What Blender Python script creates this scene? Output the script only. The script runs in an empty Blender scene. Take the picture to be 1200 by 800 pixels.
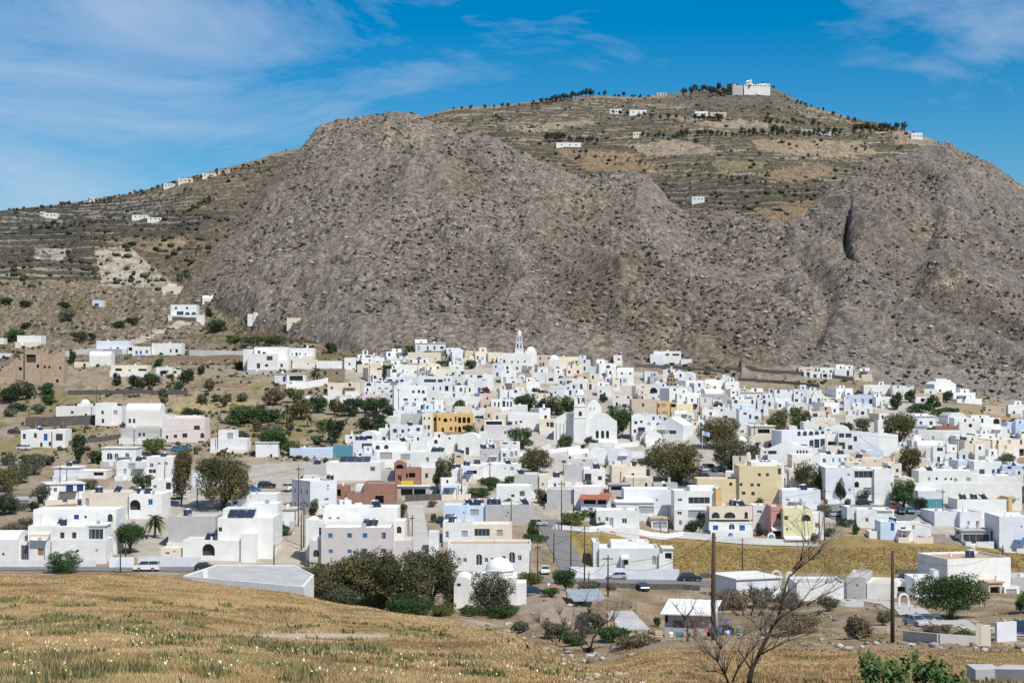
import bpy, bmesh, math, random
import numpy as np
from mathutils import Vector, Matrix
PI = math.pi
R = math.radians
sc = bpy.context.scene
COL = sc.collection

# ------------------------------------------------------------------ camera
F = 2000.0                                   # focal length in photo pixels (photo is 1200 wide)
PITCH = math.atan(35.0 / F)
cp, sp = math.cos(PITCH), math.sin(PITCH)
cam_d = bpy.data.cameras.new('camera')
cam = bpy.data.objects.new('camera', cam_d)
COL.objects.link(cam)
cam_d.sensor_width = 36.0
cam_d.lens = 60.0
cam_d.clip_start = 0.5
cam_d.clip_end = 20000
cam.location = (0, 0, 0)
cam.rotation_euler = (PI / 2 + PITCH, 0, 0)
sc.camera = cam

def ray(u, v):
    """slopes x/y and z/y of the sight line through photo pixel (u, v)"""
    a, b = (u - 600.0) / F, (400.0 - v) / F
    q = cp - b * sp
    return a / q, (sp + b * cp) / q

def vslope(v):
    b = (400.0 - np.asarray(v, float)) / F
    return (sp + b * cp) / (cp - b * sp)

def project(p):
    y, z = p[1], p[2]
    dep = y * cp + z * sp
    up = -y * sp + z * cp
    return 600 + F * p[0] / dep, 400 - F * up / dep

# ------------------------------------------------------------------ noise
_rs = np.random.RandomState(7)
_perm = _rs.permutation(512)
_gr = _rs.rand(512) * 2 * PI
def pnoise(x, y, seed=0):
    x = np.asarray(x, float) + seed * 17.31; y = np.asarray(y, float) + seed * 9.77
    xi = np.floor(x).astype(int); yi = np.floor(y).astype(int)
    xf = x - xi; yf = y - yi
    def g(ix, iy, dx, dy):
        h = _perm[(_perm[ix & 511] + iy) & 511]
        a = _gr[h]
        return np.cos(a) * dx + np.sin(a) * dy
    u = xf * xf * xf * (xf * (xf * 6 - 15) + 10); w = yf * yf * yf * (yf * (yf * 6 - 15) + 10)
    n0 = g(xi, yi, xf, yf) * (1 - u) + g(xi + 1, yi, xf - 1, yf) * u
    n1 = g(xi, yi + 1, xf, yf - 1) * (1 - u) + g(xi + 1, yi + 1, xf - 1, yf - 1) * u
    return (n0 * (1 - w) + n1 * w) * 1.5
def fbm(x, y, oct=4, seed=0, gain=.5):
    s = 0; a = 1; f = 1
    for i in range(oct):
        s = s + a * pnoise(x * f, y * f, seed + i * 3); a *= gain; f *= 2
    return s
def ridged(x, y, oct=4, seed=0, gain=.55):
    s = 0; a = 1; f = 1
    for i in range(oct):
        s = s + a * (1 - 2 * np.abs(pnoise(x * f, y * f, seed + i * 5))); a *= gain; f *= 2
    return s

# ------------------------------------------------------------------ terrain profiles
UPL = [(390, 603), (445, 558), (500, 524), (560, 490), (620, 462)]
PROF = {
 -200: [(10, 960), (22, 808), (40, 752), (65, 714), (95, 684), (115, 670), (135, 682), (190, 715), (250, 712), (300, 683), (318, 672), (330, 665)] + UPL + [(700, 428), (760, 401), (830, 372), (900, 347), (960, 334), (1300, 320)],
 100: [(10, 960), (22, 808), (40, 752), (65, 714), (95, 684), (115, 671), (135, 682), (190, 715), (250, 712), (300, 683), (318, 672), (330, 665)] + UPL + [(700, 428), (760, 401), (830, 372), (900, 347), (960, 334), (1300, 320)],
 200: [(10, 960), (22, 810), (40, 755), (65, 718), (95, 688), (114, 676), (140, 692), (200, 725), (250, 718), (300, 683), (318, 672), (330, 665)] + UPL + [(700, 426), (760, 400), (830, 372), (900, 350), (960, 338), (1300, 325)],
 250: [(10, 960), (22, 812), (40, 760), (65, 724), (95, 693), (110, 683), (145, 710), (200, 736), (240, 730), (300, 684), (318, 673), (330, 665)] + UPL + [(700, 424), (760, 400), (830, 376), (900, 352), (960, 345), (1300, 340)],
 330: [(10, 965), (22, 816), (40, 766), (65, 732), (92, 701), (105, 693.5), (145, 717), (200, 740), (240, 732), (300, 686), (318, 675), (330, 667)] + UPL + [(700, 424), (760, 401), (830, 385), (900, 375), (1300, 360)],
 420: [(10, 970), (22, 822), (40, 774), (65, 738), (85, 717), (100, 711), (140, 738), (200, 742), (255, 722), (300, 690), (318, 677), (332, 668), (350, 648)] + UPL + [(700, 425), (760, 408), (900, 395), (1300, 360)],
 520: [(10, 980), (22, 830), (40, 782), (60, 748), (75, 733), (88, 726), (115, 752), (160, 762), (240, 726), (285, 705), (312, 684), (332, 670), (350, 651)] + UPL + [(700, 426), (760, 415), (900, 400), (1300, 360)],
 590: [(10, 990), (22, 840), (35, 795), (50, 762), (62, 744), (72, 736), (95, 756), (140, 772), (200, 752), (250, 728), (285, 708), (312, 687), (332, 673), (350, 653)] + UPL + [(700, 427), (760, 416), (900, 400), (1300, 360)],
 640: [(10, 1000), (22, 858), (35, 810), (48, 774), (58, 763), (90, 786), (130, 780), (190, 750), (240, 722), (280, 702), (312, 688), (332, 675), (350, 657)] + UPL + [(700, 428), (760, 418), (900, 400), (1300, 360)],
 700: [(10, 1010), (22, 872), (36, 815), (48, 788), (90, 793), (140, 770), (200, 746), (250, 727), (290, 707), (315, 692), (335, 678), (352, 662)] + UPL + [(690, 433), (760, 420), (900, 400), (1300, 360)],
 780: [(10, 1015), (22, 895), (36, 838), (48, 812), (80, 784), (115, 763), (140, 752), (155, 750), (200, 762), (265, 747), (290, 728), (312, 703), (330, 685), (345, 671), (388, 632), (445, 560), (500, 524), (560, 490), (620, 464), (690, 441), (760, 425), (900, 405), (1300, 360)],
 880: [(10, 1015), (22, 900), (36, 842), (48, 814), (80, 787), (115, 766), (145, 753), (200, 749), (265, 735), (290, 722), (312, 703), (330, 687), (342, 673), (388, 635), (445, 562), (500, 526), (560, 492), (620, 466), (690, 444), (760, 430), (900, 405), (1300, 360)],
 1000: [(10, 1015), (22, 900), (36, 842), (48, 816), (80, 789), (115, 770), (150, 758), (200, 743), (255, 726), (290, 709), (315, 693), (337, 677), (390, 634), (445, 566), (500, 530), (560, 498), (620, 470), (685, 447), (760, 432), (900, 405), (1300, 360)],
 1100: [(10, 1015), (22, 900), (36, 842), (48, 816), (80, 789), (115, 771), (150, 760), (200, 743), (255, 726), (290, 709), (315, 695), (337, 680), (390, 636), (445, 572), (500, 536), (560, 503), (620, 474), (680, 456), (760, 440), (900, 410), (1300, 360)],
 1200: [(10, 1015), (22, 900), (36, 842), (48, 816), (80, 789), (115, 772), (150, 762), (200, 746), (255, 728), (290, 712), (315, 699), (337, 684), (392, 641), (445, 578), (500, 542), (560, 509), (620, 484), (660, 470), (760, 450), (900, 415), (1300, 360)],
 1420: [(10, 1015), (22, 900), (36, 842), (48, 816), (80, 789), (115, 772), (150, 762), (200, 746), (255, 728), (290, 712), (315, 702), (337, 690), (392, 650), (445, 590), (500, 552), (560, 519), (620, 492), (660, 478), (760, 460), (900, 420), (1300, 360)],
}
# layers: crest points (u, v, depth) and foot points (u, v, depth)
B_CREST = [(205, 352, 890), (225, 322, 905), (250, 292, 930), (290, 245, 990), (330, 200, 1040), (352, 177, 1060), (372, 153, 1085), (395, 143, 1095), (430, 138, 1100), (480, 134, 1100), (515, 142, 1100), (560, 156, 1090), (620, 182, 1080), (680, 205, 1060), (715, 202, 1050), (745, 203, 1050), (770, 219, 1035), (785, 238, 1020), (830, 250, 1010), (880, 256, 1000), (915, 262, 985), (935, 285, 950), (960, 330, 900), (985, 400, 800)]
B_FOOT = [(205, 353, 880), (250, 356, 870), (300, 378, 815), (380, 397, 765), (420, 409, 735), (500, 420, 715), (600, 425, 710), (700, 431, 700), (800, 441, 692), (900, 446, 688), (985, 449, 685)]
D_CREST = [(868, 400, 800), (890, 350, 870), (905, 305, 930), (925, 272, 970), (945, 250, 1010), (972, 224, 1060), (1000, 200, 1110), (1035, 185, 1150), (1065, 184, 1180), (1090, 172, 1230), (1110, 166, 1250), (1150, 189, 1270), (1200, 217, 1290), (1260, 252, 1310), (1430, 345, 1350)]
D_FOOT = [(868, 444, 690), (1000, 447, 685), (1100, 457, 678), (1200, 471, 658), (1430, 480, 655)]
C_CREST = [(-220, 262, 1600), (0, 247, 1700), (80, 238, 1750), (160, 225, 1800), (230, 205, 1850), (305, 186, 1900), (318, 180, 1910), (350, 173, 1950), (400, 160, 2000), (510, 132, 2100), (535, 126, 2120), (560, 125, 2150), (600, 122, 2200), (640, 117, 2250), (690, 112, 2300), (750, 114, 2350), (800, 108, 2400), (845, 103, 2450), (864, 102, 2470), (906, 103, 2470), (925, 112, 2460), (945, 123, 2440), (1000, 139, 2350), (1045, 148, 2250), (1075, 156, 2200), (1100, 166, 2100), (1130, 205, 1900), (1200, 270, 1800), (1430, 390, 1700)]
C_FOOT = [(-220, 338, 950), (0, 336, 950), (150, 338, 950), (230, 347, 920), (300, 340, 1000), (400, 300, 1100), (510, 262, 1180), (700, 262, 1160), (800, 280, 1110), (900, 285, 1080), (1000, 260, 1200), (1100, 230, 1300), (1430, 400, 1500)]

def yvals():
    a = [-15, -8, -2, 1, 3]
    y = 4.5
    while y < 125: a.append(y); y += max(.28, y * .012)
    while y < 300: a.append(y); y += 2.2
    while y < 690: a.append(y); y += 2.3
    while y < 1360: a.append(y); y += 1.7
    while y < 2520: a.append(y); y += 5
    while y < 3600: a.append(y); y += 60
    return np.array(a)
YV = yvals()
TV = np.concatenate([np.linspace(-.62, -.335, 60)[:-1], np.linspace(-.335, .335, 1000), np.linspace(.335, .62, 60)[1:]])
NY, NT = len(YV), len(TV)
XO = 26.0
Yg, Tg = np.meshgrid(YV, TV, indexing='ij')
Xg = Tg * (Yg + XO)
Ug = 600 + F * cp * Xg / np.maximum(Yg, 4.0)
Uc = np.clip(Ug, -199, 1419)
# base profile
keys = sorted(PROF)
prof = []
for k in keys:
    pts = PROF[k]
    py = np.array([-20, 0] + [p[0] for p in pts] + [4000.])
    pz = np.array([-1.75, -1.75] + [p[0] * float(vslope(p[1])) for p in pts] + [300.])
    prof.append(np.interp(YV, py, pz))
prof = np.array(prof)                                     # key x NY
ker = np.ones(5) / 5
prof_s = prof.copy()
for i in range(len(keys)):
    prof_s[i] = np.convolve(np.pad(prof[i], 2, mode='edge'), ker, 'valid')
ki = np.clip(np.searchsorted(keys, Uc.ravel(), side='right') - 1, 0, len(keys) - 2)
ka = np.array(keys, float)
wf = ((Uc.ravel() - ka[ki]) / (ka[ki + 1] - ka[ki]))
wf = wf * wf * (3 - 2 * wf) * .5 + wf * .5
row = np.repeat(np.arange(NY), NT)
Zg = (prof_s[ki, row] * (1 - wf) + prof_s[ki + 1, row] * wf).reshape(NY, NT)

def layer(crest, foot, p, back):
    c = np.array(crest, float); f = np.array(foot, float)
    u = np.clip(Ug, c[0, 0], c[-1, 0])
    yc = np.interp(u, c[:, 0], c[:, 2]); vc = np.interp(u, c[:, 0], c[:, 1])
    yf = np.interp(u, f[:, 0], f[:, 2]); vf = np.interp(u, f[:, 0], f[:, 1])
    zc = yc * vslope(vc); zf = yf * vslope(vf)
    s = np.clip((Yg - yf) / np.maximum(yc - yf, 1), 0, 1)
    z = zf + (zc - zf) * s ** p
    z = np.where(Yg > yc, zc - (Yg - yc) * back, z)
    z = np.where(Yg < yf, -1e4, z)
    z = np.where((Yg >= yf) & (Yg <= yc), np.minimum(z, Zg + (Yg - yf) * .8 + .02), z)
    out = (Ug < c[0, 0]) | (Ug > c[-1, 0])
    z = np.where(out, z - 40 - 2 * np.abs(Ug - u), z)
    return z, s, zc - zf
zB, sB, zcB = layer(B_CREST, B_FOOT, 1.02, .45)
zD, sD, zcD = layer(D_CREST, D_FOOT, 1.0, .35)
zC, sC, zcC = layer(C_CREST, C_FOOT, .95, .3)
# relief of the rock slopes: ribs and gullies running downhill, then knobbly ledges
wx = fbm(Xg / 90, Yg / 90, 3, 15) * 22
rib = ridged((Xg + wx + (Yg - 900) * .22) / 58, (Yg + wx) / 190, 4, 1)
dens_ = np.clip(.5 + fbm(Xg / 75 + .3 * wx / 22, Yg / 95, 3, 16) * .9, .12, 1)
kn = ridged(Xg / 17, Yg / 26, 4, 4)
fine = fbm(Xg / 3.1, Yg / 3.6, 3, 9)
envB = np.clip(sB / .12, 0, 1) * (1 - .55 * np.clip((sB - .86) / .14, 0, 1))
envB = envB * np.clip(zcB / 70, 0, 1)
zB = zB + envB * (rib * 4.4 - 2.4 + kn * (.42 + .8 * dens_) + fine * .6)
envD = np.clip(sD / .12, 0, 1) * (1 - .5 * np.clip((sD - .86) / .14, 0, 1))
ribD = ridged(Xg / 55 + Yg / 160, Yg / 150, 3, 21)
zD = zD + envD * (ribD * 7.5 - 4.5 + kn * (.5 + .9 * dens_) + fine * .55)
# a deep cleft beside the rock dome on the right spur
cu = np.interp(sD, [.30, .42, .50, .56, .64, .74], [1012, 1004, 993, 990, 992, 998])
cu = cu + fbm(Yg / 9, Xg * 0 + 3, 3, 19) * 3.2
cl = np.exp(-((Ug - cu) / 3.6) ** 2) * np.clip((sD - .44) / .06, 0, 1) * np.clip((.72 - sD) / .08, 0, 1)
dome = np.clip(1 - ((Ug - 1040) / 52) ** 2, 0, 1) * np.clip(1 - ((sD - .62) / .26) ** 2, 0, 1)
zD = zD - cl * 8 + dome * 6 * np.clip((Ug - cu) / 3, 0, 1)
cl2 = np.exp(-((Ug - (1075 + (sD - .4) * 130)) / 14.) ** 2) * np.clip((sD - .2) / .1, 0, 1) * np.clip((.66 - sD) / .1, 0, 1)
zD = zD - cl2 * 3.5
cl3 = np.exp(-((Ug - (930 + 40 * np.sin(sD * 5))) / 13.) ** 2) * np.clip((sD - .05) / .1, 0, 1)
zD = zD - cl3 * 6
# terraces of the back mountain
th = 5.5
zt = zC + fbm(Xg / 120, Yg / 160, 3, 31) * 9 * np.clip(sC / .15, 0, 1) * (1 - np.clip((sC - .85) / .15, 0, 1))
fr = zt / th - np.floor(zt / th)
ter = (np.floor(zt / th) + np.clip((fr - .62) / .38, 0, 1)) * th
tw = np.clip((sC - .05) / .1, 0, 1) * (1 - np.clip((sC - .93) / .06, 0, 1))
tw = tw * np.clip((1090 - Ug) / 40, 0, 1)
zC = zt * (1 - tw * .75) + ter * tw * .75
zC = zC + fbm(Xg / 30, Yg / 40, 3, 33) * 1.2 * (1 - np.clip((sC - .9) / .1, 0, 1))
which = np.zeros(Zg.shape, int)
Zl = Zg + fbm(Xg / 14, Yg / 14, 4, 13) * np.interp(Yg, [0, 30, 120, 140, 300, 330, 640, 760, 900], [.02, .1, .25, .8, .8, .12, .15, .6, 3.0])
# small terraces on the left hillside between village and mountain
lm = np.clip((330 - Ug) / 40, 0, 1) * np.clip((Yg - 560) / 30, 0, 1) * np.clip((960 - Yg) / 60, 0, 1)
fr = Zl / 2.4 - np.floor(Zl / 2.4)
Zl = Zl * (1 - lm * .8) + lm * .8 * (np.floor(Zl / 2.4) + np.clip((fr - .7) / .3, 0, 1)) * 2.4
Z = Zl
for k, zz in ((1, zB), (2, zD), (3, zC)):
    m = zz > Z
    Z = np.where(m, zz, Z); which = np.where(m, k, which)
Z = np.where(Yg < 8, np.minimum(Z, -1.6), Z)

def ground(x, y):
    """terrain height at world x, y"""
    fy = np.interp(y, YV, np.arange(NY)); t = x / (y + XO); ft = np.interp(t, TV, np.arange(NT))
    i = int(min(fy, NY - 2)); j = int(min(ft, NT - 2)); a = fy - i; b = ft - j
    return float((Z[i, j] * (1 - b) + Z[i, j + 1] * b) * (1 - a) + (Z[i + 1, j] * (1 - b) + Z[i + 1, j + 1] * b) * a)
def ground_v(x, y):
    fy = np.interp(y, YV, np.arange(NY)); ft = np.interp(x / (y + XO), TV, np.arange(NT))
    i = np.minimum(fy.astype(int), NY - 2); j = np.minimum(ft.astype(int), NT - 2); a = fy - i; b = ft - j
    return (Z[i, j] * (1 - b) + Z[i, j + 1] * b) * (1 - a) + (Z[i + 1, j] * (1 - b) + Z[i + 1, j + 1] * b) * a
def line(u, ymin=130, ymax=2600, step=1.0):
    ys = np.arange(ymin, ymax, step); a, k = ray(u, 400)
    return ys, ground_v(ys * a, ys), a
_lc = {}
def at(u, v, ymin=130.):
    """first place beyond ymin where the sight line through (u, v) meets the ground"""
    key = (round(u), ymin)
    if key not in _lc: _lc[key] = line(round(u), ymin)
    ys, zs, a = _lc[key]
    k = ray(u, v)[1]
    hit = np.nonzero(zs >= k * ys)[0]
    if len(hit) == 0: return None
    y = float(ys[hit[0]]); a = ray(u, v)[0]
    return Vector((a * y, y, ground(a * y, y)))
def at_top(u, vtop, h, ymin=322.):
    """place where something h metres tall standing on the ground shows its top at (u, vtop)"""
    key = (round(u), ymin)
    if key not in _lc: _lc[key] = line(round(u), ymin)
    ys, zs, a = _lc[key]
    k = ray(u, vtop)[1]
    hit = np.nonzero(zs + h >= k * ys)[0]
    if len(hit) == 0: return None
    y = float(ys[hit[0]]); a = ray(u, vtop)[0]
    return Vector((a * y, y, ground(a * y, y)))
def ppm(y): return F / y

# ------------------------------------------------------------------ helpers
def mesh_arrays(name, V, faces, mat=None, cols=None, smooth=False, uvn=None):
    """fast mesh from numpy arrays: faces is (n,3) or (n,4)"""
    V = np.asarray(V, np.float32); faces = np.asarray(faces, np.int32)
    me = bpy.data.meshes.new(name)
    n, k = faces.shape
    me.vertices.add(len(V)); me.vertices.foreach_set('co', V.ravel())
    me.loops.add(n * k); me.loops.foreach_set('vertex_index', faces.ravel())
    me.polygons.add(n); me.polygons.foreach_set('loop_start', np.arange(0, n * k, k, dtype=np.int32))
    if smooth: me.polygons.foreach_set('use_smooth', np.ones(n, bool))
    if cols is not None:
        at_ = me.color_attributes.new('tint', 'FLOAT_COLOR', 'POINT')
        c = np.ones((len(V), 4), np.float32); c[:, :3] = cols
        at_.data.foreach_set('color', c.ravel())
    me.update(calc_edges=True)
    if mat: me.materials.append(mat)
    return me
def link(name, me, parent=None, **props):
    o = bpy.data.objects.new(name, me); COL.objects.link(o)
    if parent is not None: o.parent = parent
    for k, v in props.items():
        if v is not None: o[k] = v
    return o

# ------------------------------------------------------------------ materials
def nt(name):
    m = bpy.data.materials.new(name); m.use_nodes = True
    t = m.node_tree; b = t.nodes['Principled BSDF']
    return m, t, b
def N(t, typ, **kw):
    n = t.nodes.new(typ)
    for k, v in kw.items():
        if k in n.inputs: n.inputs[k].default_value = v
        else: setattr(n, k, v)
    return n
def noise(t, scale, detail=4, rough=.6, coord=None, vec=None):
    n = N(t, 'ShaderNodeTexNoise'); n.inputs['Scale'].default_value = scale; n.inputs['Detail'].default_value = detail; n.inputs['Roughness'].default_value = rough
    if coord is not None: t.links.new(coord, n.inputs['Vector'])
    return n
def ramp(t, src, stops):
    r = N(t, 'ShaderNodeValToRGB'); e = r.color_ramp.elements
    while len(e) < len(stops): e.new(.5)
    for i, (p, c) in enumerate(stops):
        e[i].position = p; e[i].color = (c if len(c) == 4 else tuple(c) + (1,)) if not isinstance(c, (int, float)) else (c, c, c, 1)
    t.links.new(src, r.inputs[0]); return r
def mixc(t, mode, fac, a, b):
    n = N(t, 'ShaderNodeMix', data_type='RGBA', blend_type=mode)
    for sock, val in ((n.inputs[0], fac), (n.inputs[6], a), (n.inputs[7], b)):
        if hasattr(val, 'is_output') or isinstance(val, bpy.types.NodeSocket): t.links.new(val, sock)
        elif isinstance(val, (int, float)): sock.default_value = val if sock.type == 'VALUE' else (val, val, val, 1)
        else: sock.default_value = tuple(val) + (1,) if len(val) == 3 else val
    return n.outputs[2]
def bump(t, b, h, strength, dist):
    n = N(t, 'ShaderNodeBump'); n.inputs['Strength'].default_value = strength; n.inputs['Distance'].default_value = dist
    t.links.new(h, n.inputs['Height']); t.links.new(n.outputs[0], b.inputs['Normal']); return n

def mat_terrain(name, scales, amt, bump_s, bump_d):
    m, t, b = nt(name)
    b.inputs['Roughness'].default_value = 1.0
    b.inputs['Specular IOR Level'].default_value = .1
    a = N(t, 'ShaderNodeVertexColor', layer_name='tint')
    g = N(t, 'ShaderNodeNewGeometry')
    c = a.outputs[0]
    first = None
    for s, am in zip(scales, amt):
        n = noise(t, s, 5, .65, g.outputs['Position'])
        r = ramp(t, n.outputs[0], [(.3, max(0., 1 - am)), (.7, 1 + am)])
        c = mixc(t, 'MULTIPLY', 1.0, c, r.outputs[0])
        first = first or n
        last = n if len(scales) < 3 or s < 2 else last
    t.links.new(c, b.inputs['Base Color'])
    bump(t, b, last.outputs[0], bump_s, bump_d)
    return m
# ------------------------------------------------------------------ land cover (albedo per vertex, fixed to the ground)
def poly_mask(pts, uu, vv):
    """vertices whose place on the ground lies inside a field outline"""
    ins = np.zeros(uu.shape, bool); n = len(pts)
    for i in range(n):
        x1, y1 = pts[i]; x2, y2 = pts[(i + 1) % n]
        c = ((y1 > vv) != (y2 > vv)) & (uu < (x2 - x1) * (vv - y1) / ((y2 - y1) or 1e-9) + x1)
        ins ^= c
    return ins
Vg = 400 - F * (-Yg * sp + Z * cp) / np.maximum(Yg * cp + Z * sp, 1)
def col(r, g, b): return np.array([r, g, b])
C3 = np.zeros(Z.shape + (3,))
def mixin(mask, c):
    global C3
    mk = np.clip(mask, 0, 1)[..., None]
    C3 = C3 * (1 - mk) + np.asarray(c) * mk
n1 = fbm(Xg / 9, Yg / 9, 4, 41); n2 = fbm(Xg / 40, Yg / 50, 3, 43); n3 = fbm(Xg / 2.2, Yg / 2.6, 3, 45)
# village soil, hillside
C3[:] = (.30, .245, .175)
mixin(np.clip(n1 * 1.2, 0, 1) * .8, (.16, .125, .075))
mixin(np.clip(n2 * 1.5 - .1, 0, 1) * .7, (.25, .19, .10))
mixin(np.clip(n3 * 1.3 - .35, 0, 1) * .6, (.09, .085, .045))
# the grassy field in front
gf = (Yg < 128)
mixin(gf * 1.0, (.40, .285, .15))
ng = fbm(Xg / 2.0, Yg / 3.4, 4, 51)
mixin(gf * np.clip(ng * 1.4, 0, 1) * .8, (.17, .14, .06))
mixin(gf * np.clip(-ng * 1.4 - .15, 0, 1) * .8, (.40, .29, .16))
mixin(gf * np.clip(fbm(Xg / 12, Yg / 8, 3, 57) * 1.5 + .25, 0, 1) * .55, (.47, .315, .15))
mixin(gf * np.clip(fbm(Xg / 8, Yg / 6, 3, 53) * 1.6 + .25 - np.clip((Yg - 58) / 18, 0, 1.5), 0, 1) * .8, (.155, .15, .055))
mixin(gf * np.clip(fbm(Xg / 5, Yg / 4, 3, 59) * 1.6 - .35, 0, 1) * .7, (.20, .125, .07))
path_v = 744 + (Ug - 370) ** 2 * .00009
mixin(gf * np.clip(1.6 - np.abs(Vg - path_v) / 4.2 - np.abs(Ug - 372) / 110, 0, 1), (.44, .37, .29))
mixin(gf * np.clip(fbm(Xg / 3, Yg / 3, 3, 55) * 2.4 - .2, 0, 1) * np.clip((Ug - 585) / 20, 0, 1) * (Ug < 780) * (Vg > 728) * np.clip(1.5 - np.abs(Vg - (738 + (Ug - 585) * .5)) / 20, 0, 1), (.47, .385, .29))
# the slope and yards below on the right
ys_ = (Yg >= 128) & (Yg < 325)
mixin(ys_ * 1.0, (.27, .20, .125))
mixin(ys_ * np.clip(n1 * 1.6, 0, 1) * .8, (.15, .12, .06))
mixin(ys_ * np.clip(-n1 * 1.4 - .1, 0, 1) * .8, (.38, .32, .25))
# golden field beside the road
gold = poly_mask([(664, 626), (690, 625), (800, 629), (880, 639), (960, 638), (985, 628), (1090, 634), (1230, 646), (1230, 690), (1100, 678), (920, 671), (800, 676), (690, 668)], Ug, Vg) & (Yg > 325) & (Yg < 400)
mixin(gold * 1.0, (.275, .20, .08))
mixin(gold * np.clip(fbm(Xg / 3, Yg / 18, 3, 61) * 1.5, 0, 1) * .75, (.19, .135, .045))
mixin(gold * np.clip(-fbm(Xg / 9, Yg / 7, 3, 62) * 1.3 - .1, 0, 1) * .6, (.34, .26, .125))
# bare ploughed fields and dirt tracks in the village
for pts, c in (([(240, 537), (345, 533), (352, 556), (300, 560), (238, 552)], (.33, .27, .205)),
               ([(240, 375), (305, 377), (380, 391), (425, 403), (425, 408), (300, 396), (270, 390), (240, 383)], (.115, .08, .05)),
               ([(75, 412), (165, 390), (200, 380), (212, 386), (160, 404), (130, 414)], (.46, .40, .33)),
               ([(560, 508), (590, 510), (600, 520), (570, 524)], (.34, .235, .12)),
               ([(720, 430), (850, 437), (840, 445), (730, 441)], (.34, .23, .115)),
               ([(1110, 478), (1210, 490), (1210, 502), (1120, 490)], (.31, .215, .105)),
               ([(200, 471), (300, 468), (300, 482), (210, 486)], (.36, .29, .15)),
               ([(145, 555), (240, 560), (232, 600), (190, 600), (120, 575)], (.36, .32, .27)),
               ([(960, 600), (1060, 590), (1090, 600), (1040, 612), (960, 615)], (.22, .20, .18)),
               ([(1090, 612), (1140, 612), (1135, 640), (1085, 634)], (.25, .22, .18)),
               ([(640, 500), (700, 520), (700, 540), (640, 530)], (.42, .38, .32)),
               ([(600, 688), (690, 690), (700, 735), (610, 725)], (.31, .25, .19))):
    mk = poly_mask(pts, Ug, Vg) & (Yg > 200) & (Yg < 950)
    mixin(mk * .92, c)
# dense village floor: pale paved lanes
dense = poly_mask([(420, 418), (560, 412), (720, 430), (900, 460), (1080, 470), (1180, 500), (1200, 640), (1000, 612), (640, 610), (480, 600), (440, 520), (400, 440)], Ug, Vg) & (Yg > 385) & (Yg < 760)
mixin(dense * .85 * np.clip(.75 + n2, 0, 1), (.47, .435, .39))
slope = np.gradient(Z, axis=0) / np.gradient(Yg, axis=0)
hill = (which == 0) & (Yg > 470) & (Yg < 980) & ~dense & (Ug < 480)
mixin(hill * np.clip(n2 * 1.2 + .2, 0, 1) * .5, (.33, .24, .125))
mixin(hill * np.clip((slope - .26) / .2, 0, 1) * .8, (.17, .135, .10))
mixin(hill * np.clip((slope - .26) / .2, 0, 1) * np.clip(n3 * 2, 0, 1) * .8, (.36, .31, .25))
mixin(hill * np.clip(n2 * 2 - .35, 0, 1) * .5, (.15, .145, .065))
mixin(hill * np.clip(fbm(Xg / 3.5, Yg / 9, 3, 47) * 1.8 - .5, 0, 1) * .8, (.10, .105, .05))
pav = poly_mask([(150, 590), (190, 552), (360, 540), (430, 560), (470, 600), (470, 664), (180, 664), (140, 640)], Ug, Vg) & (Yg > 325) & (Yg < 480)
mixin(pav * np.clip(.75 + n1 * .7, 0, .9), (.42, .385, .34))
# mountain rock
rk = (which == 1) | (which == 2)
nb = fbm(Xg / 130, Yg / 160, 4, 71)
sp1 = fbm(Xg / 1.9, Yg / 2.8, 3, 73); sp2 = fbm(Xg / 4.4, Yg / 6, 3, 75); sp3 = ridged(Xg / 12, Yg / 17, 3, 77)
mixin(rk * 1.0, (.236, .196, .16))
mixin(rk * np.clip(nb * 1.6, 0, 1) * .65, (.185, .135, .09))
mixin(rk * np.clip(-nb * 1.6 - .1, 0, 1) * .6, (.225, .195, .165))
mixin(rk * np.clip(sp3 * .9 - .6, 0, 1) * .45, (.27, .235, .195))
mixin(rk * np.clip(sp2 * 1.9 - .25, 0, 1) * (.3 + .7 * dens_) * .65, (.33, .29, .24))
mixin(rk * np.clip(-sp2 * 1.9 - .2, 0, 1) * .65, (.10, .08, .058))
mixin(rk * np.clip(sp1 * 2.2 - .35, 0, 1) * (.55 + .45 * dens_) * .45, (.055, .047, .034))
mixin(rk * np.clip(-sp1 * 2.2 - .5, 0, 1) * (.45 + .55 * dens_) * .5, (.44, .395, .335))
mixin((which == 2) * np.clip(.4 + fbm(Xg / 70, Yg / 70, 3, 79), 0, 1) * .5, (.165, .15, .145))
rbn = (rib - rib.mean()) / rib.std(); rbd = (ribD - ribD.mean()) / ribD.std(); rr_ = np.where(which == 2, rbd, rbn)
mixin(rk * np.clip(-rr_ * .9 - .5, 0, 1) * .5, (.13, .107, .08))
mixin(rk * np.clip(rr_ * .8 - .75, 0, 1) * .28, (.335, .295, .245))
# pale slip scars
for (su, sv, sr, sh) in ((688, 232, 6, 14), (665, 236, 12, 5), (705, 238, 8, 5), (490, 160, 14, 14), (455, 165, 8, 25), (1115, 330, 22, 7), (780, 400, 25, 10), (700, 405, 12, 9)):
    mk = np.exp(-(((Ug - su) / sr) ** 2 + ((Vg - sv) / sh) ** 2) * 1.3) * np.clip(.6 + sp2 * 1.4, 0, 1)
    mixin(rk * mk * .8, (.46, .36, .265))
mixin((which == 1) * np.clip(1 - np.abs(Ug - (330 - (Vg - 180) * .62)) / 40, 0, 1) * np.clip(.55 + nb, 0, 1) * .6, (.12, .095, .066))
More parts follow.
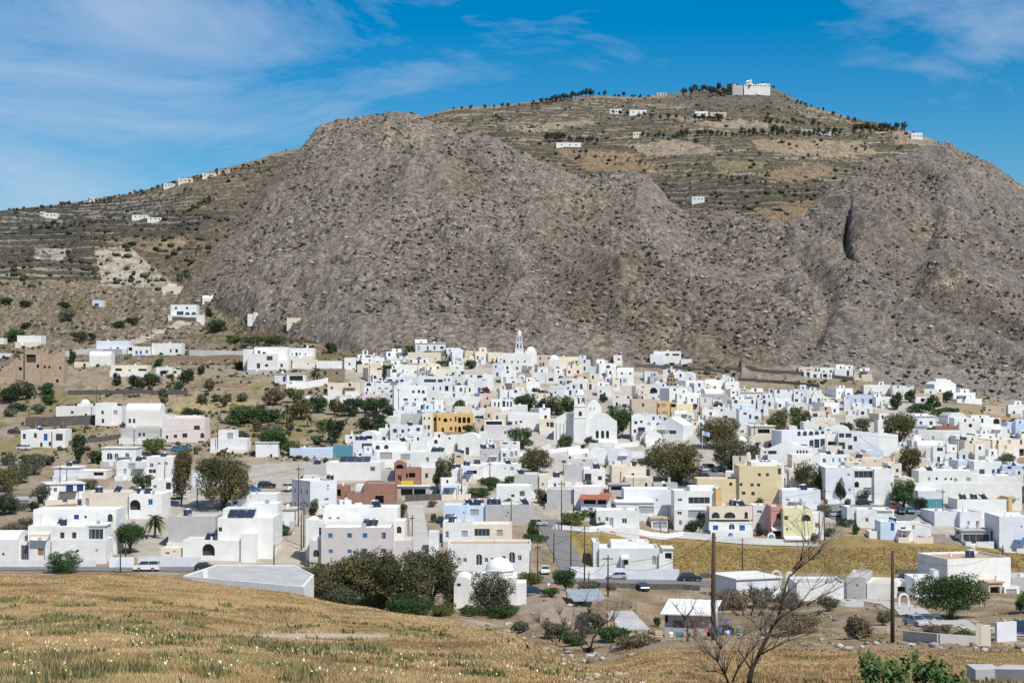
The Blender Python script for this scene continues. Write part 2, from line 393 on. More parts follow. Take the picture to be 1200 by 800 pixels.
# back mountain: fields, walls and scrub
bk = (which == 3)
mixin(bk * 1.0, (.285, .23, .16))
mixin(bk * np.clip(n2 * 1.4, 0, 1) * .5, (.18, .15, .10))
fx = np.floor(Xg / 85 + .8 * np.floor(Z / th) * .37 + n2 * .25); fz = np.floor(zt / th)
hh = np.abs(np.sin(fx * 12.9898 + fz * 78.233) * 43758.5453); hh = hh - np.floor(hh)
okf = bk * (fr > -1) * (sC > .04) * (sC < .96)
mixin(okf * (hh > .62) * .85, (.38, .325, .25))
mixin(okf * ((hh > .40) & (hh < .62)) * .7, (.255, .195, .125))
mixin(okf * (hh < .13) * .8, (.145, .13, .06))
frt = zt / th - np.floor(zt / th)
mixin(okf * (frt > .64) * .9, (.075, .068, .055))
mixin(bk * np.clip(n1 * 1.8 - .3, 0, 1) * .7, (.10, .095, .06))
fl_ = bk * np.clip((Ug - 150) / 40, 0, 1) * np.clip((380 - Ug) / 30, 0, 1) * np.clip((Vg - 195 - (300 - Ug) * .12) / 14, 0, 1) * np.clip(.75 + n2 * .9, 0, 1)
mixin(fl_ * .85, (.165, .125, .085)); mixin(fl_ * np.clip(sp2 * 1.9 - .25, 0, 1) * .7, (.29, .25, .205)); mixin(fl_ * np.clip(sp1 * 2.2 - .3, 0, 1) * .7, (.07, .06, .042))
for pts, c in (([(735, 170), (790, 163), (835, 172), (840, 181), (760, 183)], (.34, .27, .195)),
               ([(650, 175), (735, 178), (775, 196), (740, 202), (690, 200)], (.27, .19, .115)),
               ([(770, 135), (900, 143), (900, 150), (840, 150)], (.33, .27, .20)),
               ([(880, 163), (1010, 166), (1030, 180), (960, 186), (890, 176)], (.33, .255, .17)),
               ([(590, 150), (690, 140), (700, 146), (620, 155)], (.32, .27, .20)),
               ([(830, 190), (900, 188), (900, 196), (850, 204)], (.215, .195, .105)),
               ([(880, 205), (960, 190), (985, 200), (930, 215)], (.27, .20, .125)),
               ([(880, 248), (950, 232), (960, 240), (915, 266)], (.24, .175, .105)),
               ([(1045, 150), (1105, 160), (1125, 172), (1050, 168)], (.32, .25, .19)),
               ([(110, 292), (150, 288), (200, 330), (205, 345), (150, 345), (120, 330)], (.47, .41, .33)),
               ([(40, 290), (85, 292), (70, 306), (40, 303)], (.42, .37, .30)),
               ([(0, 252), (60, 250), (80, 265), (0, 268)], (.28, .25, .21)),
               ([(140, 245), (200, 248), (200, 262), (150, 262)], (.36, .32, .26)),
               ([(205, 238), (245, 232), (240, 245), (205, 250)], (.30, .24, .11)),
               ([(60, 262), (110, 258), (230, 275), (200, 300), (130, 285)], (.28, .215, .14)),
               ([(130, 318), (165, 316), (175, 335), (110, 335)], (.50, .44, .37))):
    mixin(bk * poly_mask(pts, Ug, Vg) * np.clip(.85 + n1 * .8, 0, 1), c)
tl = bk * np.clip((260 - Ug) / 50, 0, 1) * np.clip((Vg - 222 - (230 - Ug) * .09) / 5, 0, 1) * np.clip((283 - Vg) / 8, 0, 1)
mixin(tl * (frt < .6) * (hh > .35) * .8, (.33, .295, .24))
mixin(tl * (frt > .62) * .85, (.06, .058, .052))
summ = bk * (Vg < 125) * (Ug > 780) * (Ug < 960)
mixin(summ * .6, (.13, .125, .10))
C3 = np.clip(C3, .015, .8)

M_grassland = mat_terrain('dry_grass_soil', (2.2, 14), (.18, .3), .5, .05)
M_village = mat_terrain('dry_earth', (.35, 2.4), (.16, .22), .6, .3)
M_rock = mat_terrain('mountain_rock', (.12, .42, 1.25), (.14, .55, .5), 1.0, 1.4)
def sub_terrain(name, i0, i1, mat):
    n = i1 - i0 + 1
    V = np.stack([Xg[i0:i1 + 1], Yg[i0:i1 + 1], Z[i0:i1 + 1]], -1).reshape(-1, 3)
    a = (np.arange(n - 1)[:, None] * NT + np.arange(NT - 1)[None]).ravel()
    q = np.stack([a, a + 1, a + NT + 1, a + NT], 1)
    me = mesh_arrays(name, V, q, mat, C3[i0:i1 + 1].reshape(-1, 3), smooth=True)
    return link(name, me, kind='structure')
iA = int(np.searchsorted(YV, 128)); iB = int(np.searchsorted(YV, 700))
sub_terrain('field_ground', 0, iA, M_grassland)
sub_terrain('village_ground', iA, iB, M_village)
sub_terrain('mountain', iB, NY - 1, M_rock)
# ------------------------------------------------------------------ daylight
SUN_AZ, SUN_EL = R(142), R(52)               # azimuth from +Y towards +X (behind the camera, to the right)
world = bpy.data.worlds.new('World'); sc.world = world; world.use_nodes = True
t = world.node_tree; bg = t.nodes['Background']
sky = N(t, 'ShaderNodeTexSky', sky_type='NISHITA'); sky.sun_disc = False
sky.sun_elevation = SUN_EL; sky.sun_rotation = SUN_AZ
sky.altitude = 150; sky.air_density = 1.0; sky.dust_density = .15; sky.ozone_density = 4.0
hs = N(t, 'ShaderNodeHueSaturation'); hs.inputs['Saturation'].default_value = 1.6; hs.inputs['Value'].default_value = .84
hs.inputs['Hue'].default_value = .498
t.links.new(sky.outputs[0], hs.inputs['Color'])
tc = N(t, 'ShaderNodeTexCoord')
mp = N(t, 'ShaderNodeMapping'); mp.inputs['Scale'].default_value = (5.0, 5.0, 14.0); mp.inputs['Rotation'].default_value = (0, R(9), 0)
mp.inputs['Location'].default_value = (1.3, 0, .2)
t.links.new(tc.outputs['Generated'], mp.inputs['Vector'])
cn = noise(t, 1.15, 11, .62, mp.outputs[0]); cn.inputs['Distortion'].default_value = .6
wide = noise(t, .55, 2, .5, mp.outputs[0])
sx = N(t, 'ShaderNodeSeparateXYZ'); t.links.new(tc.outputs['Generated'], sx.inputs[0])
# thicker veil to the left, clear on the right
lr = N(t, 'ShaderNodeMapRange'); lr.inputs['From Min'].default_value = -.28; lr.inputs['From Max'].default_value = .30; lr.inputs['To Min'].default_value = -.05; lr.inputs['To Max'].default_value = -.27
t.links.new(sx.outputs[0], lr.inputs['Value'])
ad = N(t, 'ShaderNodeMath', operation='ADD'); t.links.new(cn.outputs[0], ad.inputs[0]); t.links.new(lr.outputs[0], ad.inputs[1])
ad2 = N(t, 'ShaderNodeMath', operation='MULTIPLY_ADD'); t.links.new(wide.outputs[0], ad2.inputs[0]); ad2.inputs[1].default_value = .7; t.links.new(ad.outputs[0], ad2.inputs[2])
cr = ramp(t, ad2.outputs[0], [(.62, 0.), (.78, .36), (.98, .72)])
cm = mixc(t, 'MIX', cr.outputs[0], hs.outputs[0], (4.3, 5.3, 6.8))
t.links.new(cm, bg.inputs['Color']); bg.inputs['Strength'].default_value = .105
sun_d = bpy.data.lights.new('sun', 'SUN'); sun_d.energy = 4.55; sun_d.angle = R(.53); sun_d.color = (1, .95, .865)
sun = bpy.data.objects.new('sun', sun_d); COL.objects.link(sun)
sd = Vector((math.sin(SUN_AZ) * math.cos(SUN_EL), math.cos(SUN_AZ) * math.cos(SUN_EL), math.sin(SUN_EL)))
sun.rotation_euler = sd.to_track_quat('Z', 'Y').to_euler()
vs = sc.view_settings; vs.view_transform = 'Standard'; vs.look = 'None'; vs.exposure = .14; vs.gamma = 1; vs.use_curve_mapping = False
# ------------------------------------------------------------------ paints and stuffs of the things
def mat_plain(name, rgb, rough=.8, var=.10, scale=1.2, stain=.0, bumpd=0., metal=0., spec=.3):
    m, t, b = nt(name)
    b.inputs['Roughness'].default_value = rough; b.inputs['Metallic'].default_value = metal
    b.inputs['Specular IOR Level'].default_value = spec
    tc = N(t, 'ShaderNodeTexCoord'); n = noise(t, scale, 5, .62, tc.outputs['Object'])
    r = ramp(t, n.outputs[0], [(.3, max(0, 1 - var)), (.7, 1 + var * .6)])
    c = mixc(t, 'MULTIPLY', 1.0, rgb, r.outputs[0])
    oi = N(t, 'ShaderNodeObjectInfo')
    rr = ramp(t, oi.outputs['Random'], [(0, 1 - var * .9), (1, 1.0)])
    c = mixc(t, 'MULTIPLY', 1.0, c, rr.outputs[0])
    if stain:
        mp = N(t, 'ShaderNodeMapping'); mp.inputs['Scale'].default_value = (1.1, 1.1, .16)
        t.links.new(tc.outputs['Object'], mp.inputs[0])
        n2 = noise(t, 1.6, 5, .7, mp.outputs[0])
        r2 = ramp(t, n2.outputs[0], [(.55, 0.), (.78, stain)])
        c = mixc(t, 'MIX', r2.outputs[0], c, (rgb[0] * .55, rgb[1] * .52, rgb[2] * .46))
    t.links.new(c, b.inputs['Base Color'])
    if bumpd: bump(t, b, n.outputs[0], .5, bumpd)
    return m
def mat_bricks():
    m, t, b = nt('red_hollow_brick'); b.inputs['Roughness'].default_value = .9
    tc = N(t, 'ShaderNodeTexCoord')
    sx = N(t, 'ShaderNodeSeparateXYZ'); t.links.new(tc.outputs['Object'], sx.inputs[0])
    ad = N(t, 'ShaderNodeMath', operation='ADD'); t.links.new(sx.outputs[0], ad.inputs[0]); t.links.new(sx.outputs[1], ad.inputs[1])
    cx = N(t, 'ShaderNodeCombineXYZ'); t.links.new(ad.outputs[0], cx.inputs[0]); t.links.new(sx.outputs[2], cx.inputs[1])
    br = N(t, 'ShaderNodeTexBrick'); br.inputs['Scale'].default_value = 2.2
    br.inputs['Color1'].default_value = (.34, .155, .10, 1); br.inputs['Color2'].default_value = (.27, .12, .08, 1); br.inputs['Mortar'].default_value = (.36, .28, .23, 1)
    br.inputs['Mortar Size'].default_value = .02
    t.links.new(cx.outputs[0], br.inputs['Vector'])
    n = noise(t, 1.5, 4, .6, tc.outputs['Object']); r = ramp(t, n.outputs[0], [(.3, .75), (.7, 1.15)])
    t.links.new(mixc(t, 'MULTIPLY', 1., br.outputs[0], r.outputs[0]), b.inputs['Base Color'])
    return m
def mat_stone(name, a, bcol, mort, scale):
    m, t, b = nt(name); b.inputs['Roughness'].default_value = .95
    tc = N(t, 'ShaderNodeTexCoord')
    vo = N(t, 'ShaderNodeTexVoronoi'); vo.inputs['Scale'].default_value = scale; t.links.new(tc.outputs['Object'], vo.inputs['Vector'])
    c = mixc(t, 'MIX', vo.outputs['Color'], a, bcol)
    v2 = N(t, 'ShaderNodeTexVoronoi', feature='DISTANCE_TO_EDGE'); v2.inputs['Scale'].default_value = scale; t.links.new(tc.outputs['Object'], v2.inputs['Vector'])
    r = ramp(t, v2.outputs[0], [(.0, 0.), (.08, 1.)])
    c = mixc(t, 'MIX', r.outputs[0], mort, c)
    t.links.new(c, b.inputs['Base Color']); bump(t, b, r.outputs[0], .7, .06)
    return m
def mat_leaf(name):
    m, t, b = nt(name); b.inputs['Roughness'].default_value = .75; b.inputs['Specular IOR Level'].default_value = .25
    a = N(t, 'ShaderNodeVertexColor', layer_name='tint')
    oi = N(t, 'ShaderNodeObjectInfo'); rr = ramp(t, oi.outputs['Random'], [(0, .82), (1, 1.12)])
    t.links.new(mixc(t, 'MULTIPLY', 1., a.outputs[0], rr.outputs[0]), b.inputs['Base Color'])
    return m
MT = {
 'W': mat_plain('whitewash', (.785, .78, .755), .85, .11, .45, .34),
 'V': mat_plain('cool_whitewash', (.71, .725, .755), .85, .11, .45, .34),
 'C': mat_plain('cream_plaster', (.74, .655, .53), .88, .10, .6, .2),
 'T': mat_plain('sand_plaster', (.60, .50, .385), .9, .12, .6, .3),
 'G': mat_plain('grey_render', (.50, .485, .47), .92, .12, .5, .35),
 'N': mat_plain('rosy_grey_render', (.60, .555, .535), .92, .08, .5, .2),
 'O': mat_plain('ochre_paint', (.68, .45, .19), .85, .10, .6, .2),
 'K': mat_plain('khaki_plaster', (.64, .54, .34), .9, .08, .5, .18),
 'Y': mat_plain('pale_yellow_paint', (.76, .72, .44), .85, .07, .6, .12),
 'P': mat_plain('rose_paint', (.56, .30, .285), .85, .08, .6, .15),
 'L': mat_plain('light_blue_paint', (.56, .66, .80), .8, .07, .6, .15),
 'X': mat_plain('turquoise_paint', (.10, .28, .34), .6, .10, .8, .1),
 'Q': mat_plain('pinkish_plaster', (.76, .66, .63), .88, .08, .6, .15),
 'B': mat_bricks(),
 'S': mat_stone('rubble_masonry', (.36, .27, .19), (.22, .165, .115), (.30, .235, .165), 1.6),
 'U': mat_stone('pale_rubble_masonry', (.47, .36, .26), (.34, .25, .18), (.40, .31, .22), 1.1),
 'D': mat_stone('dark_drystone', (.16, .145, .13), (.085, .08, .075), (.05, .045, .04), 2.2),
}
RF = {
 'w': mat_plain('lime_washed_roof', (.78, .76, .72), .9, .14, .5, .0),
 'c': mat_plain('cream_roof_screed', (.64, .57, .47), .92, .16, .45, .0),
 'g': mat_plain('grey_roof_screed', (.48, .46, .43), .92, .18, .45, .0),
 't': mat_plain('tan_roof_screed', (.50, .37, .25), .92, .14, .45, .0),
 'd': mat_plain('dusty_sheet_roof', (.53, .52, .505), .9, .22, .3, .0),
 'r': mat_plain('terracotta_roof', (.38, .135, .075), .85, .15, 2.0, .0),
}
M_glass = mat_plain('dark_window_glass', (.045, .055, .07), .12, .2, .8, 0, spec=.6)
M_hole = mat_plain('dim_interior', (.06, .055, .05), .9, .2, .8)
M_blue = mat_plain('blue_woodwork', (.03, .12, .42), .5, .12, 2.)
M_navy = mat_plain('navy_woodwork', (.03, .06, .17), .45, .12, 2.)
M_teal = mat_plain('teal_woodwork', (.04, .20, .25), .5, .12, 2.)
M_sky = mat_plain('pale_blue_woodwork', (.25, .47, .70), .5, .1, 2.)
M_brown = mat_plain('brown_woodwork', (.10, .05, .035), .6, .15, 2.)
M_orange = mat_plain('varnished_pine', (.42, .19, .07), .5, .15, 2.)
M_gwood = mat_plain('grey_shutter', (.36, .37, .38), .7, .1, 2.)
M_wfr = mat_plain('white_frame', (.74, .74, .74), .6, .05, 2.)
M_rail = mat_plain('pale_metal_rail', (.42, .43, .45), .5, .1, 2., metal=.3)
M_awn = mat_plain('canvas_awning', (.70, .64, .50), .9, .1, 1.)
M_yel = mat_plain('yellow_sign_board', (.80, .58, .04), .6, .08, 1.)
M_red = mat_plain('red_canopy', (.34, .03, .05), .8, .12, 1.)
M_panel = mat_plain('solar_collector', (.022, .032, .055), .22, .15, 1.5, spec=.6)
M_tank = mat_plain('galvanised_tank', (.50, .52, .54), .35, .1, 2., metal=.6)
M_wood = mat_plain('creosoted_pole', (.085, .055, .04), .9, .25, 1.2)
M_bark = mat_plain('bark', (.13, .10, .075), .95, .25, 3., bumpd=.03)
M_grey_bark = mat_plain('dry_twigs', (.20, .165, .14), .95, .2, 3.)
M_dark_bark = mat_plain('dark_bark', (.06, .048, .04), .95, .25, 3., bumpd=.02)
M_leaf = mat_leaf('leaves')
M_asph = mat_plain('worn_asphalt', (.20, .195, .195), .95, .16, .25)
M_conc = mat_plain('pale_concrete_lane', (.53, .505, .465), .95, .18, .3)
M_dirt = mat_plain('dirt_track', (.40, .345, .28), .98, .2, .3)

# ------------------------------------------------------------------ registry
RNG = random.Random(5)
THINGS = []                                   # every top-level thing with what a label needs
def reg(o, cat, desc, pos, group=None, label=None, lm=None):
    o['category'] = cat
    if group: o['group'] = group
    THINGS.append(dict(o=o, cat=cat, desc=desc, p=Vector(pos), label=label, lm=lm))
    return o
def empty(name, loc, rz=0):
    o = bpy.data.objects.new(name, None); COL.objects.link(o); o.location = loc; o.rotation_euler = (0, 0, rz); o.empty_display_size = .3
    return o

class MB:
    """collects faces of one mesh"""
    def __init__(s): s.v = []; s.f = []; s.sm = []
    def poly(s, pts, smooth=False):
        n = len(s.v); s.v += [tuple(p) for p in pts]; s.f.append(tuple(range(n, n + len(pts)))); s.sm.append(smooth)
    def box(s, x0, x1, y0, y1, z0, z1):
        P = lambda x, y, z: (x, y, z)
        s.poly([P(x0, y0, z0), P(x1, y0, z0), P(x1, y0, z1), P(x0, y0, z1)]); s.poly([P(x1, y1, z0), P(x0, y1, z0), P(x0, y1, z1), P(x1, y1, z1)])
        s.poly([P(x0, y1, z0), P(x0, y0, z0), P(x0, y0, z1), P(x0, y1, z1)]); s.poly([P(x1, y0, z0), P(x1, y1, z0), P(x1, y1, z1), P(x1, y0, z1)])
        s.poly([P(x0, y0, z1), P(x1, y0, z1), P(x1, y1, z1), P(x0, y1, z1)]); s.poly([P(x0, y1, z0), P(x1, y1, z0), P(x1, y0, z0), P(x0, y0, z0)])
    def tube(s, pts, rad, n=6, cap=True):
        rings = []
        for i, p in enumerate(pts):
            p = Vector(p); a = Vector(pts[max(i - 1, 0)]); b = Vector(pts[min(i + 1, len(pts) - 1)])
            d = (b - a).normalized(); q = d.orthogonal().normalized() if abs(d.z) < .9 else Vector((1, 0, 0)).cross(d).normalized()
            w = d.cross(q); r = rad[i] if hasattr(rad, '__len__') else rad
            base = len(s.v)
            for k in range(n):
                an = 2 * PI * k / n; s.v.append(tuple(p + q * (r * math.cos(an)) + w * (r * math.sin(an))))
            rings.append(base)
        for a, b in zip(rings, rings[1:]):
            for k in range(n):
                s.f.append((a + k, a + (k + 1) % n, b + (k + 1) % n, b + k)); s.sm.append(True)
        if cap:
            s.f.append(tuple(rings[-1] + k for k in range(n))); s.sm.append(False)
            s.f.append(tuple(rings[0] + n - 1 - k for k in range(n))); s.sm.append(False)
    def dome(s, cx, cy, cz, r, h, n=20, m=7):
        rings = []
        for i in range(m):
            a = PI / 2 * i / m; base = len(s.v)
            for k in range(n):
                an = 2 * PI * k / n; s.v.append((cx + r * math.cos(a) * math.cos(an), cy + r * math.cos(a) * math.sin(an), cz + h * math.sin(a)))
            rings.append(base)
        top = len(s.v); s.v.append((cx, cy, cz + h))
        for a, b in zip(rings, rings[1:]):
            for k in range(n): s.f.append((a + k, a + (k + 1) % n, b + (k + 1) % n, b + k)); s.sm.append(True)
        a = rings[-1]
        for k in range(n): s.f.append((a + k, a + (k + 1) % n, top)); s.sm.append(True)
    def cyl(s, cx, cy, z0, z1, r, n=16, r1=None): s.tube([(cx, cy, z0), (cx, cy, z1)], [r, r if r1 is None else r1], n)
    def mesh(s, name, mat):
        me = bpy.data.meshes.new(name); me.from_pydata(s.v, [], s.f)
        me.polygons.foreach_set('use_smooth', s.sm); me.materials.append(mat); me.update(); return me
    def build(s, name, mat, parent=None, **kw): return link(name, s.mesh(name, mat), parent, **kw)

def wall_face(mb, o, ax, W, z0, z1, ops, rev=.2):
    """a wall from o along unit ax (outer normal = ax x z), with recessed openings (x, z, w, h, arched)"""
    ax = Vector(ax); o = Vector(o); inn = -Vector((ax.y, -ax.x, 0))
    P = lambda x, z, d=0: tuple(o + ax * x + inn * d + Vector((0, 0, z)))
    good = []
    for (x, z, w, h, ar, dp) in ops:
        x0, x1, a0, a1 = max(.08, x - w / 2), min(W - .08, x + w / 2), max(z0 + .06, z), min(z1 - .12, z + h)
        if x1 - x0 < .2 or a1 - a0 < .2: continue
        if any(x0 < g[1] + .05 and x1 > g[0] - .05 and a0 < g[3] + .05 and a1 > g[2] - .05 for g in good): continue
        good.append((x0, x1, a0, a1, ar, dp))
    xs = sorted({0, W, *[g[0] for g in good], *[g[1] for g in good]}); zs = sorted({z0, z1, *[g[2] for g in good], *[g[3] for g in good]})
    for xa, xb in zip(xs, xs[1:]):
        for za, zb in zip(zs, zs[1:]):
            cx, cz = (xa + xb) / 2, (za + zb) / 2
            if any(g[0] < cx < g[1] and g[2] < cz < g[3] for g in good): continue
            mb.poly([P(xa, za), P(xb, za), P(xb, zb), P(xa, zb)])
    for (x0, x1, a0, a1, ar, dp) in good:
        d = dp or rev
        if ar:
            r = (x1 - x0) / 2; rz = min(r, (a1 - a0) * .62); zc = a1 - rz; cx = (x0 + x1) / 2; n = 8
            arc = [(cx - r * math.cos(PI * k / n), zc + rz * math.sin(PI * k / n)) for k in range(n + 1)]
            for k in range(n):
                p, q = arc[k], arc[k + 1]
                mb.poly([P(p[0], p[1]), P(q[0], q[1]), P(q[0], a1), P(p[0], a1)]) if a1 - max(p[1], q[1]) > 1e-4 else mb.poly([P(p[0], p[1]), P(q[0], q[1]), P(q[0] if p[1] < q[1] else p[0], a1)])
                mb.poly([P(p[0], p[1], d), P(q[0], q[1], d), P(q[0], q[1]), P(p[0], p[1])])
        else: zc = a1; mb.poly([P(x0, a1, d), P(x1, a1, d), P(x1, a1), P(x0, a1)])
        mb.poly([P(x0, a0), P(x0, a0, d), P(x0, zc, d), P(x0, zc)]); mb.poly([P(x1, a0, d), P(x1, a0), P(x1, zc), P(x1, zc, d)])
        mb.poly([P(x0, a0), P(x1, a0), P(x1, a0, d), P(x0, a0, d)])
    return good

# window kinds: frame material, pane material, frame width, mullions, part name
WK = {'w': (M_wfr, M_glass, .09, 1, 'window'), 'k': (M_brown, M_glass, .1, 1, 'window'), 'b': (M_blue, M_navy, .14, 1, 'window'), 's': (M_sky, M_glass, .16, 1, 'window'),
      'n': (M_brown, M_brown, .1, 1, 'shutter'), 'q': (M_orange, M_orange, .1, 1, 'shutter'), 'e': (M_gwood, M_gwood, .08, 1, 'shutter'), 'v': (M_navy, M_navy, .1, 1, 'shutter'), 't': (M_teal, M_glass, .14, 1, 'window'),
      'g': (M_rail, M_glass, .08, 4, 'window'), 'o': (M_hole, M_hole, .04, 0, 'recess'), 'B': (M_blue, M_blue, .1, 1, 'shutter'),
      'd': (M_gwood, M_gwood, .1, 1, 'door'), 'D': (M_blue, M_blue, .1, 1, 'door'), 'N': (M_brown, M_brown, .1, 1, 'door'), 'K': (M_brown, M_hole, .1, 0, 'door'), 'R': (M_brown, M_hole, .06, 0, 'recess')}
def fit_opening(root, o, ax, g, kind, detail):
    x0, x1, a0, a1, ar, dp = g
    fr, pn, fw, mul, nm = WK[kind]
    ax = Vector(ax); o = Vector(o); inn = -Vector((ax.y, -ax.x, 0)); d = (dp or .2) - .02
    ang = math.atan2(ax.y, ax.x)
    org = o + ax * ((x0 + x1) / 2) + inn * d + Vector((0, 0, a0))
    w, h = (x1 - x0) / 2 - .003, a1 - a0 - .006
    if ar: h = a1 - a0 - .01
    p = MB(); p.box(-w, w, -.02, .01, .004, h)
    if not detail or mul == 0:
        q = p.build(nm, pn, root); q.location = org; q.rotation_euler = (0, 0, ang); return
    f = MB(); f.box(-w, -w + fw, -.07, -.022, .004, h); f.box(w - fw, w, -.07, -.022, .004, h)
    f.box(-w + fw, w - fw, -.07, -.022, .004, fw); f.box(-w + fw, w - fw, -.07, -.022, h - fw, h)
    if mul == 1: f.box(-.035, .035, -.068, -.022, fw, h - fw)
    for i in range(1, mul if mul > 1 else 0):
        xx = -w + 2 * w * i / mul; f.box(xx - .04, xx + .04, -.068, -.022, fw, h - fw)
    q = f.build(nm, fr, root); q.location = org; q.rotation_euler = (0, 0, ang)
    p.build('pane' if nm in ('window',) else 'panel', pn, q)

HOUSES = []                                   # footprints: x, y, W, D, yaw, top z, u0, u1, vtop, roof z
_eps = [0]
def block(root, W, D, zb, H, x, y, col, roof, rm, ops, sops, detail, par=.38):
    """one rectangular volume; (x, y) is the middle of its front foot, zb how far the wall goes down"""
    _eps[0] = (_eps[0] + 1) % 7; e = .004 * _eps[0]
    x0, x1, y0, y1 = x - W / 2 - e, x + W / 2 + e, y + e, y + D + e
    W = x1 - x0; D = y1 - y0; H += e
    mb = MB(); tk = min(.24, W * .1)
    zt = H
    F_ = [((x0, y0, 0), (1, 0, 0), W, ops), ((x1, y0, 0), (0, 1, 0), D, [o for o in sops if o[6] == 'R']), ((x1, y1, 0), (-1, 0, 0), W, []), ((x0, y1, 0), (0, -1, 0), D, [o for o in sops if o[6] == 'L'])]
    for o, ax, ww, oo in F_:
        gd = wall_face(mb, o, ax, ww, -zb, zt, [q[:6] for q in oo])
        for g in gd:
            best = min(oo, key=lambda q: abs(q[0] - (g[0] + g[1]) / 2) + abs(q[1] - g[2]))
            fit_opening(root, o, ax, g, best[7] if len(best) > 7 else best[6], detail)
    if roof == 'flat':
        a, b, c, d = x0 + tk, x1 - tk, y0 + tk, y1 - tk
        zr = zt - par
        for (p, q) in (((a, c), (b, c)), ((b, c), (b, d)), ((b, d), (a, d)), ((a, d), (a, c))):
            mb.poly([(q[0], q[1], zr), (p[0], p[1], zr), (p[0], p[1], zt), (q[0], q[1], zt)])
        mb.poly([(x0, y0, zt), (x1, y0, zt), (b, c, zt), (a, c, zt)]); mb.poly([(x1, y0, zt), (x1, y1, zt), (b, d, zt), (b, c, zt)])
        mb.poly([(x1, y1, zt), (x0, y1, zt), (a, d, zt), (b, d, zt)]); mb.poly([(x0, y1, zt), (x0, y0, zt), (a, c, zt), (a, d, zt)])
        r = MB(); r.poly([(a, c, zr), (b, c, zr), (b, d, zr), (a, d, zr)]); r.build('roof', RF[rm], root)
    elif roof == 'slab':
        mb.poly([(x0, y0, zt), (x1, y0, zt), (x1, y1, zt), (x0, y1, zt)])
        r = MB(); r.box(x0 - .25, x1 + .25, y0 - .3, y1 + .2, zt + .003, zt + .22); r.build('roof', RF[rm], root); zr = zt + .22
    elif roof in ('vault', 'gable', 'vaultx'):
        n = 10 if roof != 'gable' else 2; r = MB(); hh = min(W, D) * (.28 if roof != 'gable' else .3); zr = zt
        if roof == 'vaultx':
            prof_ = [(y0 + (y1 - y0) * (.5 - .5 * math.cos(PI * k / n)), zt + hh * math.sin(PI * k / n)) for k in range(n + 1)]
            for p, q in zip(prof_, prof_[1:]): r.poly([(x0, q[0], q[1]), (x0, p[0], p[1]), (x1, p[0], p[1]), (x1, q[0], q[1])], True)
            mb.poly([(x1, p[0], p[1]) for p in prof_]); mb.poly([(x0, p[0], p[1]) for p in prof_[::-1]])
        else:
            if roof == 'gable': prof_ = [(x0, zt), ((x0 + x1) / 2, zt + hh), (x1, zt)]
            else: prof_ = [((x0 + x1) / 2 - (x1 - x0) / 2 * math.cos(PI * k / n), zt + hh * math.sin(PI * k / n)) for k in range(n + 1)]
            for p, q in zip(prof_, prof_[1:]): r.poly([(p[0], y0, p[1]), (q[0], y0, q[1]), (q[0], y1, q[1]), (p[0], y1, p[1])], roof == 'vault')
            mb.poly([(p[0], y0, p[1]) for p in prof_[::-1]]); mb.poly([(p[0], y1, p[1]) for p in prof_])
        r.build('roof', RF[rm], root)
    elif roof == 'none':
        mb.poly([(x0, y0, zt), (x1, y0, zt), (x1, y1, zt), (x0, y1, zt)]); zr = zt
    elif roof == 'shed':
        for xx in (x0, x1): mb.poly([(xx, y0, zt), (xx, y1, zt), (xx, y1, zt + .9)])
        mb.poly([(x1, y1, zt), (x0, y1, zt), (x0, y1, zt + .9), (x1, y1, zt + .9)])
        r = MB(); n = 10
        rg = random.Random(3)
        for k in range(n):
            a, b = x0 - .5 + (x1 - x0 + 1) * k / n, x0 - .5 + (x1 - x0 + 1) * (k + 1) / n; q = .05 * (k % 2)
            r.poly([(a, y0 - .9, zt - .1 + q), (b, y0 - .9, zt - .05 - q), (b, y1 + .3, zt + .98 + q), (a, y1 + .3, zt + 1.03 - q)])
            r.poly([(a, y0 - .9, zt - .22), (a, y0 - .9, zt - .1 + q), (a, y1 + .3, zt + 1.03 - q), (a, y1 + .3, zt + .9)]) if k == 0 else None
            r.poly([(a, y0 - .9, zt - .22), (b, y0 - .9, zt - .22), (b, y0 - .9, zt - .05 - q), (a, y0 - .9, zt - .1 + q)])
        r.build('roof', RF[rm], root); zr = zt + .5
    elif roof == 'dome':
        mb.poly([(x0, y0, zt), (x1, y0, zt), (x1, y1, zt), (x0, y1, zt)])
        r = MB(); rr = min(W, D) * .40; r.cyl((x0 + x1) / 2, (y0 + y1) / 2, zt - .1, zt + .3, rr + .12, 20); r.dome((x0 + x1) / 2, (y0 + y1) / 2, zt + .3, rr, rr * .78); r.build('dome', MT['W'], root); zr = zt
    mb.build('wall', MT[col], root)
    return zr

WORDS = {'W': 'white', 'V': 'white', 'C': 'cream', 'T': 'sandy', 'G': 'grey', 'N': 'rosy grey', 'O': 'ochre', 'K': 'khaki', 'Y': 'pale yellow', 'P': 'rose', 'L': 'light blue', 'X': 'turquoise', 'Q': 'pinkish', 'B': 'brick', 'S': 'stone'}
NUM = {1: 'one', 2: 'two', 3: 'three', 4: 'four', 5: 'five', 6: 'six', 7: 'seven'}
def overlap(x, y, W, D, pad=.6):
    for h in HOUSES:
        if abs(x - h['x']) < (W + h['W']) / 2 + pad and y < h['y'] + h['D'] + pad and y + D + pad > h['y']: return h
    return None

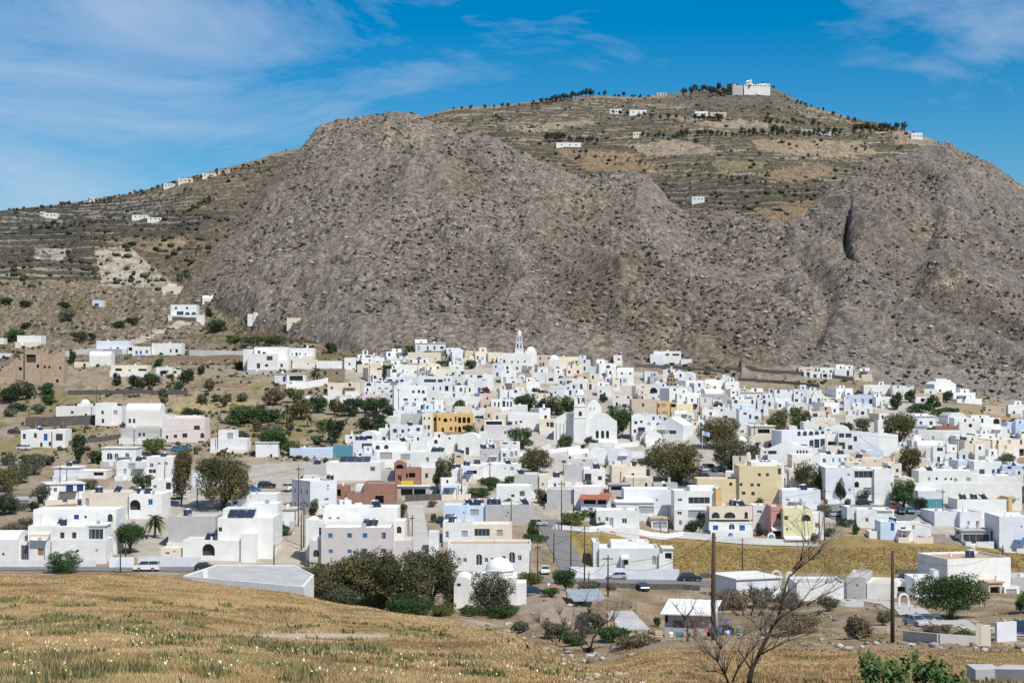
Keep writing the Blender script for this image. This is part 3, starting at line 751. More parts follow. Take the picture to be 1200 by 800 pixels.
def house(blocks, yaw=0, label=None, desc=None, lm=None, name='house', pos=None, group='white houses of the village', detail=None, D=8.0, h=None, ymin=322., cat='house'):
    """blocks: (u0, u1, vtop, vbase, opts) in photo pixels of the front wall; the first sets the depth"""
    b0 = blocks[0]; uc = (b0[0] + b0[1]) / 2
    P = pos or (at_top(uc, b0[2], h, ymin) if h else at(uc, b0[3], ymin))
    if P is None: print('NO PLACE', blocks); return None
    cy = math.cos(R(yaw)); detail = (P.y < 470) if detail is None else detail
    root = empty(name, P, R(yaw))
    nwin = 0; tops = []; kinds = {}
    if name == 'house' and cat not in ('house',): name = cat.replace(' ', '_')
    for i, bl in enumerate(blocks):
        u0, u1, vt, vb = bl[:4]; op = bl[4] if len(bl) > 4 else {}
        dy = op.get('dy', 0); yb = P.y + dy
        k = ray(uc, vt)[1]
        x0 = ray(u0, 400)[0] * yb - P.x; x1 = ray(u1, 400)[0] * yb - P.x
        W = (x1 - x0) / cy; xc = (x0 + x1) / 2 / cy; H = k * yb - P.z
        if i == 0 and h: H = h
        H = max(H, 1.2); Db = op.get('D', D); pm = ppm(yb)
        ops = []; zrow = lambda v: float(vslope(v)) * yb - P.z
        for wn in op.get('win', ()):
            wx, wv, ww, wh, kd = wn[:5]; dp = .9 if kd[0] in 'oR' else .2
            if len(wn) > 5: dp = wn[5]
            xx = (ray(wx, 400)[0] * yb - P.x - x0) / cy; zc = zrow(wv)
            ops.append((xx, zc - wh / pm / 2, max(ww / pm / cy, .45), max(wh / pm, .5), len(kd) > 1 and kd[1] == 'a', dp, kd[0]))
        if 'auto' in op:
            st = op.get('st', max(1, round(H / 3.1))); rg = random.Random(int(u0 * 31 + vt * 17)); kd = op['auto']
            for s in range(st):
                n = max(1, int(W / rg.uniform(2.3, 3.9))); ar = rg.random() < .22
                for j in range(n):
                    if rg.random() < .22: continue
                    xx = W * (j + .5) / n + rg.uniform(-.3, .3); z0 = s * 3.05
                    if s == 0 and rg.random() < .33: ops.append((xx, .08, 1.0, 2.15, ar, .2, rg.choice('dDNKd' if kd == 'w' else 'Dd')))
                    elif rg.random() < .10 and W > 4: ops.append((xx, z0 + .3, rg.uniform(1.8, 2.8), 2.1, ar, .9, 'o'))
                    else:
                        q_ = rg.random(); ww_, hh_, zo = (rg.uniform(.5, .75), rg.uniform(.5, .8), 1.4) if q_ < .25 else (rg.uniform(.65, .9), rg.uniform(1.3, 1.7), .7) if q_ < .5 else (rg.uniform(1.4, 2.0), 1.15, .95) if q_ < .62 else (rg.uniform(.8, 1.2), rg.uniform(1.0, 1.35), .95)
                        ops.append((xx + rg.uniform(-.25, .25), z0 + zo, ww_, hh_, ar, .2, rg.choice('wwkkwesntb' if kd == 'w' else 'bbsw')))
        sops = []
        if 'side' in op:
            sd, cnt, kd = op['side']; st = max(1, round(H / 3.1))
            for s in range(st):
                for j in range(cnt): sops.append((Db * (j + .5) / cnt, s * 3.05 + .95, .9, 1.15, False, .2, sd, kd))
        zr = block(root, W, Db, op.get('zb', 3.0), H, xc, dy, op.get('c', 'W'), op.get('roof', 'flat'), op.get('rm', 'w'), ops, sops, detail, op.get('par', .38))
        nwin += len([o for o in ops if o[6] not in 'dDNK'])
        HOUSES.append(dict(x=P.x + xc * cy - dy * math.sin(R(yaw)), y=P.y + dy, W=W * cy + Db * abs(math.sin(R(yaw))), D=Db * cy, zr=P.z + zr, u0=u0, u1=u1, vt=vt, root=root, P=P))
        tops.append(H)
        # small roof things that belong to the house
        if op.get('chim'):
            m = MB(); cxx = xc + W * op['chim']; m.box(cxx - .3, cxx + .3, dy + Db * .6, dy + Db * .6 + .6, zr - .01, zr + 1.5); m.box(cxx - .4, cxx + .4, dy + Db * .6 - .1, dy + Db * .6 + .7, zr + 1.503, zr + 1.65); m.build('chimney', MT[op.get('c', 'W')], root)
        if op.get('rail'):
            m = MB(); a, b = xc - W / 2 + .1, xc + W / 2 - .1; z = H
            for kx in np.linspace(a, b, max(2, int(W / 1.2))): m.box(kx - .03, kx + .03, dy + .08, dy + .14, z, z + .8)
            m.box(a, b, dy + .07, dy + .15, z + .8, z + .87); m.build('railing', M_rail, root)
        if op.get('stair'):
            sx0, sx1, zz = op['stair']; m = MB(); n = 12
            a = (ray(sx0, 400)[0] * yb - P.x) / cy; b = (ray(sx1, 400)[0] * yb - P.x) / cy; zz = zrow(zz)
            m.poly([(a, dy - 1.2, -2), (b, dy - 1.2, -2), (b, dy - 1.2, zz), (a, dy - 1.2, .4)] if True else [])
            for k in range(n):
                xa, xb = a + (b - a) * k / n, a + (b - a) * (k + 1) / n; z1 = .2 + (zz - .2) * (k + 1) / n
                m.box(min(xa, xb), max(xa, xb), dy - 1.195, dy - .01, -2, z1)
            m.build('staircase', MT[op.get('c', 'W')], root)
        for aw in op.get('awn', ()):
            ax0, ax1, av, out, mm = aw; a = (ray(ax0, 400)[0] * yb - P.x) / cy; b = (ray(ax1, 400)[0] * yb - P.x) / cy; z = zrow(av)
            m = MB(); m.poly([(a, dy - out, z - .5), (b, dy - out, z - .5), (b, dy - .02, z), (a, dy - .02, z)]); m.poly([(a, dy - out, z - .44), (a, dy - .02, z + .06), (b, dy - .02, z + .06), (b, dy - out, z - .44)])
            m.poly([(a, dy - out, z - .8), (b, dy - out, z - .8), (b, dy - out, z - .44), (a, dy - out, z - .44)])
            for px_ in (a + .06, b - .06): m.box(px_ - .05, px_ + .05, dy - out + .03, dy - out + .12, -1, z - .5)
            m.build('awning', mm, root)
    c0 = b0[4].get('c', 'W') if len(b0) > 4 else 'W'
    if not desc:
        st = 'tall' if max(tops) > 8 else 'two-storey' if max(tops) > 4.6 else 'low'
        ex = {'vault': 'with a barrel roof', 'vaultx': 'with a barrel roof', 'dome': 'with a dome', 'gable': 'with a gabled roof', 'slab': 'with a slab roof'}.get(b0[4].get('roof', 'flat') if len(b0) > 4 else 'flat', '')
        wd = 'wide' if (b0[1] - b0[0]) / ppm(P.y) > 11 else 'narrow' if (b0[1] - b0[0]) / ppm(P.y) < 5.5 else ''
        stp = 'stepped' if len(blocks) > 1 else ''
        if not ex: ex = ('with blank front' if nwin == 0 else 'with %s windows' % NUM.get(nwin, 'many') if nwin > 1 else 'with one window')
        desc = ' '.join(q for q in (wd, st, stp, WORDS[c0], 'house', ex) if q)
    reg(root, cat, desc, P, group, label, lm)
    return root

# ------------------------------------------------------------------ foliage
def leaf_mesh(name, blobs, n, size, cols, seed, up=.25, flat=False):
    """many leaf-sized faces spread through the volume of several clumps; blobs: (cx, cy, cz, rx, ry, rz)"""
    rs = np.random.RandomState(seed); B = np.array(blobs, float)
    vol = np.prod(B[:, 3:], 1) ** (2 / 3); pick = rs.choice(len(B), n, p=vol / vol.sum())
    d = rs.normal(size=(n, 3)); d /= np.linalg.norm(d, axis=1)[:, None]
    r = rs.uniform(.35, 1.0, n) ** .45
    # ragged outline: sprays stick out
    r *= 1 + .20 * np.sin(d[:, 0] * 5 + pick) * np.cos(d[:, 2] * 6 + pick * 2) + rs.normal(0, .06, n)
    c = B[pick, :3] + d * r[:, None] * B[pick, 3:]
    nrm = d * .6 + rs.normal(size=(n, 3)) * .7 + np.array([0, 0, up]); nrm /= np.linalg.norm(nrm, axis=1)[:, None]
    t1 = np.cross(nrm, rs.normal(size=(n, 3))); t1 /= np.linalg.norm(t1, axis=1)[:, None]; t2 = np.cross(nrm, t1)
    s = size * rs.uniform(.6, 1.4, n)[:, None]
    V = np.stack([c - t1 * s, c - t2 * s * .55, c + t1 * s, c + t2 * s * .55], 1).reshape(-1, 3)
    Fq = np.arange(n * 4).reshape(n, 4)
    cols = np.array(cols, float) * 1.3; clump = rs.randint(0, len(cols), 400)
    ck = (np.floor(c[:, 0] / (size * 7)) * 7 + np.floor(c[:, 1] / (size * 7)) * 13 + np.floor(c[:, 2] / (size * 6)) * 29 + pick * 3).astype(int) % 400
    cc = cols[clump[ck]] * rs.uniform(.7, 1.3, (n, 1))
    return mesh_arrays(name, V, Fq, M_leaf, np.repeat(cc, 4, 0))
KIND = {  # leaf colours of each kind of tree
 'tam': [(.082, .082, .032), (.11, .10, .04), (.055, .06, .025), (.13, .115, .046)],
 'rust': [(.066, .062, .03), (.09, .076, .038), (.046, .052, .024), (.07, .082, .034)],
 'dark': [(.028, .042, .02), (.04, .058, .026), (.022, .034, .018)],
 'green': [(.03, .062, .018), (.045, .085, .022), (.025, .05, .016)],
 'lime': [(.075, .10, .022), (.095, .115, .03), (.05, .075, .02)],
 'pale': [(.085, .095, .06), (.065, .075, .045), (.11, .11, .075)],
 'dry': [(.13, .10, .06), (.10, .08, .05), (.16, .125, .08)],
 'boug': [(.16, .02, .05), (.11, .02, .035), (.05, .05, .02)],
}
TREES = []
def tree(kind, u, vb, w, h, desc, label=None, cat='tree', name=None, ymin=130., nb=None, trunk=.28, pos=None, group='trees of the village', flat=1.0, dens=1.0, lm=None):
    """a tree w x h photo pixels big whose foot is at (u, vb)"""
    P = pos or at(u, vb, ymin)
    if P is None: print('tree nowhere', u, vb); return
    pm = ppm(P.y); w, h = w / pm * 1.2, h / pm * 1.12
    rg = random.Random(int(u * 7 + vb * 13))
    bush = trunk == 0
    root = empty(name or ('bush' if bush else 'tree'), P, rg.uniform(0, 6.28) if w < 4 else 0)
    zc0 = h * trunk * .65; ch = h - zc0; nb = nb or (5 if w * pm < 20 else 9 if w * pm < 50 else 14)
    blobs = [(0, 0, zc0 + ch * .5, w * .36, w * .34 * flat, ch * .42)]
    for i in range(nb):
        a = 2 * PI * i / nb + rg.uniform(-.5, .5); q = rg.uniform(.22, .36); z = zc0 + ch * rg.uniform(.2, .8)
        sh = 1 - .5 * abs((z - zc0) / ch - .4)
        blobs.append((w * q * math.cos(a) * sh, w * q * math.sin(a) * flat * sh, z, w * rg.uniform(.15, .24), w * rg.uniform(.15, .24), ch * rg.uniform(.17, .28)))
    apx = w * pm * h * pm; n = int(min(12000, max(150, apx * 4.6 * dens)))
    size = max(.10, (w * h) ** .5 * .85 / n ** .5 * 2.15)
    me = leaf_mesh('foliage' if bush else 'crown', blobs, n, size, KIND[kind], int(u * 3 + vb))
    link('foliage' if bush else 'crown', me, root)
    m = MB(); rt = max(.06, w * .035)
    if not bush:
        m.tube([(0, 0, -.6), (rg.uniform(-.1, .1) * w * .2, 0, zc0 * .6), (rg.uniform(-.1, .1) * w * .4, 0, zc0 + ch * .35)], [rt * 1.25, rt, rt * .6], 7)
        for i in range(5):
            b = blobs[1 + i % (len(blobs) - 1)]; m.tube([(0, 0, zc0 * .75), (b[0] * .5, b[1] * .5, (zc0 + b[2]) * .5), (b[0], b[1], b[2])], [rt * .6, rt * .42, rt * .15], 5)
        m.build('trunk', M_bark, root)
    else:
        for i in range(4):
            b = blobs[1 + i % (len(blobs) - 1)]; m.tube([(0, 0, -.3), (b[0], b[1], b[2])], [rt * .5, rt * .15], 4)
        m.build('stem', M_bark, root)
    TREES.append((P.x, P.y, w, h))
    reg(root, cat, desc, P, group if not bush else 'bushes and shrubs', label, lm)
    return root
def palm(u, vb, h, desc, label=None, ymin=300., spread=.42):
    P = at(u, vb, ymin); pm = ppm(P.y); h = h / pm; rg = random.Random(int(u))
    root = empty('palm_tree', P)
    m = MB(); hz = h * .62; m.tube([(0, 0, -.5), (.08 * h * .3, 0, hz * .5), (0, 0, hz)], [h * .045, h * .035, h * .04], 8); m.build('trunk', M_bark, root)
    V = []; Fc = []; cs = []
    for i in range(46):
        a = rg.uniform(0, 2 * PI); el = rg.uniform(-.75, 1.25); L = h * spread * rg.uniform(.8, 1.15); c = random.Random(i).choice([(.06, .075, .025), (.09, .095, .035), (.16, .12, .05)] if el < 0 else [(.05, .075, .022), (.085, .10, .03)])
        prev = None
        for k in range(6):
            s = k / 5; r = L * s * math.cos(el * (1 - .35 * s)); z = hz + L * (math.sin(el) * s - .75 * s * s); wd = L * .11 * math.sin(PI * min(1, s * .9 + .12))
            p = (r * math.cos(a), r * math.sin(a), z); sd = (-math.sin(a) * wd, math.cos(a) * wd, 0)
            cur = len(V); V += [(p[0] - sd[0], p[1] - sd[1], z - wd * .6), p, (p[0] + sd[0], p[1] + sd[1], z - wd * .6)]; cs += [c] * 3
            if prev is not None: Fc += [(prev, prev + 1, cur + 1, cur), (prev + 1, prev + 2, cur + 2, cur + 1)]
            prev = cur
    link('crown', mesh_arrays('crown', V, Fc, M_leaf, cs), root)
    reg(root, 'palm tree', desc, P, 'palm trees', label)
H = house
# ================================================================== front row on the left
H([(60, 103, 617, 660, dict(D=9, zb=3, win=[(74, 627, 5, 7, 'n'), (88, 627, 5, 7, 'n')], chim=0)),
   (35, 61, 633, 660, dict(dy=-.8, D=8, win=[(49, 646.5, 7, 8, 'q')], awn=[(38, 61, 622.5, 1.6, M_awn)])),
   (61.5, 125, 632, 660, dict(dy=-1.2, D=6, par=.5, win=[(81, 650, 6, 11, 'N'), (92, 645, 3, 3, 'o'), (114, 645, 2, 4, 'w')], stair=(63, 86, 640), side=('R', 2, 'w'))),
   (102, 123.5, 616, 634, dict(dy=1.5, D=5.5, roof='slab', win=[(112.5, 625.5, 19, 12, 'g')])),
   (34, 62, 616, 634, dict(dy=2.5, D=6)),
   (40, 137, 597, 640, dict(dy=8.2, D=8, win=[(90.5, 605.5, 6, 5.5, 'b'), (101, 605.5, 3, 3, 'o'), (130, 606.5, 6, 9, 'ka')], side=('R', 1, 'w'))),
   (22, 35, 634, 660, dict(dy=-.3, D=5, win=[(30, 647, 8.5, 17, 'g')]))],
  label='large white stepped house with outside stair and glazed veranda above the front road', lm='stepped veranda house', name='house')
H([(-8, 22, 632, 661, dict(D=9, roof='vaultx', win=[(5, 649, 3, 3, 'o')]))], label='low white barrel-roofed house beside the large stepped house', ymin=300)
H([(58, 98, 567, 588, dict(D=8, roof='slab', win=[(82, 572.5, 7.5, 7.5, 'v'), (93, 572, 7, 7.5, 'v'), (67, 573.5, 4, 5, 'w')], side=('L', 1, 'w')))], yaw=24, label='white slab-roofed house with two navy shuttered windows facing the road')
H([(97, 152, 577, 607, dict(c='C', rm='c', D=10, zb=4, win=[(103, 588, 4, 8, 'e')])), (152, 190, 579, 607, dict(dy=-.6, D=10, win=[(159, 591.5, 13, 12, 'oa'), (177, 588, 5.5, 7, 's'), (164, 602, 6.5, 11, 'e')]))],
  label='cream and white house with a big brown arch and one pale blue window', lm='brown-arched house')
H([(91, 97.5, 584, 600, dict(D=4, win=[(94, 588, 5, 8, 't')]))], label='narrow white annexe with a teal window beside the cream arched house')
H([(12, 35, 584, 597, dict(c='G', rm='g', D=7, win=[(26, 591, 17, 10, 'e')]))], label='small grey garage with a wide shutter among shrubs', name='garage', cat='garage', group='sheds and garages')
H([(64, 92, 548, 562, dict(c='V', D=8, roof='slab')), (92, 125, 551, 562, dict(dy=1, D=7, win=[(116, 555, 12, 4, 'o')]))], label='low pale house with a long porch slot behind the navy-shuttered house')
H([(137, 172, 540, 561, dict(D=8, win=[(155, 545.5, 8, 6, 'e'), (147, 552, 3, 6, 'd'), (163, 555, 3, 3, 'w')])), (172, 203, 535, 558, dict(dy=.8, D=8, win=[(178, 545, 4, 5, 'w'), (187, 543, 3, 3, 'w'), (195.5, 543, 3, 4, 'w'), (179, 552, 9, 5, 'w')]))], label='white two-part house with a grey shuttered window behind the solar roofs')
H([(120, 160, 525, 546, dict(D=7, roof='slab', win=[(129, 534.5, 7, 8, 'wa'), (137, 534.5, 5, 7, 'wa'), (149.5, 533.5, 5, 6, 'wa')]))], label='white house with a row of three arched windows below the olive slope')
H([(25, 62, 504, 524, dict(D=8, win=[(29, 511, 3.5, 6, 'w'), (42, 510, 3.5, 6, 'wa'), (54, 512, 4.5, 8, 'D'), (49, 521, 3, 5, 'K'), (59, 520, 3, 5, 'K')])), (62, 77, 503, 524, dict(dy=-.7, D=7, win=[(70, 512, 8, 8, 'g')]))], label='white two-storey house with a bright blue upper door on the hillside')
H([(142, 191, 502, 518, dict(c='G', rm='g', D=8, win=[(164, 509, 3, 4, 'w'), (169, 509, 3, 4, 'w')])), (190, 240, 490, 528, dict(c='Q', dy=-.7, D=9, win=[(231, 501, 7, 5, 'k'), (206, 511, 4, 4, 't'), (217, 510, 6, 5, 'k'), (238.5, 510, 7, 6, 'ka'), (238, 519, 11, 5, 'o'), (196, 512, 3, 4, 'w')])), (205, 236, 487, 500, dict(dy=3, D=6, c='Q'))],
  label='long pinkish hillside house with a rounded brown window above a garage', lm='pinkish hillside house')
H([(247, 290, 514, 529, dict(D=7)), (256, 276, 504, 528, dict(dy=1.5, D=6, win=[(270, 511, 7, 8, 'e')]))], label='white house with low wings past the pinkish hillside house')
H([(148, 188, 481, 502, dict(D=8, roof='vaultx', win=[(152.5, 493, 3, 5, 'w'), (157.5, 493, 3, 5, 'w')])), (188, 203, 486, 502, dict(dy=.7, D=6, c='V'))], label='white barrel-roofed house above the long pinkish house')
H([(112, 131, 472, 499, dict(D=8, win=[(120.5, 483, 3, 4, 'w'), (121, 493, 3, 5, 'w')])), (131, 143, 476, 499, dict(dy=1, D=7, win=[(128.5, 483, 3, 5, 'w'), (135.5, 483, 5, 5, 'e')]))], label='tall white cube house at the end of the dark stone wall')
H([(66, 112, 476, 489, dict(D=7, win=[(85, 483, 3.5, 3, 'k'), (88, 486, 3, 4, 'k'), (101, 487, 3, 5, 'k')])), (91, 104, 473, 489, dict(dy=2, D=6, roof='dome', win=[(97, 480, 2.5, 3, 'w')]))], label='low white chapel with a small dome behind the dark stone wall', name='chapel', cat='chapel', lm='small-domed chapel')
# ------------------------------------------------------------------ upper left
H([(200, 230, 357, 373, dict(D=8, win=[(211, 367.5, 8, 5.5, 'b'), (219.5, 368.5, 6, 6, 'ka'), (227, 368.5, 6, 6, 'ka'), (206, 361, 2.5, 3, 'w'), (219, 361, 2.5, 3, 'w')])), (197, 239, 370.5, 383, dict(dy=-3, D=3, c='W', zb=4))], h=None, label='white hillside villa with two dark arches on a terrace', lm='hillside villa', ymin=500)
H([(113, 150, 400, 415, dict(D=7, c='V', win=[(138, 409, 3, 5, 'ba'), (122, 410, 2, 2, 'b'), (130, 408, 1.6, 2, 'b')])), (150, 158, 405, 415, dict(dy=-.8, D=6, win=[(153, 409, 5, 4, 'o')]))], h=4.6, label='bluish white house with one blue arched door below the dirt track', ymin=500)
H([(155, 178, 406, 418, dict(D=7, win=[(160, 413, 2.5, 4, 'D'), (165, 413, 2.5, 4, 'D'), (172, 412, 2.5, 4, 'D')])), (178, 213, 402, 418, dict(dy=1, D=7, win=[(200, 411, 2, 4, 'w'), (207, 411, 3, 4, 'o')]))], h=3.6, label='long white house with three blue doors below the dirt track', ymin=500)
H([(105, 130, 417, 432, dict(D=7, c='W', roof='vaultx')), (87, 106, 424, 432, dict(dy=-1, D=5, c='C', win=[(99, 428, 3, 4, 'o')]))], h=4, label='rounded white house with a cream lean-to below the long blue-doored house', ymin=500)
H([(130, 173, 428, 443, dict(c='C', D=7, rm='c', win=[(167, 434.5, 10, 5, 'o'), (152, 435, 3, 4, 'w'), (139, 434, 8, 5, 'o')]))], h=3.6, label='low cream house with two dark porches on the terraced slope', ymin=500)
H([(183, 200, 430, 443, dict(D=6, win=[(191, 437, 7, 5, 'o')])), (200, 212, 433, 443, dict(dy=.8, D=5, c='C', win=[(205, 436, 4, 3, 'w')]))], h=3.8, label='small white house with a cream side room on the terraced slope', ymin=500)
H([(20, 48, 393, 409, dict(D=8, rm='c')), (-6, 4, 396, 408, dict(dy=1, D=6))], h=4.2, label='white house with a cream roof above the ruined fort', ymin=520)
H([(-10, 12, 414, 420, dict(D=4, c='V'))], h=2, label='low bluish white shed beside the ruined fort', ymin=520, cat='shed', name='shed')
H([(108, 119, 353, 361, dict(D=5, c='L', win=[(113, 357.5, 5, 4, 'b')])), (119, 122, 352, 361, dict(dy=.5, D=4, c='T'))], h=3.0, label='tiny blue hut alone on the brown slope', ymin=560, cat='hut', name='hut')
H([(237, 249, 351, 357, dict(D=6, roof='vaultx', win=[(243, 354.5, 7, 2.5, 'o')]))], h=2.2, label='tiny white garage with rounded roof at the foot of the scree', ymin=560, cat='garage', name='garage')
H([(190, 212, 336, 346, dict(D=8, c='C', win=[(201, 342.5, 4, 3, 'o')])), (196, 205, 332, 346, dict(dy=2, D=5, c='C'))], h=3.6, label='cream farmhouse at the foot of the pale gully', ymin=700)
H([(290, 306, 370, 379, dict(D=2.6, c='W')), (297, 302, 366, 379, dict(dy=-.5, D=2.5))], h=3.0, label='small white chapel beside the dark ploughed field', ymin=600, cat='chapel', name='chapel')
H([(336, 352, 374, 384, dict(D=2.6, c='C', win=[(344, 380, 3, 4, 'o')])), (350, 365, 376, 384, dict(dy=-1, D=2.6, c='B'))], h=3.0, label='half-ruined cream and red house at the foot of the rocky mountain', ymin=600)
# ------------------------------------------------------------------ upper centre-left
H([(290, 325, 415, 437, dict(D=8, win=[(316, 419.5, 7, 5, 'g'), (303, 428.5, 4, 6, 'N'), (312.5, 428, 4, 3, 'w'), (327, 427, 2.5, 4, 'w')])), (298, 337, 406.5, 430, dict(dy=4, D=7, win=[(303.5, 412.5, 3, 3.5, 'w'), (309.5, 413.5, 4, 2.5, 'w')])), (285, 299, 409, 424, dict(dy=6, D=6)), (325, 338, 422, 437, dict(dy=.8, D=7, c='W', win=[(330, 428, 3, 4, 'w')]))],
  h=7.0, label='large white terraced house with a chimney-like turret at the village edge', ymin=450, lm='turreted house')
H([(338, 368, 408, 421, dict(D=7, win=[(347.5, 415.5, 2.5, 5, 'w'), (342.5, 415, 1.6, 2, 'w'), (351.5, 414.5, 1.6, 3, 'w'), (358, 415, 1.6, 2, 'w')], chim=.2))], h=4.2, label='white house with a dark narrow door behind the cream garden wall', ymin=450)
H([(343, 371, 421, 432, dict(D=5, c='C', rm='c', win=[(361, 427, 2, 2.5, 'w')]))], h=3.4, label='cream blank-walled house beside the white turreted house', ymin=450)
H([(371, 405, 423, 433, dict(D=7, c='W')), (403, 417, 419, 439, dict(dy=-1, D=7, win=[(409.5, 426.5, 2, 3, 'w'), (414.5, 434, 2.5, 5, 'K')]))], h=3.2, label='white house with a taller cube at its end uphill of the olive grove', ymin=450)
H([(336, 358, 438, 452, dict(D=6, roof='slab', win=[(347, 443, 16, 6, 'o')])), (322, 337, 438, 452, dict(dy=.6, D=6, roof='slab', c='V', win=[(333, 444, 3, 6, 'w')]))], h=4.0, label='white house with a slab roof over a deep columned porch', ymin=450)
H([(377, 402, 432, 449, dict(D=7, c='S', rm='c', win=[(381, 437, 3, 5, 'K'), (395, 437, 3, 3, 'w')]))], h=5.0, label='old brown stone house among the white upper houses', ymin=450)
H([(384, 422, 449, 463, dict(D=6, c='C', rm='c', win=[(389, 454.5, 3, 3, 'w'), (410, 450, 3, 5, 'K')]))], h=4.3, label='cream house with two tiny windows above the white arcade house', ymin=450)
H([(358, 392, 464, 477, dict(D=7, win=[(376, 470.5, 2.5, 4, 'wa'), (382, 470.5, 2.5, 5, 'wa'), (388, 470.5, 2.5, 5, 'wa')]))], h=3.7, label='white house with three small arches above the palm grove', ymin=450)
H([(398, 422, 465, 479, dict(D=6, win=[(404, 471, 3, 4, 's')]))], h=4.2, label='white house with one pale blue window beside the palm grove', ymin=450)
# ------------------------------------------------------------------ hand-placed houses of the upper centre: (u0,u1,vtop,storeys,colour,opts)
UPC = [
 (487, 522, 403, 1.2, 'V', dict(roof='slab')), (523, 531, 408, 1, 'V', {}), (453, 477, 412, 1, 'W', {}), (478, 516, 413, 1.6, 'C', dict(rm='c')), (424, 450, 419, 1.4, 'W', {}),
 (530, 545, 413, 1.5, 'V', dict(roof='gable')), (545, 557, 411, 1.6, 'T', dict(rm='c')), (557, 572, 412, 1.5, 'C', dict(rm='c')), (572, 588, 413, 1.3, 'C', dict(rm='c')),
 (457, 486, 427, 1.5, 'W', {}), (487, 504, 434, 1.3, 'G', dict(rm='g')), (505, 531, 433, 1.4, 'C', dict(rm='c')), (527, 543, 427, 1.2, 'W', {}),
 (432, 449, 431, 1.8, 'C', dict(rm='c')), (548, 576, 439, 2, 'W', {}), (562, 576, 461, 1.5, 'T', dict(rm='c')), (424, 442, 462, 1.5, 'Q', dict(rm='c')),
 (537, 563, 465, 1.6, 'W', {}), (577, 600, 431, 1.5, 'V', dict(rm='c')), (563, 577, 446, 1.3, 'W', {}), (586, 602, 449, 1.2, 'C', {}),
 (600, 617, 449, 1.8, 'T', dict(rm='t')), (602, 622, 466, 1.6, 'C', dict(rm='t')), (563, 575, 468, 1.5, 'T', dict(rm='c')), (617, 633, 447, 1.3, 'W', {}), (623, 650, 436, 1.6, 'W', {}), (640, 661, 437, 1.5, 'V', {}),
 (672, 690, 438, 1.2, 'T', dict(rm='t')), (690, 700, 430, 1.6, 'V', {}), (702, 722, 426, 2.2, 'W', {}), (723, 742, 436, 1.8, 'W', dict(roof='vaultx')), (755, 771, 435, 1.5, 'V', dict(rm='g')), (762, 773, 441, 1.1, 'G', dict(rm='g')),
 (790, 802, 437, 2, 'W', dict(roof='gable')), (803, 825, 446, 1.4, 'W', {}), (825, 850, 445, 1.3, 'W', {}), (850, 866, 447, 1.2, 'W', {}), (761, 784, 453, 2.2, 'V', {}), (784, 800, 455, 3, 'W', {}), (800, 822, 460, 1.5, 'W', {}),
 (822, 850, 462, 1.3, 'G', {}), (718, 740, 464, 1.7, 'Q', {}), (745, 762, 452, 1.7, 'C', {}), (820, 836, 452, 1, 'Y', {}), (855, 875, 468, 1.4, 'W', {}), (700, 716, 452, 1.4, 'W', {}),
 (930, 948, 456, 1.4, 'V', {}), (948, 961, 457, 1.3, 'W', {}), (979, 1000, 455, 1.3, 'W', {}), (990, 1024, 463, 1.3, 'L', {}), (962, 978, 470, 1.4, 'C', {}), (965, 984, 472, 1.3, 'W', {}), (1000, 1022, 476, 1.2, 'W', {}),
 (888, 907, 466, 1.4, 'W', {}), (908, 928, 466, 1.3, 'V', {}), (925, 944, 472, 1.3, 'W', {}), (1012, 1030, 451, 1.3, 'W', {}), (1028, 1045, 451, 1.3, 'W', {}), (1046, 1070, 452, 1.7, 'W', {}), (1026, 1045, 465, 1.4, 'W', {}),
 (1094, 1121, 450, 1.6, 'W', dict(roof='gable')), (1116, 1144, 460, 1.3, 'W', {}), (1072, 1104, 461, 1.4, 'T', dict(rm='t')), (1155, 1180, 476, 1.1, 'T', {}), (1180, 1206, 474, 1.6, 'W', {}),
 (936, 960, 430, 1.1, 'C', {}), (961, 978, 431, 1.2, 'W', {}), (978, 1000, 432, 1.1, 'W', {}), (1001, 1020, 435, 1, 'T', {}),
 (1063, 1096, 488, 1.4, 'V', dict(roof='slab')), (1118, 1172, 490, 2, 'W', {}), (1096, 1122, 500, 1.2, 'B', {}), (1190, 1215, 496, 2, 'L', {}), (1150, 1180, 500, 1.2, 'W', {}),
 (1085, 1126, 505, 1.5, 'W', {}), (1120, 1146, 511, 1.5, 'W', {}), (1130, 1160, 516, 2, 'C', {}), (1160, 1206, 515, 2, 'C', {}), (1142, 1166, 508, 1, 'W', {}),
 (1122, 1150, 540, 1.2, 'L', {}), (1175, 1206, 546, 1.8, 'L', {}),
]
for (u0, u1, vt, st, c, op) in UPC:
    o2 = dict(op); o2.update(c=c, D=7, auto='w', st=max(1, int(st + .35)))
    bl = [(u0, u1, vt, vt + 10, o2)]; rg = random.Random(int(u0 * 13 + vt)); w_ = u1 - u0
    for k in range(rg.choice([1, 2, 2])):
        a = u0 + w_ * rg.uniform(-.12, .6); b = a + w_ * rg.uniform(.3, .55); dn = rg.uniform(3, 6.5) * st ** .3
        if rg.random() < .6: bl.append((a, b, vt + dn, vt + 10, dict(dy=-rg.uniform(1.5, 3.2), D=1.4 + rg.random() * .1, c=rg.choice([c, 'W', 'W']), rm=rg.choice('wcg'), win=[((a + b) / 2, vt + dn + 4, rg.uniform(2, 5), 4, rg.choice('okwed'))])))
        else: bl.append((a, b, vt - rg.uniform(3, 6), vt + 2, dict(dy=rg.uniform(2, 3.5), D=3.2, c=rg.choice([c, 'W']), win=[((a + b) / 2, vt - 1.5, 2, 3, rg.choice('kwb'))])))
    H(bl, yaw=RNG.choice([-14, -6, 0, 0, 8, 16, 22]), h=2.55 * st + .25, ymin=440)
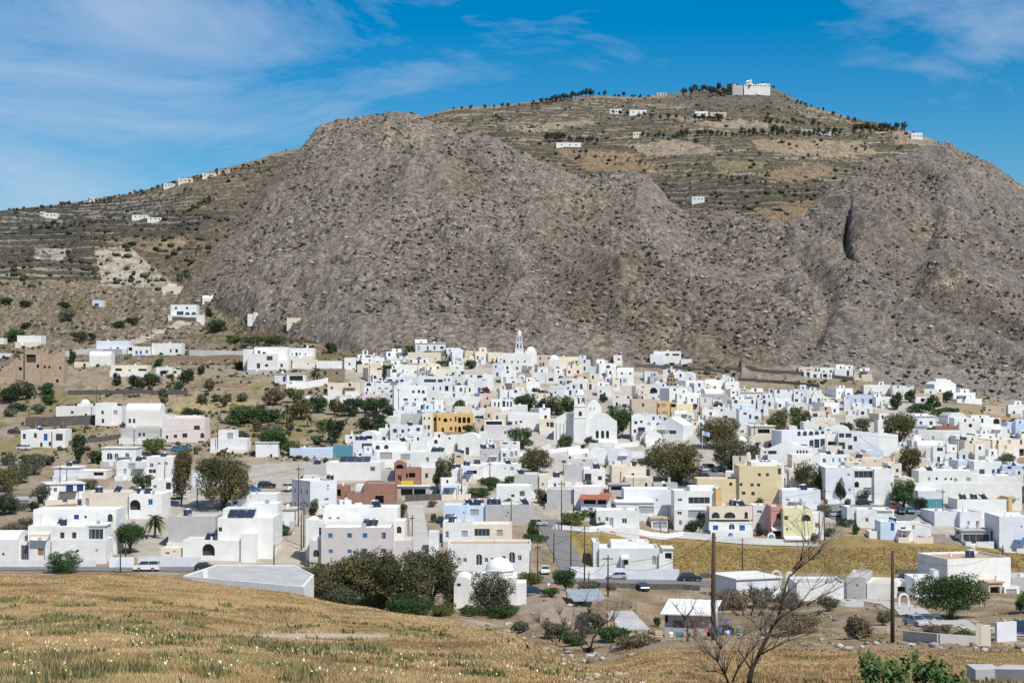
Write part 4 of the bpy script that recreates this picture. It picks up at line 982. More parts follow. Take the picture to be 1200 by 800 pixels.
H([(766, 798, 412, 424, dict(D=8, win=[(782, 415.5, 4, 2.5, 'k'), (792, 415.5, 8, 2.5, 'k')])), (762, 777, 415, 424, dict(dy=-1.5, D=6, c='V')), (798, 811, 420.5, 426, dict(dy=-.8, D=5))], h=5.2, label='white villa alone at the foot of the mountain above the village', ymin=550, lm='lone upper villa')
H([(719, 729, 417, 427, dict(D=6, c='Q', win=[(725, 421, 3, 2, 'w')]))], h=3.6, label='small pinkish ruin at the foot of the mountain near the lone villa', ymin=550)
H([(1180, 1197, 495, 503, dict(D=6, c='L'))], h=3, label='light blue house at the village edge below the stony slope', ymin=450)
# ------------------------------------------------------------------ middle rows with their own faces
H([(490, 530, 441, 462, dict(D=8, c='V', roof='flat', win=[(504, 446, 14, 3.5, 'g'), (516, 446, 6, 3.5, 'g'), (521.5, 445, 2, 3, 'w'), (526, 445, 2, 3, 'w'), (508, 455, 2, 4, 'w'), (523.5, 455, 4, 6, 'o'), (516, 455, 1.6, 4, 'w')]))], h=6.6, ymin=440, label='wide white house with a strip of grey glazing across its upper floor')
H([(462, 500, 452, 477, dict(D=8, c='W', win=[(484.5, 459, 3, 3, 'w'), (491, 458.5, 3, 4, 'wa'), (496, 459, 3.5, 4, 'wa'), (475.5, 468, 5, 2.5, 'w'), (488, 468, 4.5, 2.8, 'w'), (499, 468, 6, 4, 'g'), (490, 476, 3, 2.5, 'e')]))], h=8, yaw=8, ymin=440, label='tall plain white house dotted with small dark windows behind the ochre arcades')
H([(452, 476, 442, 453, dict(D=7, c='V', win=[(457, 446, 6, 3.5, 'b'), (465.5, 446.5, 4, 3, 'b'), (471, 446, 4, 3, 'b')]))], h=4, ymin=440, label='white house with three blue windows in one band beside the cypress')
H([(512, 554, 484.5, 509, dict(c='O', rm='c', D=9, win=[(509.5, 491.5, 4, 5, 'Ra'), (515, 491, 2.2, 4, 'k'), (522, 492, 4.5, 4.5, 'Ra'), (528.3, 491.5, 2.3, 3, 'k'), (534, 491, 2.2, 6, 'k'), (538.7, 492, 3.8, 7, 'Ra'), (544, 492, 3.8, 7, 'Ra'), (549.2, 492, 3.8, 7, 'Ra'), (538.7, 503, 3.8, 7, 'Ra'), (544, 501, 3.8, 5, 'Ra'), (549.2, 501, 3.8, 5, 'Ra'), (528.5, 502, 3, 4, 'K'), (534, 502.5, 2.2, 6, 'k'), (519, 504, 3, 6, 'K')])), (506.5, 512, 485, 509, dict(c='O', dy=1.2, D=6, win=[(509.5, 491, 3.5, 4, 'Ra')]))],
  h=6.9, ymin=440, label='ochre two-storey building with rows of brown arches', name='house', lm='ochre arcaded building')
H([(495, 506.5, 485, 512, dict(c='C', rm='w', D=8, win=[(497.5, 490, 2, 3, 'k'), (503, 490, 2, 3, 'k'), (497.6, 500.5, 3, 4.5, 'k'), (502.6, 500.5, 3, 4.5, 'k'), (502, 509, 3, 4, 'k')])), (470, 496, 485, 506, dict(c='G', dy=1.5, D=7))], h=8.3, ymin=440, label='cream house with twin dark windows joined to the ochre arcaded building')
H([(457, 496, 499, 519, dict(c='V', D=8, win=[(463, 504.5, 4.5, 4.5, 't'), (472, 505, 3, 4, 'w'), (479, 503.5, 2.5, 3, 'w'), (490, 503, 4, 4, 'w')])), (479, 501, 508, 520, dict(dy=-3, D=4, c='V', win=[(484.5, 515, 8, 7, 'e'), (493, 515, 2, 7, 'K')]))], h=6, ymin=420, label='white house with a teal window and a grey shutter below the ochre arcades')
H([(414, 437, 516, 541, dict(c='V', D=9, win=[(430, 522.5, 12, 6.5, 'g'), (419, 531, 2, 7, 'w')])), (437, 476, 517.5, 541, dict(dy=.7, D=8, win=[(443, 524, 5, 5, 'ka'), (453, 523.5, 5, 5, 'ka')])), (440, 481, 529, 543, dict(dy=-3, D=4, win=[(451, 534, 14, 8, 'e'), (474, 536, 12, 8, 'e')]))], h=7, ymin=400, yaw=6, label='large white house with a glazed balcony and twin arched windows')
H([(481, 520, 530, 566, dict(D=9, win=[(501, 538, 3.5, 5, 'w')])), (492, 516, 548, 570, dict(dy=-2, D=4, c='C', win=[(500, 557, 3.5, 5.5, 'b')]))], h=8, ymin=400, label='tall white house with a cream lower front and one blue window')
H([(463, 492, 549, 581, dict(c='B', rm='t', D=8, win=[(468.6, 560, 4.5, 6.5, 'o'), (483, 556.5, 7.5, 5.5, 'o'), (477, 557, 2, 5, 'o'), (482, 575, 18, 10, 'o'), (497, 575, 6, 9, 'o')])), (462, 475, 543, 560, dict(c='B', rm='t', dy=.6, D=6, roof='vault', win=[(468.5, 547, 9, 6, 'oa')])), (447, 463, 551, 575, dict(c='G', dy=3, D=6)), (465, 503, 570, 581.5, dict(c='G', rm='w', dy=-3, D=3.0, roof='slab', win=[(477, 576.5, 14, 8, 'o'), (492, 576.5, 14, 8, 'o')]))], ymin=400,
  label='unfinished brick house with a dark round vent over a yellow-signed shop', lm='brick shop house')
H([(427, 463, 566, 592, dict(c='B', rm='g', D=8, win=[(445, 585, 10, 9, 'o')])), (406, 437, 577, 592, dict(c='B', dy=-1.4, D=5, rm='t')), (391, 408, 569, 592, dict(c='B', dy=.5, D=6, rm='g', win=[(397.5, 577, 4.5, 8, 'o')])), (417, 432, 568, 580, dict(dy=1.7, D=5, c='W'))], ymin=390, label='low roofless red brick house with grey concrete bands', lm='roofless brick house')
H([(365, 394, 563, 600, dict(D=10, c='V', zb=4, win=[(384.5, 569.5, 2.5, 3, 'w'), (384.5, 573.5, 2.5, 2, 'w'), (383, 585, 5, 3, 'w'), (383, 592, 5, 3, 'w')], side=('L', 3, 'w')))], yaw=32, ymin=370, label='tall bluish cube house on the lane corner with blank walls', lm='tall bluish cube house')
H([(357, 382, 544, 558, dict(c='G', rm='g', D=7))], h=4.2, ymin=400, label='plain grey block house behind the tall bluish cube')
H([(382, 446, 542, 560, dict(D=8, win=[(437, 549, 5.5, 5, 'g')], chim=.05))], h=4.6, ymin=400, label='long white house with one glazed window behind the dark solar field', yaw=-4)
H([(300, 326, 519, 543, dict(D=7, roof='slab', win=[(318, 534, 3, 4, 'b')])), (340, 390, 525, 541, dict(dy=-1, D=6, c='L')), (391, 414, 522, 536, dict(dy=.4, D=5, c='X'))], h=4, ymin=400, label='low white and pale blue house with a turquoise end wall', lm='turquoise end wall')
# ------------------------------------------------------------------ front centre-left
H([(198, 253, 605, 642, dict(c='G', rm='c', D=11, zb=4))], label='big blank grey rendered building beside the palm', lm='blank grey building', ymin=300)
H([(215, 283, 633, 657, dict(D=8, rm='c', win=[(245, 644, 15, 14, 'oa'), (241, 650, 6, 5, 'w')])), (283, 300, 625, 657, dict(dy=-.5, D=8)), (189, 215, 642, 656, dict(dy=.6, D=5, c='C', win=[(197, 648, 5, 3, 'w'), (205, 647, 2, 2, 'w')]))], ymin=300, label='low white house with one large grey arch behind the road wall')
H([(256, 320, 607, 655, dict(D=12, zb=4, win=[(259, 620, 4, 5, 'k')], side=('R', 1, 'w'))), (262, 300, 596, 612, dict(dy=7, D=6, win=[(270, 605, 5, 6, 'e'), (283, 606, 6, 4, 'e')])), (290, 326, 590, 612, dict(dy=10, D=7))], ymin=300, label='tall white house carrying a sloping solar array on its terrace', lm='solar terrace house')
H([(271, 325, 579, 597, dict(c='V', rm='w', D=8, win=[(276, 589, 5, 4, 'b')]))], ymin=380, label='low white house with one blue window behind the solar terrace house')
H([(226, 262, 556, 575, dict(D=7, c='V'))], ymin=390, label='white house half hidden behind the tall brown trees')
H([(178, 204, 562, 580, dict(D=7, win=[(198, 569, 6, 8, 'k'), (182, 570, 4, 4, 'w')])), (190, 214, 579, 597, dict(dy=-7, D=6, win=[(203, 587, 20, 9, 'o')]))], ymin=380, label='white house with a dark carport beside the tall brown trees')
H([(328, 347, 597, 616, dict(D=6, roof='slab', rm='c')), ], ymin=350, label='low white lane-side house with a cream slab roof')
H([(377, 461, 618, 668, dict(c='N', D=10, zb=4, rm='w', win=[(387.5, 627.5, 5.5, 6, 's'), (410, 627.5, 6, 6, 's'), (428, 627.5, 6, 6, 's'), (450, 627.5, 5.5, 8, 's'), (388, 646, 5, 5, 's'), (410, 646, 5.5, 5, 's'), (428, 646.5, 6, 8, 's'), (450, 645, 6, 5, 's')])), (363, 378, 633, 668, dict(c='N', dy=1, D=8, win=[(371, 648, 7, 8, 'ka')])), (461, 482, 633, 668, dict(c='N', dy=.9, D=8, rm='c')), (461.3, 475, 610, 640, dict(dy=3, D=6, win=[(468, 620.5, 5.5, 8, 'ka')])), (359, 378, 609, 640, dict(dy=5, D=7, win=[(375.5, 622, 2.4, 9, 'ka')])), (379, 466, 595, 625, dict(dy=10.4, D=9, win=[(387, 607, 4, 3, 'w'), (396.5, 607, 4, 3, 'w')]))],
  ymin=330, label='rosy grey apartment house with two rows of pale blue windows', lm='rosy grey apartment house')
# ------------------------------------------------------------------ front centre
H([(520, 548, 592, 616, dict(c='L', D=8, win=[(544, 601, 2.5, 3, 'w')])), (548, 569, 592, 616, dict(c='L', dy=1, D=7, win=[(556, 600, 10, 7, 'e')])), (569, 625, 591, 619, dict(c='G', rm='w', dy=.4, D=10, win=[(595, 601, 3, 3, 'w'), (593, 605, 2, 2, 'w')]))], ymin=360, label='long low house half light blue and half grey with solar heaters', lm='blue-and-grey house')
H([(519, 554, 612, 638, dict(D=8, rm='c', win=[(544.5, 625, 7, 7, 'e'), (524, 626, 4, 8, 'w')], side=('L', 2, 'w'))), (554, 600, 614, 638, dict(c='C', dy=.8, D=7, rm='w', win=[(565, 623.5, 18, 8.5, 'g'), (585.5, 624, 7, 7, 'e')]))], ymin=345, label='white house with a wide glazed opening behind the tan-roofed house')
H([(525, 622, 637, 670, dict(D=9, rm='t', zb=3, win=[(545, 656, 4.5, 5.5, 'w'), (561.5, 655.5, 7.5, 13, 'wa'), (570, 656, 4.5, 5.5, 'w'), (577, 655, 4, 4, 'w'), (590.5, 653.5, 4.5, 5, 'w'), (600, 653, 7.5, 13, 'wa'), (609, 653.5, 4.5, 6.5, 'w')]))], ymin=322, label='long white house with a tan roof and two arched front doors', lm='tan-roofed house')
H([(503, 514, 623, 647, dict(D=4, c='V', zb=3))], ymin=340, label='narrow white lane-side shed beside the concrete lane')
H([(582, 623, 570, 592, dict(D=8, win=[(612, 578, 6, 6, 'g'), (601, 580.5, 4, 3, 'k')]))], ymin=380, label='white house with a dark glazed window beside the grey blank house', h=4.5)
H([(603, 632, 556, 580, dict(c='G', rm='w', D=9, win=[(621, 566.5, 2.5, 2.5, 'w')])), (632, 647, 556.5, 580, dict(c='C', dy=-.5, D=8, rm='c', win=[(636, 567, 2, 2.5, 'k'), (642, 567.5, 2, 3, 's')])), (647, 661, 559, 580, dict(c='C', dy=.7, D=7))], h=5.0, ymin=390, label='grey and cream joined houses behind the blue-trimmed house')
H([(641, 672, 573, 595, dict(c='G', rm='w', D=8)), (672, 702, 570, 595, dict(c='W', dy=-.6, D=8))], yaw=-6, ymin=380, label='white house with a grey side behind the terracotta-roofed cafe')
H([(681, 712, 584, 600, dict(c='V', D=5, roof='shed', rm='r', zb=3, win=[(691, 588, 14, 5, 'o'), (705, 588, 10, 5, 'o'), (692, 596, 5, 3, 'w'), (699, 596, 5, 3, 'w'), (708, 595, 6, 4, 'w')]))], yaw=-10, ymin=370, label='blue and white cafe under a terracotta awning roof', lm='terracotta cafe', cat='cafe', name='cafe')
H([(661, 684, 545, 567, dict(c='G', rm='g', D=8)), (684, 709, 549, 567, dict(dy=-.5, D=8, c='W', win=[(689, 559, 8, 8.5, 'k'), (703, 560, 4.5, 4.5, 'k')]))], h=5.4, ymin=395, label='white house with a big brown window joined to a grey blank house')
H([(717, 757, 546, 566, dict(c='C', rm='c', D=9, win=[(741.5, 555.5, 3, 2.5, 'k')])), (733, 765, 559, 575, dict(dy=-5, c='C', D=5, win=[(757, 568, 3, 5, 'K')]))], h=5.5, ymin=395, label='cream house with one tiny window beside the big round tree')
H([(714, 739, 568, 577, dict(c='G', rm='g', D=6, roof='slab', win=[(725, 572, 18, 4, 'o')]))], h=2.8, ymin=395, label='low grey shed with an open front', cat='shed', name='shed')
H([(731, 788, 573, 602, dict(c='V', D=9, rm='w', win=[(769.5, 586, 2, 4, 'w')]))], ymin=375, label='big blank bluish white house beside the glass-fronted villa')
H([(722, 766, 589, 606, dict(c='V', D=8, roof='slab', win=[(757, 597, 18, 8, 'e')]))], ymin=360, label='low white house with a slab roof behind the small cottage')
H([(699, 749, 598, 624, dict(D=8, rm='w', zb=3, win=[(711, 608, 4, 5, 'w'), (716.3, 612, 4.5, 11, 'd'), (731.5, 610, 6, 6, 'w'), (729, 619, 4.5, 2.5, 'w'), (702, 608, 3, 5, 'w')]))], ymin=350, label='small white cottage with a grey door at the head of the golden field', lm='grey-doored cottage')
H([(763, 783, 608, 622, dict(c='W', rm='t', D=6, roof='slab', win=[(773, 615, 16, 7, 'e')]))], ymin=350, label='small white garage with a brown flat roof above the golden field', cat='garage', name='garage')
H([(702, 772, 642, 667, dict(c='V', D=9, rm='w', zb=3, win=[(733.5, 656, 5, 11, 'K'), (766, 656, 4.5, 10, 'ea')], awn=[(727, 737, 650, 1.2, M_wfr)])), (695, 702.5, 635, 667, dict(dy=.7, D=9, side=('L', 1, 'o'))), (716, 760, 634, 655, dict(dy=4, D=5)), (772, 778, 648, 667, dict(dy=-.6, D=6)), (777, 788, 643, 667, dict(dy=.6, D=5, roof='slab', win=[(783, 651, 8, 7, 'o')]))], ymin=325, label='bluish white bungalow standing alone on the golden field', lm='field bungalow')
# ------------------------------------------------------------------ right of centre
H([(790, 838, 596, 622, dict(D=7, win=[(796, 601, 5.5, 4, 'w'), (816, 602, 20, 9, 'e'), (788, 611, 3, 3, 'wa'), (797, 612, 3.5, 6, 'wa')])), (790, 838, 575, 605, dict(dy=1.5, D=8, win=[(819, 586, 25, 7.5, 'g'), (796.5, 585.5, 5.5, 3.5, 'w')])), (808, 843, 570, 590, dict(dy=5, D=6)), (838.5, 845.5, 572, 600, dict(dy=.5, D=6, c='O'))], ymin=370, label='white modern villa with a wide ribbon of dark glass', lm='glass-fronted villa')
H([(830.5, 881.5, 611, 627, dict(c='W', dy=0, D=9.3, zb=3, win=[(838, 618, 6, 5.5, 'B'), (857, 617, 7, 7, 'wa'), (869.2, 620.5, 6.5, 11, 'D')])), (831, 881, 593, 611.3, dict(c='C', rm='c', dy=.12, D=9, zb=-3.35, win=[(838.3, 603.5, 9.5, 7, 'ka'), (854.8, 603.5, 13, 7, 'ka'), (874, 603.5, 4, 8, 'ka')]))], ymin=360, pos=None, label='cream house with brown arches above and bright blue door below', lm='blue-doored cream house')
H([(882, 901, 592, 620, dict(c='V', D=7, win=[(889.5, 599.5, 5.5, 3.5, 'w')]))], ymin=365, label='small bluish white house between cream and rose houses')
H([(903, 917, 593, 630, dict(c='P', D=8, win=[(912, 604.5, 5.5, 7, 'ka'), (910, 624, 10, 8, 'o')], awn=[(903, 917, 617, 1.4, M_wfr)]))], ymin=365, label='narrow rose-pink house with one arched brown window', lm='rose-pink house')
H([(917.5, 951, 596, 633, dict(c='Y', D=9, rm='c', win=[(944, 606.5, 11, 7.5, 'ka'), (920.8, 606.5, 4.5, 4.5, 'k'), (922, 620, 2, 2, 'k'), (932, 630, 26, 5, 'o')], awn=[(918, 948, 628, 1.2, M_wfr)])), (951.5, 966, 601, 630, dict(dy=1.2, D=6, win=[(957, 615, 5, 5, 'q')]))], ymin=365, label='pale yellow house with a wide arched window and white awning', lm='pale yellow house')
H([(916, 961, 574, 600, dict(c='V', D=8, rm='w', win=[(922.5, 585.5, 4.5, 2, 'w'), (937.5, 586.5, 3, 3, 'w')]))], ymin=385, label='plain white house behind the pale yellow house')
H([(866, 916, 546, 598, dict(c='K', rm='c', D=10, zb=4, win=[(889.5, 556, 3.5, 3.5, 'k'), (899, 556, 3.5, 3.5, 'k'), (913, 552, 3.5, 7, 'K'), (868, 567.5, 3.5, 3.5, 'k'), (881, 568, 3.5, 3.5, 'k'), (888.5, 568, 3.5, 3.5, 'k'), (871, 577.5, 4.5, 3.5, 'k'), (882, 578, 4, 4, 'k')])), (817, 866, 561, 590, dict(c='K', rm='c', dy=.9, D=9, win=[(856, 567, 3.5, 4, 'k')])), (880, 918, 541, 556, dict(dy=6, D=7, c='W'))], ymin=395, h=9.6, label='large khaki building with rows of tiny square brown windows', lm='khaki building')
H([(967, 1000, 548, 587, dict(c='V', D=10, zb=3, win=[(994, 556, 3, 3, 'w'), (995, 574, 3, 4, 'w')]))], ymin=395, h=8.4, label='tall blank bluish house behind the small upright tree')
H([(1000.5, 1024, 549, 588, dict(D=8, c='W', win=[(1011, 555.5, 22, 8, 'g'), (1003.5, 567.5, 6, 7, 'oa'), (1016, 575, 9, 8, 'e')])), (1024, 1043, 549, 588, dict(dy=-.7, D=8))], ymin=395, h=8.4, label='white house with a ribbon of blue glass over an open stair')
H([(1003, 1047, 597, 620, dict(D=8, win=[(1015, 609, 4, 5, 'w'), (1036, 600, 18, 3, 'e')])), (992, 1003.5, 594, 620, dict(dy=.6, D=7, c='V'))], ymin=370, label='low white house with a garden screen behind the light blue shack')
H([(1048, 1090, 614, 633, dict(c='V', D=9, rm='c', win=[(1057.5, 620, 6.5, 6, 's'), (1069.5, 617.5, 3, 5.5, 'w')])), (1031, 1048.5, 611, 630, dict(c='L', dy=-.5, D=6, win=[(1045, 617, 4, 9, 'B')])), (1018, 1032, 622, 633, dict(dy=.3, D=4))], ymin=365, label='long white house with a light blue shack end on the golden field edge', lm='light blue shack')
H([(1040, 1056, 543, 562, dict(c='C', D=7, rm='c', win=[(1051, 551, 3, 4, 'k')]))], ymin=420, h=5, label='small sandy cream house beside the leaning brown tree')
H([(1052, 1196, 566, 589, dict(c='W', D=1.2, roof='none', zb=4, par=.01))], ymin=400, h=5.6, yaw=-2, label='long blank white retaining wall below the hall', lm='retaining wall', cat='wall', name='retaining_wall', group='walls')
H([(1076, 1147, 552, 572, dict(D=8, roof='flat', win=[(1088, 561, 3, 3.5, 'e'), (1097, 560.5, 2.5, 3, 'k'), (1107.5, 561, 2.5, 2.5, 'k'), (1114, 561, 2.5, 2.5, 'k'), (1119, 562, 4, 4, 'e'), (1134, 561.5, 5, 4, 'e')])), (1147, 1191, 557, 572, dict(dy=1, D=7))], ymin=430, h=4.8, label='long low white hall above the retaining wall')
H([(1141, 1173, 541, 560, dict(D=7, win=[(1150, 553.5, 7, 8, 's'), (1163.5, 553.5, 3.5, 8, 'ba'), (1169, 551, 2.5, 4, 'b')]))], ymin=430, h=4.6, label='white house with blue arched doors behind the long hall')
H([(1170, 1215, 605, 645, dict(c='V', D=12, zb=3, win=[(1196, 617, 1.5, 3, 'w'), (1198, 631, 3, 3, 'w')]))], ymin=370, label='big blank bluish white building at the end of the golden field', lm='big blank bluish building')
H([(1094, 1124, 599, 617, dict(D=9, c='V', rm='w')), (1124, 1150, 600, 622, dict(c='V', dy=-1.5, D=8, win=[(1134, 613, 3, 5, 'w'), (1145, 614, 4, 7, 'w')])), (1151, 1170, 607, 622, dict(dy=.5, D=7))], ymin=375, yaw=8, label='low white workshop group with sloping side wall')
H([(1121, 1181, 585, 600, dict(c='W', rm='t', D=9)), (1181, 1185, 583, 604, dict(c='O', dy=-.5, D=8))], ymin=385, h=4.4, label='white hall with an ochre gable end and three roof collectors', lm='ochre-ended hall')
H([(1074.5, 1104.5, 584.5, 597, dict(D=6, c='X', zb=3)), (1075, 1104, 575, 585, dict(dy=.15, D=6, c='V', zb=-2.3))], ymin=385, label='white shop with a turquoise lower wall behind the parked cars', lm='turquoise shop', cat='shop', name='shop')
H([(1126, 1160, 622, 638, dict(c='G', D=6, roof='slab', rm='g', win=[(1143, 631, 31, 11, 'g')]))], ymin=370, label='dark glass pavilion beside the blank bluish building')
H([(1107, 1186, 654, 693, dict(c='W', rm='t', D=12, zb=4, chim=.22)), (1152, 1170, 683, 698, dict(dy=-3.5, D=3.4, c='T', roof='slab', rm='t', win=[(1160, 692, 12, 9, 'o')])), (1171, 1190, 688, 702, dict(dy=-4, D=3, win=[(1180, 695, 13, 8, 'e')]))], yaw=14, ymin=285, label='tall blank cream-white house beside the round roadside tree', lm='blank roadside house')
# ------------------------------------------------------------------ white huts at the near edge
H([(861, 916, 678, 704, dict(D=10, c='V', zb=3, roof='slab', win=[(898, 690, 4, 4, 'b')]))], yaw=20, ymin=270, label='white hut with a broad flat roof beside the near bare thicket')
H([(933, 991, 683, 704, dict(D=10, zb=3, rm='g'))], ymin=265, yaw=0, label='white block hut with a grey patched roof behind the bare tree')
H([(992, 1012, 676, 702, dict(D=12, c='G', zb=3, rm='g', win=[(1003, 686, 3, 4, 'w')])), (1012, 1040, 682, 702, dict(dy=1, D=9, c='W', rm='c'))], ymin=265, yaw=-18, label='grey and white stepped hut facing the near pole')
H([(1047, 1064, 682, 697, dict(D=6, win=[(1055, 690, 12, 6, 'o')]))], ymin=285, label='small white shed with a dark opening behind the garden arch', cat='shed', name='shed', group='sheds and garages')
H([(1071, 1098, 678, 700, dict(D=8, c='V', roof='flat')), (1093, 1099, 668, 700, dict(dy=1, D=3))], ymin=280, label='white cube hut half hidden by the round roadside tree')
H([(779, 833, 718, 746, dict(c='G', D=7, zb=2.5, roof='shed', rm='w', win=[(795, 731, 13, 9, 'g'), (781, 725, 3.5, 9, 'K'), (811, 731, 6, 10, 'o'), (822, 732, 16, 9, 'o')]))], yaw=-14, ymin=235, label='low grey workshop under a crumpled white sheet roof', lm='sheet-roofed workshop', cat='workshop', name='workshop')
# far right front (behind the tree)
H([(1184, 1215, 676, 692, dict(c='G', D=8, rm='g'))], ymin=300, label='low grey store at the road bend beside the tall blank house')
# ------------------------------------------------------------------ school-like buildings on the right
H([(915, 968, 505, 534, dict(D=9, c='V', zb=3, rm='c', win=[(936, 507.5, 4, 6, 'ta'), (943, 507.5, 5, 6, 'ta'), (950.5, 507, 5.5, 6, 'ta'), (957.5, 506.5, 5.5, 6, 'ta'), (964.5, 506.5, 4, 4, 't'), (951, 520, 5, 9, 'g'), (957.5, 519.5, 6, 10, 'g'), (964.5, 519, 5.5, 10, 'g')]))], yaw=10, ymin=430, h=7.6, label='long white building with a row of teal arched windows over tall glazing', lm='teal-windowed building')
H([(982, 1030, 507, 530, dict(D=9, c='V', rm='t', win=[(986, 510, 6, 5, 't'), (994, 510, 7, 5, 't'), (1002, 514, 4, 6, 'w'), (986, 522, 8, 8, 'k'), (996, 524, 5, 5, 'k')])), (968, 983, 508, 530, dict(dy=1.2, D=7, win=[(975, 521, 10, 8, 'o')])), (1030, 1052, 509, 530, dict(dy=.8, D=8))], h=7, ymin=430, label='pale lavender two-storey house with paired teal windows')
H([(900, 949, 527, 542, dict(D=8, roof='gable', rm='w', win=[(934, 529, 2, 5, 'w'), (937.5, 529, 2, 5, 'w'), (941, 529, 2, 5, 'w'), (944.5, 529, 2, 5, 'w'), (903, 530, 14, 4, 's')]))], h=4.4, ymin=430, label='white hall with a pediment and four slit windows', lm='pedimented hall', yaw=-8)
H([(928, 961, 533, 547, dict(D=8, c='W', win=[(933.5, 540.5, 2.5, 4, 'w'), (948.5, 539, 2, 3, 'w')])), (961, 995, 532, 547, dict(dy=.8, D=7, win=[(965.5, 539.5, 4, 5, 's'), (976, 539, 2.5, 5, 's'), (983.5, 539, 2.5, 5, 's'), (990, 538, 2.5, 4, 's')]))], h=4.7, ymin=425, label='long white house with a row of pale blue windows')
H([(1014, 1035, 528, 540, dict(D=7, c='L'))], h=3.6, ymin=430, label='light blue low house beside the leaning brown tree')
H([(998, 1042, 537, 552, dict(D=7, c='C', rm='c', win=[(1007.5, 540, 3.5, 3, 'w'), (1025, 540.5, 3, 2, 'w')]))], h=4, ymin=425, label='cream flat house behind the blue-glass house')
H([(866, 884, 480, 500, dict(D=7, c='V', win=[(873, 484.5, 4, 2.5, 'w'), (879, 488, 2.6, 5, 'b'), (886, 488, 2.4, 3.5, 'k'), (880, 498, 8, 5, 'X' if False else 's')])), (869, 884, 475, 485, dict(dy=4, D=4, c='L'))], h=6.2, ymin=440, label='white house with a blue canopy room on its roof', lm='blue roof room')
H([(740, 771, 468, 489, dict(c='T', rm='t', D=9, win=[(753.5, 474.5, 2.4, 4, 'w')])), (771, 785, 470, 490, dict(c='O', dy=-.5, D=9, rm='t', win=[(771.5, 475, 3, 4, 'k'), (777, 475, 5.5, 4, 'e'), (770.5, 485, 4.5, 4, 'e'), (778.5, 485, 6.5, 5, 'e')]))], h=6.2, ymin=440, label='sandy house with an ochre front and four grey shuttered windows', lm='ochre-fronted house')
H([(786, 793, 472, 489, dict(D=6, c='T', win=[(789, 475, 6, 4, 'o'), (786.5, 486, 2.5, 5, 'B')])), (793, 812, 473.5, 483, dict(c='Y', dy=1, D=7, win=[(798, 482, 4, 4, 'o')]))], h=5.0, ymin=440, label='pale yellow house with a blue door beside the ochre-fronted house')
H([(595, 632, 484, 502, dict(D=8, rm='c', win=[(599.5, 495, 2.2, 4.2, 'w'), (605, 495, 2, 4.2, 'w'), (610.5, 494, 3, 2.5, 'w')])), (584, 595.5, 485, 502, dict(dy=.7, D=7, c='C'))], h=5, ymin=440, label='long white house with three narrow windows facing the church')
H([(632, 664, 491, 505, dict(D=7, c='C', rm='c', win=[(642, 497, 3, 5, 't'), (648, 497.5, 7, 6, 'k'), (655, 496.5, 4, 4, 't')]))], h=4.2, ymin=440, label='cream house with a red-brown shop front beside the church')
H([(567, 609, 498, 513, dict(D=8, c='N', rm='c', win=[(592, 506.5, 2, 3, 'w'), (597, 506, 2, 3, 'w'), (578, 495.5, 1, 1, 'w')])), (568, 590, 492, 505, dict(dy=3, D=5, win=[(579, 495.5, 19, 4, 'o')]))], h=4, ymin=440, label='rosy grey terrace house with a long dark pergola')
H([(563, 587, 526, 543, dict(c='G', D=8, rm='g', win=[(568.5, 532.5, 2.5, 2, 'w')])), (587, 608, 527, 543, dict(dy=-.8, D=8, win=[(591, 533, 4, 4.5, 's'), (599.5, 532, 3, 6, 'ea'), (604.5, 531, 3, 6, 'ea')]))], h=4.4, ymin=420, label='grey and white house with one pale blue window and two grey arches')
H([(576, 601, 468, 482, dict(D=7, c='W', rm='c', win=[(580, 474, 2, 6, 'w'), (584.5, 474, 2, 6, 'w'), (590.5, 473, 3.4, 7, 't'), (595, 473.5, 2, 6, 'w'), (599, 473.5, 2, 6, 'w')]))], h=4.5, ymin=440, label='white columned house with tall dark windows behind a small tree')
H([(540, 566, 546, 560, dict(D=7, c='W', win=[(553, 553, 12, 4, 'o')])), (520, 541, 549, 562, dict(dy=1.2, D=6, c='V'))], h=4, ymin=415, label='low white house with a wide dark veranda behind the dark tree')
H([(566, 611, 544, 557, dict(D=8, c='W', win=[(600, 549, 4, 4, 'e'), (592, 549, 2, 2, 'w')]))], h=3.9, ymin=415, label='long low white house with a single grey shutter')
H([(740, 756, 487, 512, dict(D=8, win=[(745, 495, 3.5, 3.5, 'w'), (751.5, 494, 3, 3, 'w'), (752, 503, 9, 5, 'g'), (744, 505, 3, 4, 'w'), (740, 512, 3, 4, 'w')]))], h=7.4, ymin=440, label='white three-level house with teal glazing beside the church tree', D=7)
H([(770, 800, 499, 511, dict(D=9, roof='gable', rm='w', c='V', win=[(788, 507, 8, 6, 's')]))], h=3.6, ymin=430, yaw=-25, label='white gabled hall with a pale blue door')
H([(846, 859, 493, 506, dict(D=6, c='W')), ], h=4, ymin=430, label='small white cube house beside the brown twin trees')
H([(880, 908, 500, 517, dict(D=8, roof='slab', c='C', win=[(895, 505, 14, 5, 'o'), (890, 511, 10, 3, 'o')]))], h=5.6, ymin=430, label='cream kiosk house with a peaked cream awning')
for k_, (u0, u1, vt, wd) in enumerate(((690, 712, 532, 'shell-white'), (712, 740, 533, 'double'), (704, 722, 527, 'small'), (666, 690, 533, 'grey-streaked'), (756, 776, 512, 'bluish'))):
    H([(u0, u1, vt, vt + 8, dict(D=6, roof='vault' if k_ != 3 else 'vaultx', c='V' if k_ % 2 else 'W', win=[((u0 + u1) / 2, vt + 4, 3, 4, 'w')] if k_ == 1 else []))], h=2.6, ymin=430, cat='vaulted house', desc='%s low vaulted white house below the church' % wd)
